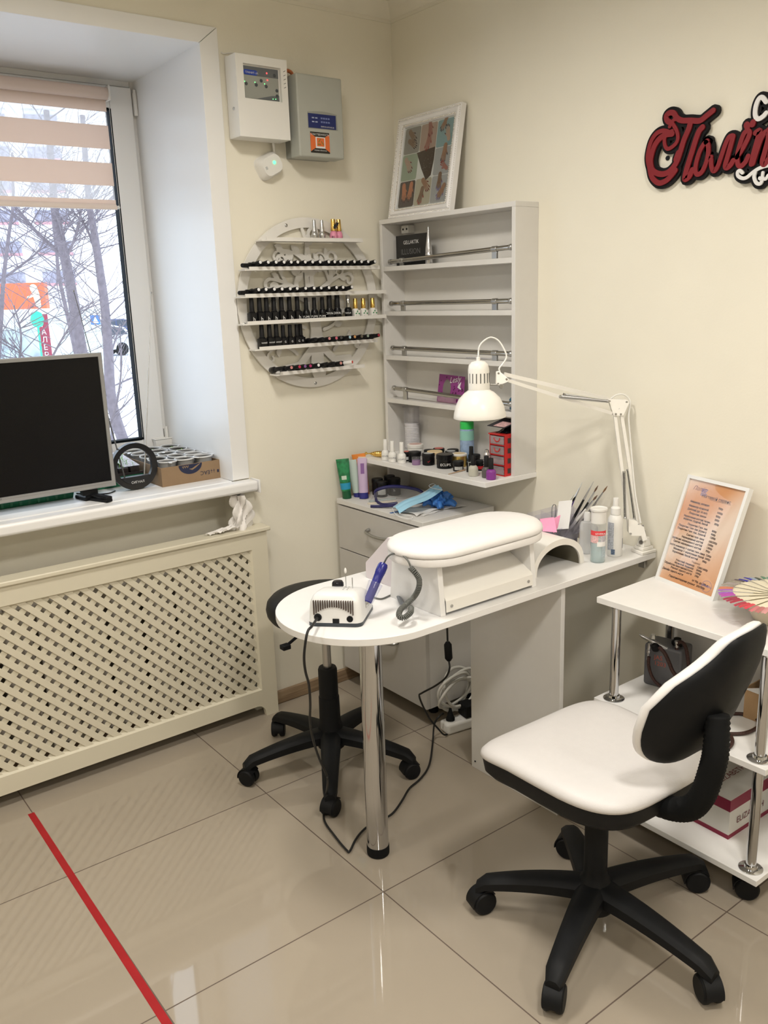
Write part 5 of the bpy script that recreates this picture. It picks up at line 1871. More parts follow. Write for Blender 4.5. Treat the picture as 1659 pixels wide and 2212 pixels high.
for i, (o, a, m_) in enumerate((((-.322, -.196, ZD + .0002), (.105, -.038, 0), mat('file_cream', (.66, .60, .50), .9)), ((-.296, -.170, ZD + .0005), (.100, -.030, 0), mat('file_mint', (.50, .56, .54), .9)))):
    a = Vector(a)
    sd = Vector((-a.y, a.x, 0)).normalized() * .009
    o = Vector(o)
    tag(MB().obox(o, a, sd * 2, (0, 0, .0035)).build('nail_file', m_, bevel=.0015), ('cream nail file lying on the dresser in front', 'mint grey nail file lying behind the cream one')[i], 'nail file')

# safety goggles
t_ = thing('safety_goggles', 'clear safety goggles with dark blue frame lying on the dresser', 'goggles', (-.22, -.27, ZD))
NAVY = mat('navy_plastic', (.012, .012, .09), .3)
gt = [(-0.258, -0.222, 0.8), (-0.318, -0.308, 0.8), (-0.357, -0.377, 0.8)]
brow = spline([(-.262, -.160, ZD + .014), (-.262, -.168, ZD + .040), (-.225, -.205, ZD + .054), (-.190, -.270, ZD + .054), (-.180, -.330, ZD + .046), (-.200, -.375, ZD + .022)], 8)
b = MB()
b.tube(brow, .0062, 8)
b.tube(spline([(-.262, -.160, ZD + .014), (-.285, -.200, ZD + .006), (-.290, -.250, ZD + .005), (-.262, -.290, ZD + .012)], 6), .0050, 8)
b.tube(spline([(-.200, -.375, ZD + .022), (-.270, -.335, ZD + .014), (-.318, -.272, ZD + .007), (-.345, -.240, ZD + .006)], 6), .0050, 8)
b.build('frame', NAVY, t_)
b = MB()
nb_ = len(brow)
low = [Vector((p.x - .035, p.y - .006, ZD + .003)) for p in brow]
vs = brow + low
b.add(vs, [(i, i + 1, nb_ + i + 1, nb_ + i) for i in range(nb_ - 1)])
b.build('lens', ACRYL, t_, smooth=60)

# disposable mask: pleated sheet with ear loops
t_ = thing('face_mask', 'pale blue disposable face mask with white ear loops lying on the dresser', 'mask', (-.2, -.36, ZD))
mo_, ma, mb_ = Vector((-.325, -.340, ZD + .014)), Vector((.165, -.040, .060)), Vector((-.020, -.066, -.004))
def mask_fn(u, v):
    p = mo_ + ma * u + mb_ * v
    return p + Vector((0, 0, .010 * math.sin(PI * v) * (1 - .4 * u) + .0016 * math.sin(v * 18) + .004 * math.sin(u * 7)))
MB().grid(mask_fn, 24, 24).build('cloth', mat('mask_blue', (.32, .58, .76), .8), t_, smooth=60)
MB().grid(lambda u, v: mask_fn(u, v * .16) + Vector((0, 0, .0012)), 20, 4).build('nose_strip', mat('mask_white', (.70, .74, .76), .8), t_, smooth=60)
loopm = mat('ear_loop', (.75, .75, .75), .8)
MB().tube(spline([mask_fn(0, 0), Vector((-.352, -.392, ZD + .006)), Vector((-.362, -.445, ZD + .002)), Vector((-.352, -.470, ZD + .003)), Vector((-.335, -.462, ZD + .008)), mask_fn(0, 1)], 8), .0011, 6).build('ear_loop', loopm, t_)
MB().tube(spline([mask_fn(1, 0), mask_fn(.92, .2) + Vector((0, 0, .014)), mask_fn(.80, .35) + Vector((0, 0, .018)), mask_fn(.82, .7) + Vector((0, 0, .014)), mask_fn(1, 1)], 8), .0011, 6).build('ear_loop', loopm, t_)

# crumpled blue gloves
random.seed(9)
b = MB()
ctrg = Vector((-.165, -.405, ZD + .026))
ph_ = [random.uniform(0, 6) for _ in range(9)]
def glove_fn(u, v):
    a, q = u * 2 * PI, (v - .5) * PI
    rr_ = .040 + .007 * math.sin(3 * a + ph_[0]) + .006 * math.sin(5 * a + 4 * q + ph_[1]) + .005 * math.sin(9 * a - 6 * q + ph_[2]) + .003 * math.sin(15 * a + 11 * q)
    return ctrg + Vector((rr_ * math.cos(q) * math.cos(a) * .95, rr_ * math.cos(q) * math.sin(a) * 1.15, max(-.0195, rr_ * math.sin(q) * .72)))
b.grid(glove_fn, 48, 22, True)
for k, (a, L) in enumerate(((-1.35, .045), (-1.0, .038), (2.9, .035), (-2.2, .040))):
    d_ = Vector((math.cos(a), math.sin(a), 0))
    p0 = ctrg + d_ * .028 + Vector((0, 0, -.006))
    b.tube(spline([p0, p0 + d_ * L * .5 + Vector((0, 0, .004)), p0 + d_ * L + Vector((0, 0, -.006))], 5), [.010, .0105, .010, .009, .0095, .009, .0085, .008, .0075, .006, .004][:11], 10)
tag(b.build('rubber_gloves', mat('glove_blue', (.05, .20, .60), .45), smooth=35), 'crumpled blue rubber gloves on a white napkin on the dresser', 'gloves')
b = MB()
b.grid(lambda u, v: Vector((-.315 + .205 * u + .01 * math.sin(v * 5), -.462 + .105 * v + .02 * math.sin(u * 4), ZD + .0035 + .003 * math.sin(u * 15 + v * 4) + (.005 * math.exp(-((u - .75) / .08) ** 2) * (1 - v)))), 40, 16)
b.grid(lambda u, v: Vector((-.290 + .205 * u, -.470 + .100 * v + .015 * math.sin(u * 3), ZD + .0012 + .0010 * math.sin(u * 21))), 30, 8)
tag(b.build('napkin', PAPER, smooth=60), 'folded white paper napkins under the mask and the blue gloves', 'napkin')
tag(MB().obox((-.345, -.350, ZD + .0003), (.060, -.010, .001), (.001, -.0065, 0), (0, 0, .002)).build('plastic_strip', mat('blue_strip', (.05, .14, .38), .5)), 'narrow blue plastic strip poking out beside the mask', 'strip')


# ================================================================ on the manicure desk
ZT = .7302
# padded armrest on two side panels with a bent cover sheet
t_ = thing('armrest', 'white padded manicure armrest with oval cushion on two side panels, standing on the desk', 'armrest', (-.655, -1.07, ZT))
for x0, x1 in ((-.828, -.812), (-.506, -.490)):
    MB().prism([(x0, -1.172, ZT), (x0, -.970, ZT), (x0, -.985, .8600), (x0, -1.160, .8600)], (x1 - x0, 0, 0)).build('side_panel', WHITE, t_, bevel=.0008)
b = MB()
sh_pts = [(-1.172, ZT + .008), (-1.171, ZT + .036), (-1.164, ZT + .043), (-1.000, .853), (-.998, .8555), (-1.001, .8575), (-1.167, ZT + .045), (-1.1735, ZT + .037), (-1.1745, ZT + .008)]
b.prism([(-.8115, y, z) for y, z in sh_pts], (.305, 0, 0))
b.build('cover_sheet', WMETAL, t_, smooth=30)
b = MB()
for x in (-.795, -.523):
    b = MB().lathe([(.0042, 0), (.004, .0016), (.002, .0026)], (x, -1.1746, ZT + .022), 14, (0, -1, 0))
    b.build('screw', STEEL, t_)
def stadium(cx, cy, L, W, n=14, g=0.0):
    r = W / 2 + g
    out = []
    for i in range(n + 1):
        a = -PI / 2 + PI * i / n
        out.append((cx + L / 2 - W / 2 + r * math.cos(a), cy + r * math.sin(a)))
    for i in range(n + 1):
        a = PI / 2 + PI * i / n
        out.append((cx - L / 2 + W / 2 + r * math.cos(a), cy + r * math.sin(a)))
    return out
def stad_stack(mb, layers, cx, cy, L, W, ang=0.0):
    vs, fs = [], []
    ca, sa = math.cos(ang), math.sin(ang)
    for g, z in layers:
        for x, y in stadium(cx, cy, L, W, 14, g):
            dx, dy = x - cx, y - cy
            vs.append(Vector((cx + dx * ca - dy * sa, cy + dx * sa + dy * ca, z)))
    n = len(vs) // len(layers)
    for i in range(len(layers) - 1):
        for j in range(n):
            j2 = (j + 1) % n
            fs.append((i * n + j, i * n + j2, (i + 1) * n + j2, (i + 1) * n + j))
    fs.append(list(range(n))[::-1])
    fs.append([(len(layers) - 1) * n + j for j in range(n)])
    mb.add(vs, fs)
AX, AY, AL, AW, AA = -.660, -1.086, .462, .222, 0.0
b = MB()
stad_stack(b, [(-.006, .8602), (-.001, .8612), (0, .864), (0, .879), (-.002, .8805)], AX, AY, AL, AW, AA)
b.build('cushion_base', LEATHER, t_, smooth=60)
b = MB()
stad_stack(b, [(-.004, .8806), (.001, .883), (.0025, .888), (.001, .895), (-.006, .902), (-.018, .907), (-.045, .911), (-.09, .9125)], AX, AY, AL, AW, AA)
b.build('cushion', LEATHER, t_, smooth=80)

# bent white hood (dust collector) behind the armrest
t_ = thing('dust_collector', 'white bent hood with six-sided cheek standing behind the armrest, pink lining inside', 'dust collector', (-.62, -.87, ZT))
hexp = [(-.790, ZT), (-.772, ZT + .050), (-.885, .868), (-.905, .873), (-.925, .866), (-.955, ZT + .10), (-.962, ZT + .02), (-.958, ZT)]
hexp = [(-.805, ZT), (-.797, ZT + .004), (-.797, ZT + .044), (-.902, .868), (-.962, .862), (-.966, ZT + .09), (-.9665, ZT)]
for x in (-.7790, -.5450):
    MB().prism([(x, y, z) for y, z in hexp], (.0035, 0, 0)).build('cheek', mat('hood_cheek', (.68, .62, .64), .35), t_, smooth=0, bevel=.0008)
b = MB()
b.prism([(-.7754, y, z) for y, z in ((-.797, ZT + .044), (-.902, .868), (-.962, .862), (-.961, .859), (-.902, .8655), (-.7995, ZT + .0445))], (.230, 0, 0))
b.build('hood', WMETAL, t_, smooth=0)
b = MB()
b.box(-.765, -.56, -.940, -.845, ZT, ZT + .004)
b.use(mat('pink_cloth', (.66, .33, .36), .7)).prism([(-.760, -.955, ZT + .004), (-.760, -.855, ZT + .004), (-.760, -.905, ZT + .090), (-.760, -.955, ZT + .095)], (.20, 0, 0))
b.mats = [mat('liner_white', (.6, .6, .62), .4), MATS['pink_cloth']]
b.build('liner', None, t_, smooth=0)

# electric nail file unit
t_ = thing('nail_drill', 'white electric nail drill unit with slotted back standing on the round end of the desk', 'nail drill', (-1.0, -1.02, ZT))
eo = Vector((-1.104, -1.000, ZT))
ex_ = Vector((.094, -.096, 0)).normalized()
ey_ = Vector((.66, .75, 0)).normalized()
ey_ = (Vector((-ex_.y, ex_.x, 0)) + Vector((.10, 0.0, 0))).normalized()
EW, ED, EH = .132, .138, .078
e3 = lambda u, v, w_: eo + ex_ * u + ey_ * v + Vector((0, 0, w_))
b = MB()
def eb(z0, z1, i0, i1, n=5):
    pass
rings = []
for w_, ins, dn in ((.0095, .000, 0), (.032, .0015, 0), (.058, .004, 0), (.071, .010, 0), (.078, .018, 0), (.0805, .030, 0)):
    rr_ = rrect(EW / 2, ED / 2, EW - 2 * ins, ED - 2 * ins - .012 * (w_ / .07) * 1, .016, 4)
    rings.append([e3(x, y - .006 * (w_ / .07), w_ - .016 * max(0, (y - .06) / .07) * (w_ / .07)) for x, y, _ in rr_])
n = len(rings[0])
vs = sum(rings, [])
fs = [(i * n + j, i * n + (j + 1) % n, (i + 1) * n + (j + 1) % n, (i + 1) * n + j) for i in range(len(rings) - 1) for j in range(n)]
fs += [list(range(n))[::-1], [(len(rings) - 1) * n + j for j in range(n)]]
b.add(vs, fs)
b.build('housing', mat('drill_white', (.74, .735, .72), .3), t_, smooth=50)
b = MB()
rr_ = rrect(EW / 2, ED / 2, EW, ED, .015, 4)
b.prism([e3(x, y, 0) for x, y, _ in rr_], (0, 0, .009))
b.build('base', mat('drill_base', (.035, .045, .055), .4), t_, smooth=40)
b = MB()
for i in range(18):
    u = .016 + i * .0056
    c = (i - 8.5) / 8.5
    zt_, zb_ = .0665 - .0005 * abs(c), .0500 - .020 * c * c
    b.obox(e3(u, -.0008 + .004, zb_), ex_ * .0019, -ey_ * .005, (0, 0, zt_ - zb_))
b.build('vent_slots', mat('slot_brown', (.07, .045, .035), .6), t_, smooth=0)
b = MB()
b.lathe([(.0095, 0), (.0095, .003), (.008, .0042)], e3(.026, .002, .0235), 16, -ey_)
b.build('power_socket', BLACKP, t_)
b = MB().obox(e3(.062, .001, .0095), ex_ * .016, -ey_ * .002, (0, 0, .011))
b.build('rocker_socket', BLACKP, t_, smooth=0)
b = MB().lathe([(.0078, 0), (.0078, .002), (.006, .0022)], e3(.104, .001, .0205), 18, -ey_)
b.build('round_socket', BLACKR, t_)
MB().lathe([(.015, 0), (.0145, .008), (.012, .012), (.0, .013)], e3(.050, .105, .068), 20).build('speed_knob', mat('knob_black', (.01, .01, .014), .12), t_)
b = MB()
for i in range(3):
    for j in range(2):
        b.lathe([(.0012, 0), (.0012, .0004)], e3(.080 + j * .010, .040 + i * .010, .0806), 8)
b.build('bit_hole', PRINTK, t_, smooth=0)
# bits standing in the holes
for i, (u, v, h_, tip) in enumerate(((.080, .070, .038, True), (.098, .062, .030, False))):
    b = MB()
    p = e3(u, v, .074)
    b.cyl(p, p + Vector((0, 0, h_)), .0011, 8)
    d = b.build('drill_bit', STEEL, None)
    tag(d, ('nail drill bit with white pointed tip standing in the drill unit', 'plain steel nail drill bit standing in the drill unit')[i], 'drill bit')
    if tip:
        d2 = MB().lathe([(.001, 0), (.0032, .003), (.0034, .007), (.0022, .012), (.0005, .0145)], p + Vector((0, 0, h_)), 14).build('grinding_tip', mat('ceramic', (.80, .78, .75), .5), d)
# transparent pen holder
hb_ = Vector((-0.969, -1.055, 0.763))
ht_ = Vector((-0.897, -1.042, 0.858))
b = MB()
ax_ = (ht_ - hb_).normalized()
b.lathe([(.0125, .012), (.0135, .012), (.0185, .062), (.0175, .062)], hb_, 20, ax_)
b.obox(hb_ + ax_ * .022 + Vector((-.030, .010, 0)), (.022, -.006, 0), (0, .010, 0), (0, 0, .004))
b.build('pen_holder', clear_mat('clear_holder', (.93, .93, .98), .05, .12, .05), t_, smooth=50)
# handpiece and coiled cable
t2 = thing('drill_handpiece', 'dark blue drill handpiece with grey coiled cable resting in the clear holder', 'handpiece', tuple(hb_))
BLUEP = mat('handpiece_blue', (.020, .022, .20), .25)
b = MB().lathe([(.0095, .010), (.0105, .014), (.0108, .055), (.0112, .057), (.0112, .060), (.0108, .062), (.0118, .085), (.0125, .087), (.0125, .090), (.0130, .092), (.0128, .108), (.0105, .114), (.006, .116)], hb_, 24, ax_)
b.build('body', BLUEP, t2)
MB().lathe([(.0018, -.0045), (.0035, -.004), (.0038, 0), (.0052, .002), (.0065, .004), (.0072, .0098)], hb_, 20, ax_).build('chuck', STEEL, t2)
CG = mat('grey_cable', (.13, .135, .125), .5)
tip_ = hb_ + ax_ * .116
cp = [tip_] + [Vector(p) for p in [(-0.897, -1.056, 0.874), (-0.891, -1.071, 0.884), (-0.888, -1.097, 0.888), (-0.89, -1.124, 0.879), (-0.887, -1.132, 0.864)]]
b = MB().tube(spline(cp, 8), .0023, 8)
co_ = [Vector(p) for p in [(-0.887, -1.132, 0.861), (-0.887, -1.147, 0.853), (-0.879, -1.153, 0.834), (-0.881, -1.152, 0.811), (-0.882, -1.134, 0.785), (-0.902, -1.13, 0.771), (-0.93, -1.142, 0.767), (-0.944, -1.154, 0.759), (-0.939, -1.165, 0.756), (-0.919, -1.165, 0.763), (-0.9, -1.146, 0.766)]]
co2 = spline(co_, 22)
for p in co2:
    p.z = max(p.z, ZT + .0082)
pts, rad = [], []
L = 0
for i in range(1, len(co2)):
    L += (co2[i] - co2[i - 1]).length
acc, prev = 0, co2[0]
coil = []
up = Vector((0, 0, 1))
tot = 0
dens = 1600
for i in range(len(co2) - 1):
    a_, b_ = co2[i], co2[i + 1]
    tg = (b_ - a_)
    ln = tg.length
    tg.normalize()
    u_ = tg.cross(up)
    if u_.length < .05:
        u_ = tg.orthogonal()
    u_.normalize()
    w__ = tg.cross(u_)
    m_n = 5
    for k in range(m_n):
        q = k / m_n
        ph0 = (tot + ln * q) / .0037 * 2 * PI
        coil.append(a_ + tg * (ln * q) + (u_ * math.cos(ph0) + w__ * math.sin(ph0)) * .0058)
    tot += ln
b2 = MB().tube(coil, .0016, 5)
b2.build('coiled_cable', CG, t2, smooth=70)
cp = [co2[-1]] + [Vector(p) for p in [(-0.824, -1.037, 0.733), (-0.813, -1, 0.733), (-0.811, -0.972, 0.733), (-0.822, -0.967, 0.733), (-0.857, -0.974, 0.733), (-0.867, -0.959, 0.733), (-0.864, -0.943, 0.733)]]
b.tube(spline(cp, 6), .0022, 8)
b.build('cable', CG, t2, smooth=70)
pl_ = [Vector(p) for p in [(-0.822, -0.997, 0.737), (-0.846, -1.041, 0.737), (-0.859, -1.074, 0.737)]]
MB().tube(pl_, [.0055, .006, .0035], 10).build('plug', mat('plug_grey', (.17, .18, .19), .4), t2)

# arch shaped nail lamp
t_ = thing('nail_lamp', 'white arch shaped nail lamp standing on the desk right of the armrest', 'nail lamp', (-.34, -1.03, ZT))
ux, uR, uH = -.343, .108, .090
def arch(R, H, y, n=20, z=ZT):
    return [(ux - R * math.cos(PI * i / n), y, z + H * math.sin(PI * i / n) ** .85) for i in range(n + 1)]
y0_, y1_ = -1.122, -.955
o_, i_ = arch(uR, uH, y0_), arch(uR - .017, uH - .018, y0_)
o2, i2 = arch(uR * .97, uH * 1.02, y1_), arch(uR - .020, uH - .018, y1_)
n = len(o_)
b = MB()
vs = [Vector(p) for p in o_ + i_ + o2 + i2]
fs = []
for k in range(n - 1):
    fs += [(k, n + k, n + k + 1, k + 1), (k, k + 1, 2 * n + k + 1, 2 * n + k), (n + k + 1, n + k, 3 * n + k, 3 * n + k + 1), (2 * n + k, 2 * n + k + 1, 3 * n + k + 1, 3 * n + k)]
fs += [(0, 2 * n, 3 * n, n), (n - 1, 2 * n - 1, 4 * n - 1, 3 * n - 1)]
b.add(vs, fs)
b.prism([Vector(p) - Vector((0, .006, 0)) for p in i2], (0, .006, 0))
b.build('housing', WMETAL, t_, smooth=50)
b = MB()
ii = arch(uR - .0185, uH - .0195, y0_ + .004)
ii2 = arch(uR - .0205, uH - .0195, y1_ - .008)
b.add([Vector(p) for p in ii + ii2], [(k + 1, k, n + k, n + k + 1) for k in range(n - 1)])
b.build('reflector', mat('lamp_lining', (.20, .18, .13), .35, .6), t_, smooth=60)

# acrylic organiser with brushes
t_ = thing('brush_organizer', 'clear acrylic stepped organizer holding brushes and pink notes behind the nail lamp', 'organizer', (-.10, -.93, ZT))
b = MB()
qx0, qx1, qy0, qy1 = -.215, -.035, -1.010, -.880
def plate(x0, x1, y0, y1, z0, z1):
    b.box(x0, x1, y0, y1, z0, z1)
plate(qx0, qx1, qy0, qy1, ZT, ZT + .002)
for y, h_ in ((qy0, .045), (qy0 + .032, .062), (qy0 + .064, .085), (qy0 + .098, .098), (qy1, .10)):
    plate(qx0, qx1, y - .001, y + .001, ZT + .002, ZT + h_)
for k, x in enumerate((qx0, qx0 + .060, qx0 + .12, qx1)):
    b.prism([(x - .001, qy0 + .001, ZT + .002), (x - .001, qy1 - .001, ZT + .002), (x - .001, qy1 - .001, ZT + .098), (x - .001, qy0 + .06, ZT + .085), (x - .001, qy0 + .001, ZT + .045)], (.002, 0, 0))
b.build('tray', clear_mat('organizer_acrylic', (.95, .945, .98), .05, .10, .05), t_, smooth=0)
PURP = mat('purple_handle', (.10, .04, .32), .3)
NAVB = mat('navy_handle', (.02, .06, .26), .3)
WOODH = mat('wood_handle', (.45, .32, .20), .5)
BRS = [((-.110, -.905), (655, 255), PURP, 'thin purple handled nail brush in the organizer', SILVER, .0007), ((-.085, -.915), (757, 250), BLACKG, 'thin black handled nail brush with long silver ferrule', SILVER, .0009), ((-.075, -.925), (795, 285), BLACKG, 'black handled nail brush with brown bristles, centre of the bunch', mat('bristle_brown', (.14, .08, .05), .8), .0030), ((-.060, -.930), (880, 290), SATIN, 'grey handled nail brush leaning farthest right', mat('bristle_tan', (.22, .12, .06), .8), .0030), ((-.150, -.900), (580, 370), NAVB, 'blue handled nail brush at the left of the bunch', SILVER, .0010), ((-.140, -.905), (597, 380), BLACKG, 'black handled nail brush with round black tip', BLACKP, .0035), ((-.095, -.920), (790, 370), WPLAST, 'white handled flat nail brush in the organizer', MATS['bristle_brown'], .0034), ((-.120, -.900), (560, 470), WOODH, 'wooden handled brush low in the organizer', WOODH, .0025)]
tips = [(-0.061, -0.965, 0.916), (-0.041, -0.992, 0.919), (-0.04, -1.009, 0.909), (-0.033, -1.039, 0.911), (-0.088, -0.956, 0.879), (-0.092, -0.966, 0.877), (-0.054, -1.019, 0.883), (-0.115, -0.97, 0.851)]
for (bxy, _, m_, lab, tm, tr_), tp_ in zip(BRS, tips):
    p0 = Vector((bxy[0], bxy[1], ZT + .006))
    p1 = Vector(tp_)
    d = (p1 - p0).normalized()
    L = (p1 - p0).length
    t2 = thing('nail_brush', lab, 'brush', tuple(p0), 'brushes in the acrylic organizer')
    MB().lathe([(.002, 0), (.0038, .02), (.0044, L * .45), (.0032, L * .68)], p0, 10, d).build('handle', m_, t2)
    MB().lathe([(.0033, 0), (.0022, L * .20)], p0 + d * (L * .68), 10, d).build('ferrule', SILVER, t2)
    MB().lathe([(.0016, 0), (tr_, L * .05), (.0006, L * .12)], p0 + d * (L * .88), 10, d).build('bristles', tm, t2)
# cards and notes
b = MB().use(PAPER)
q0, qa, qb = Vector((-0.154, -0.937, 0.779)), Vector((.052, -.030, .008)), Vector((-0.097, -0.906, 0.85))
q0 = Vector((-0.168, -0.952, 0.782))
qb = Vector((-0.129, -0.931, 0.861)) - q0
qa = Vector((-0.126, -0.981, 0.873)) - Vector((-0.129, -0.931, 0.861))
nn = qa.cross(qb).normalized()
if nn.y > 0:
    nn = -nn
b.obox(q0, qa, qb, nn * .001)
b.use(PRINTK)
for i in range(9):
    b.obox(q0 + nn * .0012 + qb * (.12 + i * .085) + qa * .10, qa * (.72 if i % 3 else .5), qb * .035, nn * .0001)
b.obox(q0 + nn * .0012 + qb * .93, qa, qb * .03, nn * .0001)
tag(b.build('instruction_card', None, smooth=0), 'white card with lines of black text standing in the acrylic organizer', 'card')
NOTE = mat('pink_note', (.85, .33, .52), .7)
n0 = [(-0.272, -0.984, 0.84), (-0.245, -1.015, 0.846), (-0.261, -1.041, 0.809), (-0.279, -1.002, 0.808)]
n1 = [(-0.232, -1.002, 0.837), (-0.207, -1.006, 0.844), (-0.227, -1.014, 0.811), (-0.247, -1.016, 0.798)]
for i, (pp, lab) in enumerate(((n0, 'pink sticky note block sticking out above the nail lamp, left one'), (n1, 'folded pink sticky note right behind the first one'))):
    tag(MB().prism(pp, (.003, .004, 0)).build('sticky_note', NOTE, smooth=0), lab, 'note', 'pink sticky notes')
MB_ = MB().tube(spline([(-0.125, -0.9, 0.803), (-0.119, -0.895, 0.834), (-0.111, -0.898, 0.842), (-0.109, -0.902, 0.833), (-0.117, -0.906, 0.805)], 6), .0016, 6)
tag(MB_.build('metal_clip', STEEL), 'small metal clip in the organizer beside the white card', 'clip')
# oil vial
t_ = thing('oil_vial', 'tiny oil vial with white dropper cap standing before the organizer', 'vial', (-.092, -1.028, ZT))
vx = (-.135, -1.030, ZT)
MB().prism(rrect(vx[0], vx[1], .022, .022, .003, 3, ZT), (0, 0, .034)).build('label', mat('vial_label', (.70, .66, .55), .4), t_, smooth=30)
MB().lathe([(.010, .0342), (.0095, .050), (.006, .060)], vx, 16).build('glass', mat('amber_oil', (.35, .27, .10), .15), t_)
MB().lathe([(.0062, .0602), (.0060, .070), (.0045, .076), (.002, .080)], vx, 16).build('dropper_cap', WPLAST, t_)
# three taller bottles
t_ = thing('bottle', 'milky square-shouldered plastic bottle behind the remover dispenser', 'bottle', (-.153, -1.062, ZT))
v = (-.153, -1.062, ZT)
MB().lathe([(.020, 0), (.0215, .002), (.0215, .085), (.018, .094), (.009, .098)], v, 26).build('bottle', MILKY, t_)
MB().lathe([(.0098, .0982), (.0098, .118), (.008, .124)], v, 18).build('cap', mat('milky_cap', (.72, .72, .72), .4), t_)
t_ = thing('remover_dispenser', 'clear pump dispenser bottle with red label and white wide cap on the desk', 'dispenser bottle', (-.198, -1.140, ZT))
v = (-.200, -1.142, ZT)
MB().lathe([(.0205, 0), (.0215, .002), (.0215, .112), (.0212, .116)], v, 32).build('bottle', clear_mat('clear_pet', (.93, .95, .95), .08, .12, .18), t_, smooth=50)
MB().lathe([(.0195, .003), (.0200, .060)], v, 28).build('liquid', clear_mat('blue_liquid', (.72, .84, .86), .05, .05, .30), t_)
def wrap(v, r, z0, z1, a0, a1, m_, nm='label'):
    fw = Vector((-.62, -.78, 0)).normalized()
    rt = Vector((.78, -.62, 0))
    return MB().grid(lambda u, w: Vector(v) + (fw * math.cos(a0 + (a1 - a0) * u) + rt * math.sin(a0 + (a1 - a0) * u)) * r + Vector((0, 0, z0 + (z1 - z0) * w)), 14, 2).build(nm, m_, t_, smooth=60)
wrap(v, .0218, .082, .096, -1.5, 1.1, mat('label_red', (.75, .06, .07), .4))
wrap(v, .0217, .060, .0815, -1.5, -.2, mat('label_pink', (.72, .45, .45), .4, var=.25, scale=200))
wrap(v, .0217, .062, .081, .1, 1.2, mat('label_grey', (.5, .48, .52), .4, var=.3, scale=300))
wrap(v, .0217, .018, .055, .3, 1.2, mat('label_blueprint', (.42, .50, .54), .4, var=.3, scale=400))
wrap(v, .0222, .050, .064, -.35, .9, PAPER, 'price_sticker')
s_ = MB()
fw_, rt_ = Vector((-.62, -.78, 0)).normalized(), Vector((.78, -.62, 0)).normalized()
text_into(s_, 'SEVERINA', Vector(v) + fw_ * .0228 + rt_ * -.014 + Vector((0, 0, .0855)), rt_, (0, 0, 1), .0085)
s_.build('lettering', PRINTW, t_, smooth=0)
MB().lathe([(.0215, .1165), (.0215, .150), (.0245, .153), (.0250, .158), (.0235, .1600), (.0215, .1575), (.003, .1570)], v, 32).build('pump_cap', mat('cap_translucent', (.74, .73, .70), .35), t_)
t_ = thing('spray_bottle', 'white spray bottle with barcode label standing in front of the lamp clamp', 'spray bottle', (-.115, -1.135, ZT))
v = (-.117, -1.137, ZT)
MB().lathe([(.0205, 0), (.0225, .002), (.0228, .060), (.0220, .085), (.0225, .100), (.021, .112), (.016, .122), (.0125, .125)], v, 32).build('bottle', WPLAST, t_, smooth=50)
MB().lathe([(.0145, .1252), (.0145, .144), (.0125, .146), (.0085, .150), (.0085, .156), (.0080, .172), (.0075, .174)], v, 24).build('spray_head', WPLAST, t_)
wrap(v, .0230, .020, .104, -1.3, -.4, mat('fine_print', (.45, .47, .52), .5, var=.35, scale=260))
wrap(v, .0231, .008, .024, -.7, -.2, mat('barcode_blue', (.10, .14, .22), .5, var=.8, scale=420), 'barcode')
wrap(v, .0229, .025, .055, .9, 1.3, mat('logo_grey', (.3, .3, .33), .5), 'logo')

# ---------------------------------------------------------------- desk lamp on a clamp
t_ = thing('desk_lamp', 'white architect desk lamp with jointed arms and bell shade clamped to the desk end', 'desk lamp', (-.035, -1.18, ZT))
b = MB()
b.prism([(-.066, -1.198, ZT), (-.004, -1.203, ZT), (-.004, -1.150, ZT), (-.052, -1.148, ZT)], (0, 0, .010))
b.prism([(-.056, -1.192, ZT + .010), (-.010, -1.196, ZT + .010), (-.010, -1.156, ZT + .010), (-.048, -1.155, ZT + .010)], (0, 0, .010))
b.add([(-.050, -1.190, ZT + .020), (-.016, -1.192, ZT + .020), (-.016, -1.160, ZT + .020), (-.046, -1.160, ZT + .020), (-.043, -1.186, ZT + .048), (-.020, -1.188, ZT + .048), (-.020, -1.165, ZT + .048), (-.041, -1.165, ZT + .048)], [(0, 1, 5, 4), (1, 2, 6, 5), (2, 3, 7, 6), (3, 0, 4, 7), (4, 5, 6, 7), (3, 2, 1, 0)])
b.build('clamp', WMETAL, t_, bevel=.002)
MB().lathe([(.006, 0), (.006, .0012)], (-.0475, -1.178, ZT + .034), 14, (-1, -.2, .15)).build('clamp_hole', mat('hole_grey', (.15, .14, .13), .6), t_, smooth=0)
MB().cyl((-.030, -1.176, ZT + .048), (-.034, -1.176, ZT + .066), .006, 12).build('swivel_pin', STEEL, t_)
J0 = (-0.052, -1.168, 0.819)      # lower plate
vd = Vector((-.605, -.796, .0)).normalized()     # towards the viewer's side, thickness direction of the plates
pl = [(-0.073, -1.146, 0.838), (-0.056, -1.161, 0.831), (-0.048, -1.171, 0.819), (-0.041, -1.178, 0.813), (-0.041, -1.183, 0.797), (-0.04, -1.19, 0.777), (-0.051, -1.183, 0.772), (-0.052, -1.178, 0.788), (-0.074, -1.16, 0.789), (-0.079, -1.153, 0.799)]
b = MB()
for k in (-.010, .008):
    b.prism([Vector(p) - vd * k for p in pl], vd * .0015)
b.build('bracket_plate', WMETAL, t_, smooth=0)
s_ = MB()
for q in [(-0.052, -1.167, 0.82), (-0.076, -1.158, 0.795), (-0.043, -1.175, 0.816)]:
    s_.lathe([(.0032, 0), (.0032, .002)], Vector(q) + vd * .010, 10, vd)
s_.build('rivet', STEEL, t_)
s_ = MB()
text_into(s_, 'MAX\n40W', Vector((-0.064, -1.163, 0.805)) + vd * .0101, Vector((.796, -.605, 0)), (0, 0, 1), .005, 'LEFT', th=.0002)
s_.build('lettering', PRINTK, t_, smooth=0)
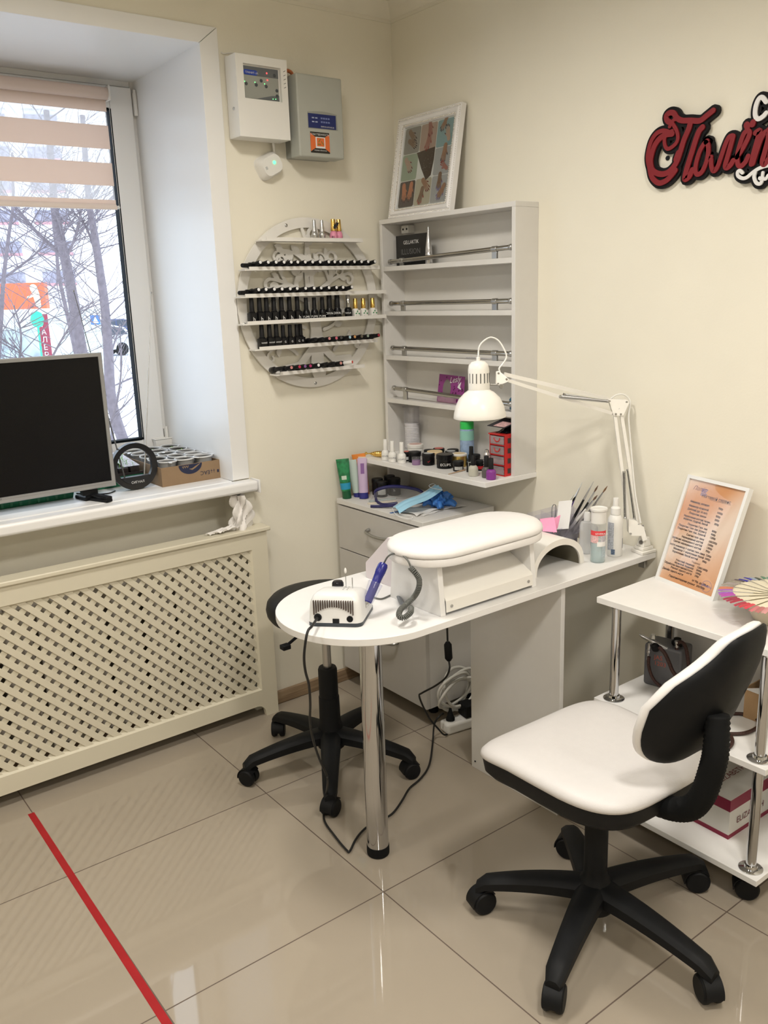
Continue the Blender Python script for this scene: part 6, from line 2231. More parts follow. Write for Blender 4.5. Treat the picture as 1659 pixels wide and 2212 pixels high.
# lower arm: two square rods and a spring pair
def rod(a, b_, w_=.0045):
    a, b_ = Vector(a), Vector(b_)
    d = (b_ - a).normalized()
    s1 = d.cross(vd).normalized()
    s2 = d.cross(s1).normalized()
    m = MB()
    m.add([a + s1 * i * w_ + s2 * j * w_ for i, j in ((-1, -1), (1, -1), (1, 1), (-1, 1))] + [b_ + s1 * i * w_ + s2 * j * w_ for i, j in ((-1, -1), (1, -1), (1, 1), (-1, 1))], [(0, 1, 5, 4), (1, 2, 6, 5), (2, 3, 7, 6), (3, 0, 4, 7), (3, 2, 1, 0), (4, 5, 6, 7)])
    return m.build('arm_rod', WMETAL, t_, smooth=0)
rod((-0.048, -1.167, 0.817), (-0.048, -1.092, 1.139))
rod((-0.072, -1.156, 0.795), (-0.063, -1.08, 1.14))
def spring(a, b_, r=.0035):
    a, b_ = Vector(a), Vector(b_)
    d = (b_ - a)
    L = d.length
    d.normalize()
    u_ = d.orthogonal().normalized()
    w_ = d.cross(u_)
    pts = []
    turns = int(L / .0024)
    for i in range(turns * 6):
        a_ = 2 * PI * i / 6
        pts.append(a + d * (L * i / (turns * 6)) + (u_ * math.cos(a_) + w_ * math.sin(a_)) * r)
    m = MB().tube(pts, .0009, 4)
    m.lathe([(.0045, -.003), (.0048, 0), (.003, .003)], a, 8, d)
    m.lathe([(.003, -.003), (.0048, 0), (.0045, .003)], b_, 8, d)
    return m.build('spring', STEEL, t_, smooth=60)
spring((-0.075, -1.13, 0.973), (-0.096, -1.155, 0.844), .0040)
spring((-0.033, -1.111, 0.97), (-0.043, -1.148, 0.83), .0030)
# elbow plate
el = [(-0.072, -1.06, 1.183), (-0.027, -1.096, 1.177), (-0.026, -1.099, 1.169), (-0.046, -1.095, 1.134), (-0.068, -1.078, 1.135)]
b = MB()
for k in (-.008, .007):
    b.prism([Vector(p) - vd * k for p in el], vd * .0015)
b.build('elbow_plate', WMETAL, t_, smooth=0)
b = MB()
tri = [(-0.062, -1.072, 1.169), (-0.044, -1.086, 1.166), (-0.052, -1.085, 1.153), (-0.059, -1.079, 1.153)]
b.prism([Vector(p) + vd * .0087 for p in tri], vd * .0006)
b.build('elbow_window', mat('elbow_grey', (.35, .34, .31), .6), t_, smooth=0)
s_ = MB()
for q in [(-0.031, -1.094, 1.172), (-0.063, -1.081, 1.139), (-0.051, -1.09, 1.138), (-0.07, -1.063, 1.176)]:
    s_.lathe([(.0032, 0), (.0032, .002)], Vector(q) + vd * .0085, 10, vd)
s_.build('rivet', STEEL, t_)
rod((-0.075, -1.062, 1.182), (-0.353, -0.916, 1.269), .0052)
rod((-0.072, -1.077, 1.141), (-0.349, -0.925, 1.252), .0045)
spring((-0.226, -1.015, 1.2), (-0.086, -1.071, 1.177), .0042)
spring((-0.174, -0.984, 1.199), (-0.074, -1.041, 1.175), .0030)
# head plate, knuckle, shade
hp = [(-0.374, -0.905, 1.277), (-0.367, -0.909, 1.279), (-0.35, -0.929, 1.257), (-0.353, -0.929, 1.249), (-0.375, -0.916, 1.24), (-0.381, -0.91, 1.244)]
b = MB()
for k in (-.007, .006):
    b.prism([Vector(p) - vd * k for p in hp], vd * .0014)
b.build('head_plate', WMETAL, t_, smooth=0)
s_ = MB()
for q in [(-0.37, -0.909, 1.273), (-0.355, -0.926, 1.256), (-0.376, -0.913, 1.244)]:
    s_.lathe([(.0032, 0), (.0032, .002)], Vector(q) + vd * .0075, 10, vd)
s_.build('rivet', STEEL, t_)
b = MB()
b.cyl((-0.404, -0.899, 1.244), (-0.375, -0.921, 1.241), .0030, 12)
b.lathe([(.0075, 0), (.0085, .003), (.0075, .006)], (-0.408, -0.899, 1.244), 16, (-.6, -.8, 0))
b.lathe([(.006, 0), (.0065, .004), (.005, .007)], (-0.376, -0.926, 1.238), 12, (-.6, -.8, 0))
b.build('knuckle', SATIN, t_)
hc = Vector((-0.434, -0.9, 1.149))
hc.z += .004
tilt = Vector((-.01, .02, 1)).normalized()
prof = [(.0735, 0), (.0742, .0015), (.0730, .012), (.0685, .032), (.058, .054), (.042, .070), (.0305, .0775), (.0300, .079)]
inner = [(.0720, 0.0002), (.0712, .012), (.0667, .031), (.056, .053), (.040, .068), (.028, .0755)]
MB().lathe(inner[::-1] + prof, hc, 48, tilt).build('lamp_shade', WMETAL, t_, smooth=60)
MB().lathe([(.0298, .0792), (.0300, .081), (.0295, .135), (.0270, .148), (.019, .156), (.006, .159)], hc, 36, tilt).build('socket_cup', WMETAL, t_, smooth=50)
b = MB()
for i in range(8):
    a = math.radians(170 + 22 * i)
    o = hc + Vector((.0296 * math.cos(a), .0296 * math.sin(a), 0)) + tilt * .098
    b.obox(o - Vector((-math.sin(a), math.cos(a), 0)) * .0014 - Vector((math.cos(a), math.sin(a), 0)) * .002, Vector((-math.sin(a), math.cos(a), 0)) * .0028, Vector((math.cos(a), math.sin(a), 0)) * .0026, (0, 0, .027))
b.build('cooling_slots', mat('slot_shadow', (.10, .10, .09), .6), t_, smooth=0)
MB().lathe([(.0055, .1592), (.0055, .168), (.004, .169)], hc, 12, tilt).build('cable_gland', WPLAST, t_)
cpts = [hc + tilt * .168] + [Vector(p) for p in [(-0.41, -0.87, 1.323), (-0.402, -0.867, 1.349), (-0.386, -0.874, 1.366), (-0.371, -0.884, 1.372), (-0.356, -0.898, 1.361), (-0.348, -0.913, 1.335), (-0.347, -0.919, 1.316), (-0.359, -0.916, 1.298), (-0.369, -0.912, 1.286), (-0.369, -0.915, 1.276)]]
MB().tube(spline(cpts, 8), .0024, 8).build('cable', WPLAST, t_, smooth=70)
MB().tube(spline([(-0.066, -1.065, 1.181), (-0.049, -1.074, 1.192), (-0.034, -1.086, 1.193), (-0.023, -1.097, 1.182), (-0.022, -1.103, 1.166), (-0.032, -1.107, 1.129), (-0.04, -1.122, 1.063), (-0.055, -1.156, 0.918), (-0.059, -1.183, 0.826)], 8), .0022, 8).build('cable', WPLAST, t_, smooth=70)
MB().lathe([(.008, .030), (.026, .022), (.030, .004), (.022, -.010), (.0, -.016)], hc + tilt * .035, 20, tilt).build('bulb', mat('bulb_glass', (.85, .84, .80), .2), t_, smooth=70)

# ================================================================ on and in the trolley
t_ = thing('price_list', 'framed price list on orange paper leaning against the wall on the trolley top', 'framed price list', (-.135, -1.38, .6902))
TZ_ = .6902
fBL, fBR = Vector((-.111, -1.275, TZ_)), Vector((-.159, -1.488, TZ_))
fU = (fBR - fBL).normalized()
fV = (Vector((-.009, -1.292, .978)) - fBL)
fV = (fV - fU * fV.dot(fU)).normalized()
fN = fU.cross(fV)
if fN.x > 0:
    fN = -fN
FW_, FH_ = .2185, .309
F3 = lambda u, v, d=0: fBL + fU * u + fV * v + fN * d
b = MB()
frame_profile(b, [(0, -.016), (0, 0), (.0095, 0), (.0095, -.005), (.0095, -.016)], FW_, FH_, F3)
b.build('frame', mat('white_frame', (.80, .80, .79), .35), t_, smooth=0)
m = bpy.data.materials.new('orange_brochure')
m.use_nodes = True
nt = m.node_tree
bs = nt.nodes['Principled BSDF']
tc = nt.nodes.new('ShaderNodeTexCoord')
wv = nt.nodes.new('ShaderNodeTexWave')
wv.inputs['Scale'].default_value = 3.2
wv.inputs['Distortion'].default_value = 3.5
wv.inputs['Detail'].default_value = 1.0
nt.links.new(tc.outputs['Object'], wv.inputs['Vector'])
cr = nt.nodes.new('ShaderNodeValToRGB')
cr.color_ramp.elements[0].color = (.66, .31, .13, 1)
cr.color_ramp.elements[1].color = (.82, .66, .54, 1)
e_ = cr.color_ramp.elements.new(.5)
e_.color = (.76, .48, .32, 1)
nt.links.new(wv.outputs['Fac'], cr.inputs[0])
nt.links.new(cr.outputs[0], bs.inputs['Base Color'])
bs.inputs['Roughness'].default_value = .5
b = MB().use(m).obox(F3(.009, .009, -.0075), fU * (FW_ - .018), fV * (FH_ - .018), fN * .001)
PT = mat('price_print', (.05, .03, .03), .5)
b.use(PT)
tt = lambda s_, u, v, sz, al='LEFT', bo=0.0: text_into(b, s_, F3(u, v, -.0063), fU, fV, sz, al, bo, .00015)
tt('Ногтевой сервис', .170, .257, .0125, 'RIGHT', .01)
b.obox(F3(.098, .2545, -.0064), fU * .074, fV * .0006, fN * .0001)
rows = [('Маникюр, аппарат.', '700р', .236, .105, .135), ('Маникюр мужской', '1000р', .224, .105, .135), ('Детский (до 10 лет)', '500р', .214, .105, .135), ('Покрытие лаком', '200р', .204, .105, .135), ('Укрепление ногтей гелем,', '300р', .193, .125, .138), ('акрилом, пудрой, базой', '', .185, .118, .138), ('Покрытие Гель лак', '800р', .173, .122, .138), ('Покрытие Гель лак (френч)', '900р', .164, .122, .138), ('Покрытие Гель лак, лунный', '1200р', .155, .122, .138), ('Снятие гель лака', '100/200р', .144, .122, .138), ('Наращивание ногтей', '1500р', .135, .122, .138), ('Коррекция наращенных ногтей', '1300р', .126, .122, .138), ('Снятие наращенных ногтей', '700р', .117, .122, .138), ('Просто маникюр + снятие гель-лака', '1200р', .106, .140, .143), ('Маникюр + укрепление базой', '1000р', .097, .140, .143), ('Укрепление базой ногтей', '300р', .088, .122, .138)]
for a_, c_, v_, ue, uc in rows:
    tt(a_, ue, v_, .0078, 'RIGHT', .03)
    if c_:
        tt(c_, uc, v_, .0078, 'LEFT', .03)
tt('Педикюр', .120, .0775, .007, 'CENTER')
for a_, c_, v_ in (('Женский педикюр', '1300/1600р', .0680), ('Мужской педикюр', '2000р', .0600), ('Обработка пальчиков/стопы', '1000р', .0520), ('Ремонт одного ногтя', '100р', .0440)):
    tt(a_, .118, v_, .0078, 'RIGHT', .03)
    tt(c_, .128, v_, .0078, 'LEFT', .03)
tt('Дизайн одного ногтя', .090, .0345, .0078, 'RIGHT', .03)
tt('от 70р. до 250 р.', .125, .0300, .0078, 'LEFT', .03)
tt('Парафинотерапия рук/ног  250/350р', .175, .0200, .0078, 'RIGHT', .03)
b.use(mat('logo_wine', (.22, .07, .09), .5))
text_into(b, 'Полёт', F3(.028, .272, -.0063), fU, fV, .016, shear=.4, th=.00015)
b.use(mat('stamp_blue', (.16, .18, .42), .5))
b.ribbon([F3(.178 + .017 * math.cos(2 * PI * i / 24), .030 + .015 * math.sin(2 * PI * i / 24), -.0063) for i in range(25)], .0007, fN, .0001)
text_into(b, '«Полёт»', F3(.178, .028, -.0062), fU, fV, .0085, 'CENTER', .01, .00015)
for i in range(5):
    b.obox(F3(.060, .278 - i * .0042, -.0063), fU * (.022 - .002 * (i % 3)), fV * .0020, fN * .0001)
b.build('price_sheet', None, t_, smooth=0)
MB().obox(F3(.0096, .0096, -.0045), fU * (FW_ - .0192), fV * (FH_ - .0192), fN * .0009).build('glass', clear_mat('frame_glass', (.98, .98, .98), .03, .06), t_, smooth=0)

# fan of nail tips on a round stand
wc = Vector((-.156, -1.672, 0))
t_ = thing('nail_colour_wheel', 'round fan of nail colour samples on cream sticks lying on the trolley top', 'colour wheel', (wc.x, wc.y, TZ_))
CRMP = mat('cream_plastic', (.78, .72, .56), .4)
MB().lathe([(.050, 0), (.066, .004), (.074, .020), (.077, .050), (.074, .050), (.03, .046), (.0, .046)], (wc.x, wc.y, TZ_), 40).build('stand', CRMP, t_, smooth=50)
MB().lathe([(.018, .050), (.022, .051), (.022, .0600), (.018, .061), (.0, .061)], (wc.x, wc.y, TZ_), 24).build('hub', CRMP, t_)
cols = [(.55, .22, .20), (.62, .30, .28), (.70, .40, .30), (.66, .30, .42), (.75, .45, .55), (.80, .60, .50), (.75, .50, .40), (.60, .35, .30), (.45, .20, .15), (.30, .12, .08), (.12, .30, .24), (.05, .20, .12), (.02, .05, .04), (.30, .38, .50), (.03, .03, .35), (.10, .08, .10), (.28, .24, .20), (.35, .30, .28), (.55, .18, .10), (.30, .10, .45), (.40, .06, .38), (.30, .02, .06), (.34, .02, .05), (.38, .03, .06), (.50, .04, .06), (.60, .05, .08), (.55, .16, .18), (.45, .15, .15), (.60, .28, .28), (.72, .38, .26)]
NT = 60
for i in range(NT):
    a = 2 * PI * i / NT
    u_ = Vector((math.cos(a), math.sin(a), 0))
    n__ = Vector((-math.sin(a), math.cos(a), .12)).normalized()
    z_ = TZ_ + .0635 + .0012 * (i % 3)
    # tips start at the left side (towards -x +y) and follow the photograph's run of colours
    ang = math.degrees((a - math.radians(105)) % (2 * PI)) / 360
    ci = int(ang * 60)
    seq = {0: 18, 1: 18, 2: 19, 3: 19, 4: 20, 5: 20, 6: 21, 7: 21, 8: 22, 9: 23, 10: 24, 11: 25, 12: 26, 13: 27, 14: 28, 15: 29, 16: 2, 17: 3, 18: 4, 19: 4, 20: 5, 21: 6}
    k = seq.get(ci, (ci * 7) % 10 + (8 if ci > 45 else 0))
    if ci > 48:
        k = [10, 11, 12, 13, 14, 14, 15, 16, 17, 17, 16, 18][ci - 49 if ci - 49 < 12 else 11]
    cm = mat('nail_tone_%s' % 'abcdefghijklmnopqrstuvwxyzABCDEF'[k], cols[k], .2)
    b = MB().use(CRMP)
    c0 = wc + u_ * .016
    w0_, w1_ = .0018, .0062
    side = n__
    top = Vector((0, 0, z_))
    b.add([c0 - side * w0_ + top, c0 + side * w0_ + top, wc + u_ * .114 + side * w1_ + top, wc + u_ * .114 - side * w1_ + top, c0 - side * w0_ + top - Vector((0, 0, .001)), c0 + side * w0_ + top - Vector((0, 0, .001)), wc + u_ * .114 + side * w1_ + top - Vector((0, 0, .001)), wc + u_ * .114 - side * w1_ + top - Vector((0, 0, .001))], [(0, 1, 2, 3), (7, 6, 5, 4), (0, 3, 7, 4), (1, 5, 6, 2), (0, 4, 5, 1), (3, 2, 6, 7)])
    b.use(cm)
    def tipf(u, v):
        rr2 = .1142 + .034 * u
        ww = w1_ * 1.15 * (1 - .35 * max(0, u - .7) / .3)
        q = (v - .5) * 2
        return wc + u_ * rr2 + side * (ww * q) + top + Vector((0, 0, .0022 * (1 - q * q) - .004 * u * u))
    b.grid(tipf, 6, 5)
    b.build('nail_sample', None, t_, smooth=60)

# airbrush compressor on the middle shelf
t_ = thing('compressor', 'small grey airbrush compressor on the middle trolley shelf', 'compressor', (-.12, -1.35, .394))
ca_, cb_ = Vector((-.178, -1.297, .3942)), Vector((-.155, -1.405, .3942))
cu_ = (cb_ - ca_)
cv_ = Vector((.075, .015, 0))
MB().obox(ca_, cu_, cv_, (0, 0, .125)).build('housing', mat('compressor_grey', (.11, .11, .12), .4), t_, bevel=.008, seg=3)
cn_ = Vector((-cu_.y, cu_.x, 0)).normalized()
if cn_.x > 0:
    cn_ = -cn_
s_ = MB()
text_into(s_, 'JAS\n1203', ca_ + cu_ * .28 + cn_ * .0006 + Vector((0, 0, .085)), cu_, (0, 0, 1), .018)
s_.build('lettering', mat('orange_print', (.45, .10, .06), .5), t_, smooth=0)
MB().lathe([(.012, 0), (.016, .004), (.016, .010), (.010, .016), (.010, .020)], ca_ + cu_ * .72 + cv_ * .5 + Vector((0, 0, .125)), 18).build('knob', BLACKP, t_)
HOSE = mat('braided_hose', (.045, .018, .014), .6, var=.5, scale=260)
t2 = thing('airbrush', 'silver airbrush with dark braided hose hanging in front of the grey compressor', 'airbrush', (-.16, -1.29, .50))
b = MB()
b.lathe([(.0015, 0), (.003, .004), (.0055, .010), (.0055, .03), (.0065, .032), (.0065, .055), (.005, .058), (.0048, .085)], (-0.185, -1.284, 0.542), 14, (.25, -.72, -.26))
b.lathe([(.009, 0), (.010, .002), (.006, .012)], (-0.172, -1.32, 0.538), 14, (0, -.1, 1))
b.build('body', STEEL, t2)
b = MB()
b.lathe([(.0045, 0), (.0045, .018), (.0058, .019), (.0058, .028), (.0035, .030), (.0035, .05)], (-0.176, -1.313, 0.521), 12, (-.03, .06, -1))
b.build('air_valve', SILVER, t2)
MB().lathe([(.011, 0), (.012, .003), (.012, .012), (.008, .016)], (-0.176, -1.33, 0.518), 16, (-.6, -.8, 0)).build('holder', BLACKP, t2)
MB().tube(spline([(-0.19, -1.323, 0.489), (-0.19, -1.322, 0.47), (-0.19, -1.328, 0.446), (-0.19, -1.342, 0.425), (-0.19, -1.36, 0.415), (-0.19, -1.385, 0.407), (-0.19, -1.403, 0.403)], 8), .0045, 8).build('hose', HOSE, t2, smooth=60)
b0_ = MB().tube(spline([(-0.185, -1.351, 0.526), (-0.185, -1.37, 0.512), (-0.185, -1.384, 0.491), (-0.185, -1.396, 0.47), (-0.185, -1.411, 0.457), (-0.185, -1.423, 0.455)], 8), .0052, 8)
tag(b0_.build('air_hose', HOSE, None, smooth=60), 'dark braided hose running from the airbrush behind the chair back', 'hose')
b = MB().tube(spline([(-0.15, -1.384, 0.512), (-0.15, -1.383, 0.528), (-0.15, -1.388, 0.54), (-0.15, -1.4, 0.544), (-0.15, -1.412, 0.531), (-0.15, -1.42, 0.5), (-0.15, -1.427, 0.468), (-0.15, -1.443, 0.446)], 8), .0050, 8)
b = b.build('air_hose', HOSE, None, smooth=60)
tag(b, 'dark braided air hose arching over the grey compressor', 'hose')
b = MB().tube(spline([(-.290, -1.600, .400), (-.235, -1.645, .400), (-.165, -1.645, .400), (-.140, -1.600, .400), (-.180, -1.560, .400), (-.240, -1.575, .406), (-.285, -1.640, .400), (-.335, -1.655, .400), (-.340, -1.600, .400)], 10), .0048, 8)
b = b.build('air_hose', HOSE, None, smooth=60)
tag(b, 'dark braided air hose looped on the middle trolley shelf', 'hose')
b = MB()
b.lathe([(.0055, 0), (.0055, .012), (.007, .013), (.007, .018)], (-0.15, -1.383, 0.525), 12, (0, 0, 1))
tag(b.build('hose_fitting', SILVER), 'silver hose fitting above the grey compressor', 'fitting')
# brown cardboard box and a bowl on the middle shelf
b = MB()
kx0, kx1, ky0, ky1, kz = -.150, -.030, -1.697, -1.590, .3942
for a_ in ((kx0, kx0 + .003, ky0, ky1), (kx1 - .003, kx1, ky0, ky1), (kx0 + .003, kx1 - .003, ky0, ky0 + .003), (kx0 + .003, kx1 - .003, ky1 - .003, ky1)):
    b.box(*a_, kz, kz + .085)
b.box(kx0 + .003, kx1 - .003, ky0 + .003, ky1 - .003, kz, kz + .003)
tag(b.build('cardboard_box', CARD, smooth=0), 'open brown cardboard box on the middle trolley shelf at the right', 'box')
b = MB().prism([(kx0 - .012, ky1 - .005, kz + .0855), (kx0 + .02, ky1 - .03, kz + .0855), (kx0 + .01, ky0, kz + .0865), (kx0 - .02, ky0, kz + .0865)], (0, 0, .001))
tag(b.build('paper_sheet', PAPER, smooth=0), 'white sheet of paper over the edge of the cardboard box', 'paper')
tag(MB().lathe([(.028, 0), (.040, .008), (.052, .035), (.054, .055), (.050, .055), (.046, .035), (.03, .010), (0, .008)], (-.085, -1.655, kz + .088), 30).build('bowl', mat('grey_bowl', (.30, .28, .24), .3), smooth=50), 'grey plastic bowl standing on the open cardboard box', 'bowl')

# shoe box on the bottom shelf
t_ = thing('shoe_box', 'white and crimson cardboard box with dark lettering on the bottom trolley shelf', 'box', (-.15, -1.55, .094))
so1 = Vector((-.252, -1.630, .0942))
sa1, sb1 = Vector((.006, .21, 0)), Vector((.19, -.004, 0))
CRIM = mat('crimson_card', (.20, .006, .035), .45)
WCRD = mat('white_card', (.62, .61, .58), .5)
b = MB().use(WCRD)
b.obox(so1, sa1, sb1, (0, 0, .112))
b.use(CRIM)
for zz_, h_ in ((.0, .012), (.080, .0325)):
    b.obox(so1 - sb1.normalized() * .0007 - sa1.normalized() * .0007 + Vector((0, 0, zz_)), sa1 * 1.007, sb1 * 1.008, (0, 0, h_))
b.use(WCRD).obox(so1 + Vector((0, 0, .1126)), sa1, sb1, (0, 0, .0012))
b.build('box', None, t_, smooth=0)
s_ = MB()
text_into(s_, 'ELIZABETH', so1 + sb1 * .17 - sa1.normalized() * .0012 + Vector((0, 0, .035)), sb1, (0, 0, 1), .026)
text_into(s_, 'ELIZABETH', so1 + sb1 * .25 + sa1 * .30 + Vector((0, 0, .1142)), sb1, sa1, .026)
s_.build('lettering', mat('box_print', (.16, .03, .04), .5), t_, smooth=0)

# ================================================================ power strip and cables
t_ = thing('power_strip', 'white multi-socket power strip on the floor behind the desk panel', 'power strip', (-.2, -.60, 0))
pa_, pb_ = Vector((-.326, -.618, .0002)), Vector((-.072, -.660, .0002))
pu = (pb_ - pa_)
pv = Vector((pu.y, -pu.x, 0)).normalized() * -.056
MB().obox(pa_, pu, pv, (0, 0, .040)).build('housing', WPLAST, t_, bevel=.010, seg=4)
for k in range(4):
    c_ = pa_ + pu * (.11 + .22 * k) + pv * .5 + Vector((0, 0, .0402))
    MB().lathe([(.0195, 0), (.0195, .0012), (.017, .0012), (.0165, .0004), (.0, .0004)], c_, 24).build('socket', WPLAST, t_)
t2 = thing('power_plug', 'black round plug in the nearest socket of the power strip', 'plug', tuple(pa_ + pu * .11 + pv * .5 + Vector((0, 0, .0416))))
c_ = pa_ + pu * .11 + pv * .5 + Vector((0, 0, .0416))
MB().lathe([(.0155, 0), (.016, .008), (.011, .018), (.006, .034), (.0045, .042)], c_, 18, (.12, .12, 1)).build('plug', BLACKR, t2)
t3 = thing('power_adapter', 'black power adapter block plugged into the power strip', 'adapter', (-.20, -.61, .042))
b = MB().obox(pa_ + pu * .30 + pv * .05 + Vector((0, 0, .0416)), pu * .26, pv * .95, (0, 0, .048))
b.build('housing', BLACKP, t3, bevel=.005)
t3 = thing('power_adapter', 'black power adapter at the far side of the power strip behind the desk panel', 'adapter', (-.13, -.62, .042))
MB().obox(pa_ + pu * .62 + pv * .05 + Vector((0, 0, .0416)), pu * .24, pv * .95, (0, 0, .055)).build('housing', BLACKP, t3, bevel=.005)
# white extension cord in loose coils
random.seed(4)
b = MB()
pts = []
for i in range(64):
    a = i / 64 * 2 * PI * 5.2
    pts.append(Vector((-.235 + .082 * math.cos(a) + .02 * math.sin(a * .37 + 1), -.575 + .016 * math.sin(a * .61) + .012 * math.cos(i * .9), .128 + .062 * math.sin(a) + .018 * math.sin(a * .43 + 2))))
pts = [Vector((-.09, -.66, .25)), Vector((-.12, -.63, .24))] + pts
b.tube(spline(pts, 6), .0052, 8)
tag(b.build('extension_cord', mat('white_cable', (.62, .61, .57), .5), smooth=70), 'loosely coiled white extension cord heaped above the power strip', 'cord')
# wall socket block seen past the panel edge
tag(MB().box(-.075, -.001, -.715, -.665, .235, .315).build('wall_socket', WPLAST, bevel=.006), 'white wall socket block beside the desk panel near the floor', 'socket')
tag(MB().lathe([(.018, 0), (.018, .028), (.010, .045)], (-.120, -.690, .235), 16, (-.4, .1, -.3)).build('grey_plug', mat('plug_grey2', (.12, .12, .12), .5)), 'grey plug hanging from the wall socket block', 'plug')
# drill unit power cable: over the desk edge, to the floor, round the table leg and to the plug
cab_pts = [e3(.026, -.004, .0235)] + [Vector(p) for p in [(-1.134, -1.068, 0.759), (-1.153, -1.08, 0.756), (-1.164, -1.085, 0.736), (-1.166, -1.077, 0.693), (-1.155, -1.061, 0.649), (-1.13, -1.032, 0.596), (-1.111, -1.002, 0.53), (-1.086, -0.955, 0.452), (-1.064, -0.93, 0.381), (-1.031, -0.901, 0.303), (-0.995, -0.874, 0.232), (-0.981, -0.857, 0.193)]] + [Vector(p) for p in [(-0.88, -0.678, 0.006), (-0.937, -0.756, 0.006), (-0.958, -0.84, 0.006), (-0.97, -0.917, 0.006), (-0.965, -0.927, 0.006), (-0.925, -0.897, 0.006), (-0.886, -0.876, 0.006), (-0.849, -0.866, 0.006), (-0.807, -0.866, 0.006)]] + [Vector(p) for p in [(-0.764, -0.863, 0.006), (-0.702, -0.83, 0.006), (-0.641, -0.792, 0.006), (-0.588, -0.775, 0.006), (-0.532, -0.747, 0.006), (-0.478, -0.703, 0.006)]] + [Vector(p) for p in [(-0.391, -0.613, 0.005), (-0.366, -0.593, 0.049), (-0.349, -0.598, 0.075), (-0.323, -0.591, 0.076)]]
tag(MB().tube(spline(cab_pts, 8), .0032, 8).build('power_cable', CABLEB, smooth=70), 'black power cable running from the drill unit over the desk edge and along the floor', 'cable')
# lamp cable with an inline switch
t_ = thing('switch_cable', 'black cable with inline switch hanging under the desk beside the panel', 'cable', (-.45, -.76, .4))
lc = [Vector((-.4505, -.762, .7115))] + [Vector(p) for p in [(-0.45, -0.764, 0.482), (-0.45, -0.765, 0.437)]]
MB().tube(lc, .0032, 8).build('cable', CABLEB, t_, smooth=70)
s0_, s1_ = Vector((-0.45, -0.765, 0.434)), Vector((-0.45, -0.77, 0.37))
MB().tube([s0_, s0_ * .85 + s1_ * .15, s0_ * .15 + s1_ * .85, s1_], [.006, .0125, .0125, .006], 12).build('switch', BLACKP, t_, smooth=40)
lc = [s1_] + [Vector(p) for p in [(-0.512, -0.842, 0.386), (-0.502, -0.811, 0.342), (-0.496, -0.754, 0.293), (-0.497, -0.69, 0.246), (-0.483, -0.658, 0.218), (-0.443, -0.632, 0.151), (-0.403, -0.617, 0.089), (-0.366, -0.608, 0.043), (-0.347, -0.618, 0.015), (-0.326, -0.614, -0.001)]]
for p in lc:
    p.z = max(p.z, .005)
MB().tube(spline(lc, 8), .0032, 8).build('cable', CABLEB, t_, smooth=70)


# ================================================================ on the window sill
ZS_ = .8852
tv = thing('television', 'flat television with silver bezel and black screen standing on the window sill', 'television', (-1.52, .07, ZS_))
tx0, tx1, tz0, tz1, ty = -1.890, -1.158, .926, 1.353, .045
b = MB()
frame_profile(b, [(0, .0), (.0, .012), (.0025, .014), (.012, .0125), (.0125, .009)], tx1 - tx0, tz1 - tz0, lambda u, v, d=0: Vector((tx0 + u, ty + .014 - d, tz0 + v)))
b.box(tx0 + .012, tx1 - .012, ty + .0135, ty + .0140, tz0, tz0 + .020)
b.build('bezel', mat('silver_bezel', (.30, .30, .30), .4, .2), tv, smooth=30)
bz = MB().box(tx0 + .012, tx1 - .012, ty + .0005, ty + .004, tz0 + .012, tz0 + .0185).build('lower_bezel', MATS['silver_bezel'], tv, smooth=0)
MB().box(tx0 + .012, tx1 - .0125, ty + .0045, ty + .007, tz0 + .0125, tz1 - .0125).build('screen', mat('screen_black', (.003, .003, .004), .25, spec=.25), tv, smooth=0)
MB().box(tx0 + .004, tx1 - .004, ty + .0145, ty + .045, tz0 + .004, tz1 - .004).build('back_cover', BLACKP, tv, bevel=.008)
s_ = MB()
text_into(s_, 'LG', (-1.522, ty - .0002, tz0 + .0125), XH, ZH, .009, 'LEFT')
s_.build('logo', mat('logo_dark', (.12, .12, .12), .4), tv, smooth=0)
for fx_, sgn in ((-1.235, 1), (-1.815, -1)):
    b = MB()
    b.box(fx_ - .030, fx_ + .020, ty + .012, ty + .040, .905, .930)
    b.prism([(fx_ + .010, ty + .012, .905), (fx_ - .018, ty + .040, .905), (fx_ + sgn * .022, -.005, ZS_ + .010), (fx_ + sgn * .046, .004, ZS_ + .010)], (0, 0, .008))
    b.prism([(fx_ + sgn * .022, -.004, ZS_), (fx_ + sgn * .046, .004, ZS_), (fx_ + .016, ty + .025, ZS_), (fx_ - .014, ty + .040, ZS_)], (0, 0, .0115))
    b.prism([(fx_ - .020, ty + .022, ZS_), (fx_ + .010, ty + .030, ZS_), (fx_ - .010, .140, ZS_), (fx_ - .032, .136, ZS_)], (0, 0, .012))
    b.box(fx_ - .016, fx_ + .008, ty + .018, ty + .036, ZS_ + .010, .906)
    b.build('foot', BLACKP, tv, bevel=.003)

an = thing('tv_antenna', 'black ring-shaped indoor antenna with two telescopic rods on the window sill', 'antenna', (-1.056, .125, ZS_))
ac = Vector((-1.062, .125, .9655))
b = MB()
n = 48
Ro, Ri = .0795, .0615
def ringface(R, y):
    return [ac + Vector((R * math.cos(2 * PI * i / n), y, R * math.sin(2 * PI * i / n))) for i in range(n)]
vs = ringface(Ro, -.011) + ringface(Ri, -.008) + ringface(Ro, .011) + ringface(Ri, .008)
fs = []
for i in range(n):
    j = (i + 1) % n
    fs += [(i, j, n + j, n + i), (j, i, 2 * n + i, 2 * n + j), (n + i, n + j, 3 * n + j, 3 * n + i), (3 * n + i, 3 * n + j, 2 * n + j, 2 * n + i)]
b.add(vs, fs)
a0 = math.asin(-.034 / Ri)
arcp = [ac + Vector((Ri * 1.002 * math.cos(a), -.0105, Ri * 1.002 * math.sin(a))) for a in [PI - a0 + (PI + 2 * a0) * i / 16 for i in range(17)]]
b.prism(arcp, (0, .021, 0))
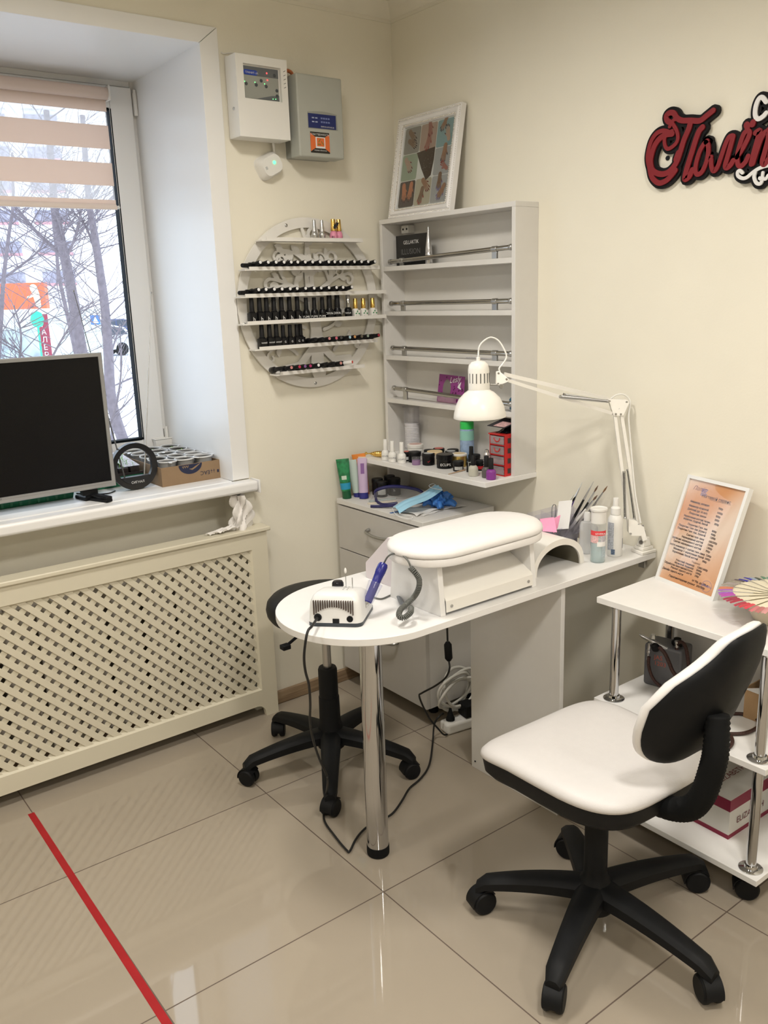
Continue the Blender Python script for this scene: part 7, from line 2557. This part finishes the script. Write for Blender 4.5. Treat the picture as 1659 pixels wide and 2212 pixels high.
b.build('ring', mat('antenna_black', (.010, .010, .012), .3), an, bevel=.0, smooth=40)
s_ = MB()
text_into(s_, 'СИГНАЛ', (ac.x + .004, ac.y - .0117, ac.z - .057), XH, ZH, .011, 'CENTER')
s_.build('lettering', PRINTW, an, smooth=0)
for k, (p0, p1) in enumerate((((-1.030, .130, .905), (-.931, .150, 1.528)), ((-1.092, .130, .905), (-1.187, .150, 1.539)))):
    p0, p1 = Vector(p0), Vector(p1)
    d = p1 - p0
    b = MB()
    q = [0, .2, .201, .4, .401, .6, .601, .8, .801, 1.0]
    r = [.0028, .0028, .0024, .0024, .0020, .0020, .0016, .0016, .0012, .0012]
    b.tube([p0 + d * x for x in q], r, 8)
    b.build('rod', SATIN if k == 0 else mat('dark_rod', (.12, .12, .12), .4, .6), an, smooth=40)
    MB().lathe([(.001, -.003), (.0030, -.001), (.0030, .001), (.001, .003)], p1 + d.normalized() * .0032, 10, d).build('rod_tip', SATIN, an)
MB().tube(spline([(-1.13, .14, ZS_ + .003), (-1.16, .12, ZS_ + .003), (-1.20, .14, ZS_ + .003), (-1.24, .20, ZS_ + .003)], 6), .0022, 6).build('cable', CABLEB, an)

GREEN = mat('green_tray', (.010, .16, .075), .35)
SOIL = mat('dark_soil', (.035, .025, .02), .9, var=.5, scale=90, bump=.8, bscale=60)
SPR = mat('sprout_green', (.20, .50, .05), .6)
def seedlings(parent, x0, x1, y0, y1, z, n, hgt=.018, seed=1):
    rnd = random.Random(seed)
    b = MB()
    for i in range(n):
        x, y = rnd.uniform(x0, x1), rnd.uniform(y0, y1)
        h_ = hgt * rnd.uniform(.6, 1.2)
        lx_, ly_ = rnd.uniform(-.006, .006), rnd.uniform(-.006, .006)
        b.tube([(x, y, z), (x + lx_ * .5, y + ly_ * .5, z + h_ * .6), (x + lx_, y + ly_, z + h_)], .0007, 4)
        for k in range(3):
            a = rnd.uniform(0, 2 * PI)
            L = rnd.uniform(.004, .008)
            c_ = Vector((x + lx_, y + ly_, z + h_))
            d = Vector((math.cos(a), math.sin(a), rnd.uniform(-.1, .4)))
            s__ = Vector((-math.sin(a), math.cos(a), 0)) * L * .45
            b.add([c_, c_ + d * L * .5 + s__, c_ + d * L * 1.1, c_ + d * L * .5 - s__], [(0, 1, 2, 3)])
    return b.build('seedlings', SPR, parent, smooth=0)
def tray(x0, x1, y0, y1, h_, label, seed):
    t_ = thing('seedling_tray', label, 'seedling tray', ((x0 + x1) / 2, (y0 + y1) / 2, ZS_), 'green seedling trays on the window sill')
    b = MB()
    T = .002
    d = .008
    lo = [(x0 + d, y0 + d), (x1 - d, y0 + d), (x1 - d, y1 - d), (x0 + d, y1 - d)]
    hi = [(x0, y0), (x1, y0), (x1, y1), (x0, y1)]
    hin = [(x0 + T, y0 + T), (x1 - T, y0 + T), (x1 - T, y1 - T), (x0 + T, y1 - T)]
    lin = [(x0 + d + T, y0 + d + T), (x1 - d - T, y0 + d + T), (x1 - d - T, y1 - d - T), (x0 + d + T, y1 - d - T)]
    vs = [(x, y, ZS_) for x, y in lo] + [(x, y, ZS_ + h_) for x, y in hi] + [(x, y, ZS_ + h_) for x, y in hin] + [(x, y, ZS_ + T) for x, y in lin]
    fs = [(3, 2, 1, 0)]
    for i in range(4):
        j = (i + 1) % 4
        fs += [(i, j, 4 + j, 4 + i), (4 + i, 4 + j, 8 + j, 8 + i), (8 + i, 8 + j, 12 + j, 12 + i)]
    fs.append((12, 13, 14, 15))
    b.add(vs, fs)
    nr = int((x1 - x0) / .028)
    for i in range(nr):
        x = x0 + .018 + i * .028
        b.box(x - .004, x + .004, y0 + .003, y0 + .010, ZS_ + .004, ZS_ + h_ - .010)
    b.build('tray', GREEN, t_, smooth=0)
    MB().box(x0 + .010, x1 - .010, y0 + .010, y1 - .010, ZS_ + .003, ZS_ + h_ - .004).build('soil', SOIL, t_, smooth=0)
    seedlings(t_, x0 + .02, x1 - .02, y0 + .02, y1 - .02, ZS_ + h_ - .004, 26, .030, seed)
    return t_
tray(-1.590, -1.258, .150, .400, .040, 'long green plastic seedling tray behind the television', 3)
tb_ = tray(-1.212, -1.000, .205, .480, .036, 'green plastic seedling tray seen through the antenna ring', 4)
b = MB()
for i in range(5):
    for j in range(6):
        b.box(-1.200 + i * .040, -1.168 + i * .040, .218 + j * .043, .252 + j * .043, ZS_ + .037, ZS_ + .060)
b.box(-1.213, -.999, .204, .209, ZS_ + .0365, ZS_ + .045)
b.build('cell_insert', mat('dark_cells', (.03, .022, .022), .6, var=.4, scale=60), tb_, smooth=0)
seedlings(tb_, -1.19, -1.02, .22, .36, ZS_ + .060, 26, .026, 8)
b = MB().add([(-1.060, .23, ZS_ + .062), (-1.006, .215, ZS_ + .064), (-1.004, .40, ZS_ + .085), (-1.055, .42, ZS_ + .090)], [(0, 1, 2, 3)])
b.prism([(-1.180, .44, ZS_ + .062), (-1.012, .44, ZS_ + .062), (-1.012, .455, ZS_ + .10), (-1.180, .455, ZS_ + .10)], (0, .002, 0))
tag(b.build('newspaper', mat('newsprint', (.52, .52, .58), .8, var=.4, scale=220), smooth=0), 'piece of printed newspaper stuck in the seedling tray behind the antenna ring', 'newspaper')

# cardboard box with plastic cups
t_ = thing('carton', 'low brown cardboard box with blue print holding plastic seedling cups at the reveal', 'box', (-.872, .27, ZS_))
cx0, cx1, cy0_, cy1_, ch = -.984, -.764, .086, .462, .066
b = MB().use(mat('carton_brown', (.27, .18, .105), .85, var=.04, scale=30))
b.box(cx0, cx1, cy0_, cy0_ + .003, ZS_, ZS_ + ch)
b.box(cx0, cx1, cy1_ - .003, cy1_, ZS_, ZS_ + ch)
b.box(cx0, cx0 + .003, cy0_ + .003, cy1_ - .003, ZS_, ZS_ + ch)
b.box(cx1 - .003, cx1, cy0_ + .003, cy1_ - .003, ZS_, ZS_ + ch)
b.box(cx0 + .003, cx1 - .003, cy0_ + .003, cy1_ - .003, ZS_, ZS_ + .003)
b.build('carton', None, t_, smooth=0)
b = MB().use(mat('navy_print', (.015, .02, .055), .7))
bx_ = -.876
pts = [(bx_ + .044 * math.cos(PI + PI * i / 16), cy0_ - .0004, ZS_ + ch - .001 + .034 * math.sin(PI + PI * i / 16)) for i in range(17)]
b.prism(pts, (0, .0003, 0))
b.use(MATS['carton_brown']).ribbon([(bx_ + x, cy0_ - .0006, ZS_ + ch - .001 - z) for x, z in ((-.004, .016), (.006, .018), (.018, .012), (.036, .002))], .005, (0, -1, 0), .0002, 0, lambda t: .3 + .9 * math.sin(PI * t))
for x in (-.030, -.022, -.014):
    b.ribbon([(bx_ + x, cy0_ - .0006, ZS_ + ch - .006), (bx_ + x + .003, cy0_ - .0006, ZS_ + ch - .012), (bx_ + x + .006, cy0_ - .0006, ZS_ + ch - .005)], .0028, (0, -1, 0), .0002)
b.use(MATS['navy_print'])
text_into(b, 'EAC', (-.804, cy0_ - .0004, ZS_ + .034), (-1, 0, 0), (0, 0, -1), .020)
for x in (-.7975, -.788):
    b.ribbon([(x, cy0_ - .0002, ZS_ + .023), (x, cy0_ - .0002, ZS_ + .036)], .0012, (0, -1, 0), .0002)
    b.ribbon([(x - .003, cy0_ - .0002, ZS_ + .031), (x + .003, cy0_ - .0002, ZS_ + .031)], .0016, (0, -1, 0), .0002)
b.box(-.776, -.769, cy0_ - .0004, cy0_ - .0001, ZS_ + .022, ZS_ + .032)
b.build('print', None, t_, smooth=0)
CUPM = mat('grey_white_cup', (.68, .69, .70), .35)
cup0 = None
NM = [['left', 'middle', 'right'], ['front', 'second', 'third', 'fourth', 'back']]
tabs = {0: -1.7, 1: -.6, 2: .1}
for j in range(5):
    for i in range(3):
        x = -.945 + i * .0705 + .002 * math.sin(3 * i + 5 * j)
        y = .126 + j * .0735 + (.004 if i == 1 else 0)
        lab = 'grey plastic seedling cup in the cardboard box, %s row, %s cup' % (NM[1][j], NM[0][i])
        rot = (random.uniform(-.05, .05), random.uniform(-.05, .05), tabs[i] + (random.uniform(-1.5, 1.5) if j else 0))
        zc = ZS_ + .0035
        if cup0 is None:
            cup0 = thing('plastic_cup', lab, 'cup', (x, y, zc), 'plastic seedling cups in the cardboard box')
            o_ = cup0
            loc = Vector((x, y, zc))
            b = MB().use(mat('cup_outside', (.035, .033, .03), .5))  # dark wall colour paints in shadow and the soil showing through the cup
            b.lathe([(.0, 0), (.020, 0), (.0305, .073)], loc, 28, caps=False)
            b.use(mat('cup_inside', (.30, .30, .30), .5)).lathe([(.0312, .0768), (.0275, .042), (.0, .042)], loc, 28, caps=False)
            b.use(CUPM).lathe([(.0306, .0731), (.0350, .074), (.0350, .0785), (.0318, .0785), (.0312, .0765)], loc, 28, caps=False)
            b.build('cup', None, o_, smooth=50)
            MB().prism([loc + Vector(p) for p in ((.033, -.007, .076), (.050, -.005, .074), (.053, .0, .074), (.050, .005, .074), (.033, .007, .076))], (0, 0, .0022)).build('handle', CUPM, o_, bevel=.0006)
            o_.rotation_euler = rot
        else:
            o_ = copy_tree(cup0, (x, y, zc), rot, lab)
        if (i + j) % 2 or j == 4 or (i, j) == (0, 0):
            sd_ = MB()
            rnd = random.Random(i * 7 + j)
            n_s = 26 if (i, j) in ((2, 3), (2, 4)) else 4
            for k in range(n_s):
                a, r_ = rnd.uniform(0, 2 * PI), rnd.uniform(0, .024)
                px_, py_ = r_ * math.cos(a), r_ * math.sin(a)
                h_ = rnd.uniform(.012, .030)
                c_ = Vector((px_, py_, .042 + h_))
                sd_.tube([(px_, py_, .0425), c_], .0006, 4)
                for q in range(2):
                    aa = rnd.uniform(0, 2 * PI)
                    L = rnd.uniform(.004, .008)
                    d = Vector((math.cos(aa), math.sin(aa), .3))
                    s__ = Vector((-math.sin(aa), math.cos(aa), 0)) * L * .4
                    sd_.add([c_, c_ + d * L * .5 + s__, c_ + d * L, c_ + d * L * .5 - s__], [(0, 1, 2, 3)])
            for p in sd_.v:
                p += Vector(cup0['_base'])
            sd_.build('seedlings', SPR, cup0 if o_ is cup0 else None, smooth=0, origin=None if o_ is cup0 else cup0['_base'])
            if o_ is not cup0:
                so_ = bpy.data.objects[-1] if False else None
            last = [ob for ob in col.objects if ob.name.startswith('seedlings')][-1]
            if o_ is not cup0:
                last.parent = o_
                last.location = (0, 0, 0)
t_ = thing('plastic_tub', 'white rectangular plastic tub in the far corner of the window sill', 'tub', (-.79, .493, ZS_))
b = MB()
ly = [(0, .050, .020), (.100, .068, .030), (.1005, .074, .036), (.104, .074, .036), (.104, .066, .028), (.04, .056, .022)]
vs = []
for z, w_, d_ in ly:
    vs += [(-.798 + sx * w_ / 2, .492 + sy * d_ / 2, ZS_ + z) for sx, sy in ((-1, -1), (1, -1), (1, 1), (-1, 1))]
fs = [(3, 2, 1, 0)] + [(i * 4 + j, i * 4 + (j + 1) % 4, i * 4 + 4 + (j + 1) % 4, i * 4 + 4 + j) for i in range(5) for j in range(4)] + [(20, 21, 22, 23)]
b.add(vs, fs)
b.build('tub', WPLAST, t_, smooth=0, bevel=.002)

# ================================================================ outside the window
GZ = -.9
tag(MB().box(-60, 80, .75, 140, GZ - .2, GZ).build('snow_ground', mat('snow', (.86, .88, .92), .9, var=.03, scale=1.5), smooth=0), None, None, None, 'structure')
bpy.data.objects['snow_ground'].name = 'ground'
BARK = mat('grey_bark', (.17, .145, .165), .9, var=.2, scale=30)
def tree_out(label, trunks, seed, nb, spread=1.0, r0=.05, cat='tree', twig=.006, up=.6):
    """bare winter tree: given trunk lines, random side branches and twigs"""
    rnd = random.Random(seed)
    tr0 = trunks[0][0][0]
    t_ = thing('bare_tree', label, cat, (tr0[0], tr0[1], GZ), 'bare trees outside the window')
    bt, bb = MB(), MB()
    for pts, ra, rb_ in trunks:
        sp = spline([Vector(p) for p in pts], 6)
        k = len(sp)
        bt.tube(sp, [ra + (rb_ - ra) * i / (k - 1) for i in range(k)], 8)
        for q in range(nb):
            i = rnd.randint(int(k * .12), k - 2)
            p = sp[i].copy()
            a = rnd.uniform(0, 2 * PI)
            d = Vector((math.cos(a), math.sin(a) * .5, rnd.uniform(.1, 1.0) * up + .2)).normalized()
            L = rnd.uniform(.5, 1.3) * spread
            br = [p]
            for s__ in range(6):
                d = (d + Vector((rnd.uniform(-.25, .25), rnd.uniform(-.15, .15), rnd.uniform(-.12, .2)))).normalized()
                p = p + d * L / 6
                br.append(p)
            r_ = twig * rnd.uniform(.8, 1.5)
            bb.tube(br, [r_ * (1 - .12 * x) for x in range(7)], 4)
            for s__ in range(5):
                j = rnd.randint(1, 6)
                pp = br[j]
                dd = (d + Vector((rnd.uniform(-1, 1), rnd.uniform(-.5, .5), rnd.uniform(-.6, .8)))).normalized()
                LL = L * rnd.uniform(.2, .5)
                p2 = pp + dd * LL * .5
                p3 = p2 + (dd + Vector((rnd.uniform(-.4, .4), 0, rnd.uniform(-.3, .4)))).normalized() * LL * .5
                bb.tube([pp, p2, p3], [r_ * .55, r_ * .4, r_ * .25], 3)
    bt.build('trunk', BARK, t_, smooth=60)
    bb.build('branches', BARK, t_, smooth=0)
    return t_
tree_out('thicker bare tree left of centre outside, its trunk bending across the pane', [
    ([(0.264, 4.307, 0.691), (0.255, 4.44, 1.093), (0.274, 4.553, 1.495), (0.282, 4.656, 1.842), (0.283, 4.73, 2.08), (0.286, 4.786, 2.262), (0.327, 4.858, 2.59), (0.37, 4.963, 3.027)], .055, .024),
    ([(0.318, 4.762, 1.854), (0.244, 4.858, 1.98), (0.167, 4.952, 2.094), (0.083, 5.07, 2.265), (-0.031, 5.222, 2.473)], .020, .010), ([(0.248, 4.557, 1.855), (0.329, 4.54, 1.996), (0.39, 4.538, 2.138), (0.452, 4.559, 2.351)], .012, .006)], 5, 20, 1.0, twig=.0040)
tree_out('bare tree trunk rising close to the right edge of the pane', [
    ([(0.248, 3.549, 0.301), (0.213, 3.651, 0.54), (0.201, 3.746, 0.812), (0.245, 3.819, 1.15), (0.284, 3.897, 1.488), (0.302, 3.968, 1.759), (0.317, 4.042, 2.03), (0.323, 4.091, 2.199), (0.355, 4.163, 2.503), (0.4, 4.246, 2.875)], .048, .020),
    ([(0.339, 4.065, 1.745), (0.329, 4.144, 1.97), (0.303, 4.207, 2.109), (0.272, 4.275, 2.248)], .014, .006)], 6, 18, .9, twig=.0036)
tree_out('thin bare tree at the far left of the pane', [
    ([(-0.57, 3.767, 1.078), (-0.488, 3.813, 1.419), (-0.423, 3.851, 1.698), (-0.336, 3.884, 2.008), (-0.282, 3.901, 2.194), (-0.226, 3.967, 2.536)], .018, .008), ([(-0.424, 4.224, 1.646), (-0.27, 4.141, 1.755), (-0.097, 4.055, 1.896), (-0.033, 4.047, 2.025)], .010, .005)], 7, 14, .9, twig=.0034)
tree_out('slender bare sapling behind the thick trunk', [
    ([(0.891, 6.481, 0.885), (0.89, 6.615, 1.308), (0.89, 6.763, 1.779), (0.917, 6.831, 2.06), (0.955, 6.936, 2.481), (1.04, 7.048, 3.042)], .026, .010), ([(1, 6.085, -0.107), (1.082, 6.2, 0.454), (1.118, 6.29, 0.829), (1.309, 6.292, 1.291)], .02, .008)], 8, 16, 1.3, twig=.0050)
tree_out('tangle of bare shrub branches low behind the pane', [
    ([(-0.737, 2.539, 0.883), (-0.637, 2.527, 1.088), (-0.515, 2.499, 1.292), (-0.372, 2.455, 1.495)], .010, .004), ([(-0.803, 2.623, 0.99), (-0.729, 2.623, 1.17), (-0.685, 2.647, 1.351), (-0.689, 2.699, 1.508)], .010, .004), ([(-0.427, 2.25, 0.713), (-0.326, 2.238, 0.918), (-0.258, 2.26, 1.15), (-0.225, 2.309, 1.384)], .009, .003), ([(-0.643, 2.483, 0.931), (-0.67, 2.569, 1.141), (-0.743, 2.683, 1.327)], .009, .004)], 9, 12, .6, twig=.0026)

# apartment house across the yard
bd0 = (25.408, 87.262, 4.173)
BX, BY = bd0[0], bd0[1]
hs = thing('apartment_house', 'tall white apartment block with red-edged balconies far across the snowy yard', 'building', (BX, BY, GZ))
hx = Vector((.94, -.34, 0)).normalized()
hy = Vector((.34, .94, 0)).normalized()
HO = Vector((BX, BY, GZ)) - hx * 6
WHT = mat('house_white', (.80, .80, .82), .8, var=.02)
MB().obox(HO - hx * 6, hx * 15.5, hy * 12, (0, 0, 34)).build('wall', WHT, hs, smooth=0)
PNK = mat('balcony_red', (.50, .26, .28), .7)
GRW = mat('house_window_grey', (.33, .32, .39), .5, var=.3, scale=3)
for fl in range(9):
    z = 3.4 + fl * 2.85
    for u0, wd in ((-3.2, 4.0), (1.6, 2.6), (5.6, 3.2)):
        f_ = MB().use(WHT)
        o = HO + hx * u0 - hy * 1.0 + Vector((0, 0, z - .2))
        f_.obox(o, hx * wd, hy * .99, (0, 0, 1.05))
        f_.use(PNK).obox(o + Vector((0, 0, 1.05)), hx * wd, hy * .15, (0, 0, .28))
        f_.obox(o + Vector((0, 0, 1.05)) + hx * .01, hx * .12, hy * .98, (0, 0, .28))
        f_.build('balcony', None, hs, smooth=0)
        MB().obox(o + hy * .85 + hx * .1 + Vector((0, 0, 1.2)), hx * (wd - .2), hy * .14, (0, 0, 1.25)).build('window', GRW, hs, smooth=0)
# shop with orange fascia
so = Vector((5.695, 31.628, 1.919))
so.z = GZ
sh = thing('shop', 'low shop with bright orange fascia sign and pale walls on the left', 'building', tuple(so))
sx_ = (Vector((7.874, 29.948, 1.829)) - Vector((5.695, 31.628, 1.919)))
sx_.z = 0
syv = Vector((-sx_.y, sx_.x, 0)).normalized()
MB().obox(so, sx_ * .93, syv * 6, (0, 0, 2.2)).build('wall', mat('shop_wall', (.62, .72, .68), .7, var=.15, scale=.8), sh, smooth=0)
MB().obox(so + sx_ * .02 - syv * .05 + Vector((0, 0, .5)), sx_ * .86, syv * .05, (0, 0, 1.1)).build('shop_window', mat('shop_glass', (.35, .42, .44), .2, var=.3, scale=2), sh, smooth=0)
z0s, z1s = (7.058, 30.434, 1.409)[2], (7.22, 30.595, 2.309)[2]
fb = MB().obox(Vector((so.x, so.y, z0s)) - syv * .35, sx_, syv * .30, (0, 0, z1s - z0s)).build('fascia', mat('fascia_orange', (.80, .13, .05), .5), sh, smooth=0)
f_ = MB().use(mat('fascia_cream', (.85, .75, .50), .5))
fc = Vector((so.x, so.y, z0s)) - syv * .36 + sx_ * .88
up_ = Vector((0, 0, 1))
sxn = sx_.normalized()
f_.ribbon([fc + sxn * -.05 + up_ * .72, fc + sxn * .02 + up_ * .5, fc + sxn * .04 + up_ * .3, fc + sxn * .06 + up_ * .12], .26, -syv, .02, 0, lambda t: 1 - .3 * t)
f_.ribbon([fc + sxn * -.28 + up_ * .40, fc + sxn * -.12 + up_ * .45], .08, -syv, .02)
f_.build('fascia_figure', None, fb, smooth=0)
# pole sign
p0_ = Vector((6.491, 26.419, -0.38))
p0_.z = GZ
p1_ = Vector((6.712, 26.765, 1.249))
pw_ = MB()
pc = Vector((p0_.x, p0_.y, 0))
MB_ = MB().obox((pc.x - .18, pc.y - .05, GZ), (.34, 0, 0), (0, .1, 0), (0, 0, p1_.z - GZ))
ps = thing('pole_sign', 'dark red vertical street sign with white letters beside the orange shop', 'sign', (pc.x, pc.y, GZ))
MB_.build('board', mat('sign_maroon', (.26, .03, .06), .6), ps, smooth=0)
s_ = MB()
for i, chh_ in enumerate('ГАЛЕРЕЯ'):
    text_into(s_, chh_, (pc.x - .02, pc.y - .06, p1_.z - .40 - i * .24), XH, ZH, .24, 'CENTER', th=.01)
s_.build('lettering', PRINTW, ps, smooth=0)
gp = Vector((6.018, 25.305, 1.105))
b = MB()
b.prism([gp + Vector((.20 * math.cos(a), 0, .26 * math.sin(a))) for a in [2 * PI * i / 8 for i in range(8)]], (0, .08, 0))
b.cyl((gp.x, gp.y + .04, GZ), (gp.x, gp.y + .04, gp.z - .2), .03, 8)
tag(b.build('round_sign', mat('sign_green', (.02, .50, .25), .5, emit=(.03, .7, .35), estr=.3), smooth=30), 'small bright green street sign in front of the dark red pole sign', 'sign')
bs_ = Vector((8.679, 27.774, 0.972))
t_ = thing('road_sign', 'blue and white pedestrian crossing sign beyond the trees', 'road sign', (bs_.x, bs_.y, GZ))
MB().box(bs_.x - .16, bs_.x + .16, bs_.y, bs_.y + .03, bs_.z - .16, bs_.z + .16).build('plate', mat('road_blue', (.03, .15, .55), .5), t_, smooth=0)
MB().prism([(bs_.x - .11, bs_.y - .002, bs_.z - .11), (bs_.x + .11, bs_.y - .002, bs_.z - .11), (bs_.x, bs_.y - .002, bs_.z + .11)], (0, -.003, 0)).build('triangle', PRINTW, t_, smooth=0)
MB().cyl((bs_.x, bs_.y + .05, GZ), (bs_.x, bs_.y + .05, bs_.z + .1), .03, 8).build('post', GREYP, t_)
# parked cars
def car(c, label, m_, L=4.2):
    c = Vector(c)
    t_ = thing('parked_car', label, 'car', (c.x, c.y, GZ), 'cars parked across the yard')
    def P_(u, w_, z):
        return Vector((c.x + u, c.y + w_, GZ + z))
    prof = [(-.5, .30), (-.49, .62), (-.46, .78), (-.30, .86), (-.20, .92), (-.10, 1.30), (.02, 1.44), (.22, 1.44), (.36, 1.30), (.44, .94), (.49, .88), (.5, .55), (.49, .30)]
    b = MB()
    b.prism([P_(u * L, 0, z) for u, z in prof], (0, 1.65, 0))
    b.build('body', m_, t_, bevel=.05, smooth=40)
    g = MB()
    g.prism([P_(u * L, -.01, z) for u, z in ((-.16, .96), (-.085, 1.28), (.10, 1.37), (.10, .96))], (0, .012, 0))
    g.prism([P_(u * L, -.01, z) for u, z in ((.12, .96), (.12, 1.37), (.22, 1.37), (.33, 1.27), (.39, .98))], (0, .012, 0))
    g.build('window', mat('car_glass', (.05, .06, .08), .1), t_, smooth=0)
    for u in (-.31, .31):
        for w_ in (0, 1.45):
            MB().lathe([(.10, -.005), (.30, -.005), (.32, .04), (.32, .18), (.30, .22)], P_(u * L, w_, .32), 20, (0, 1, 0)).build('wheel', BLACKR, t_)
car((18.286, 52.428, -0.326), 'dark blue car parked beyond the right-hand tree trunk', mat('car_blue', (.05, .07, .16), .3))
car((18.26, 61.465, -0.45), 'dark car with red tail parked near the dark red pole sign', mat('car_dark', (.08, .05, .09), .3))
car((12.047, 37.718, -0.427), 'silver white car parked nearer, low behind the tree trunks', mat('car_silver', (.62, .66, .70), .3))


for o in bpy.data.objects:
    if '_base' in o:
        del o['_base']
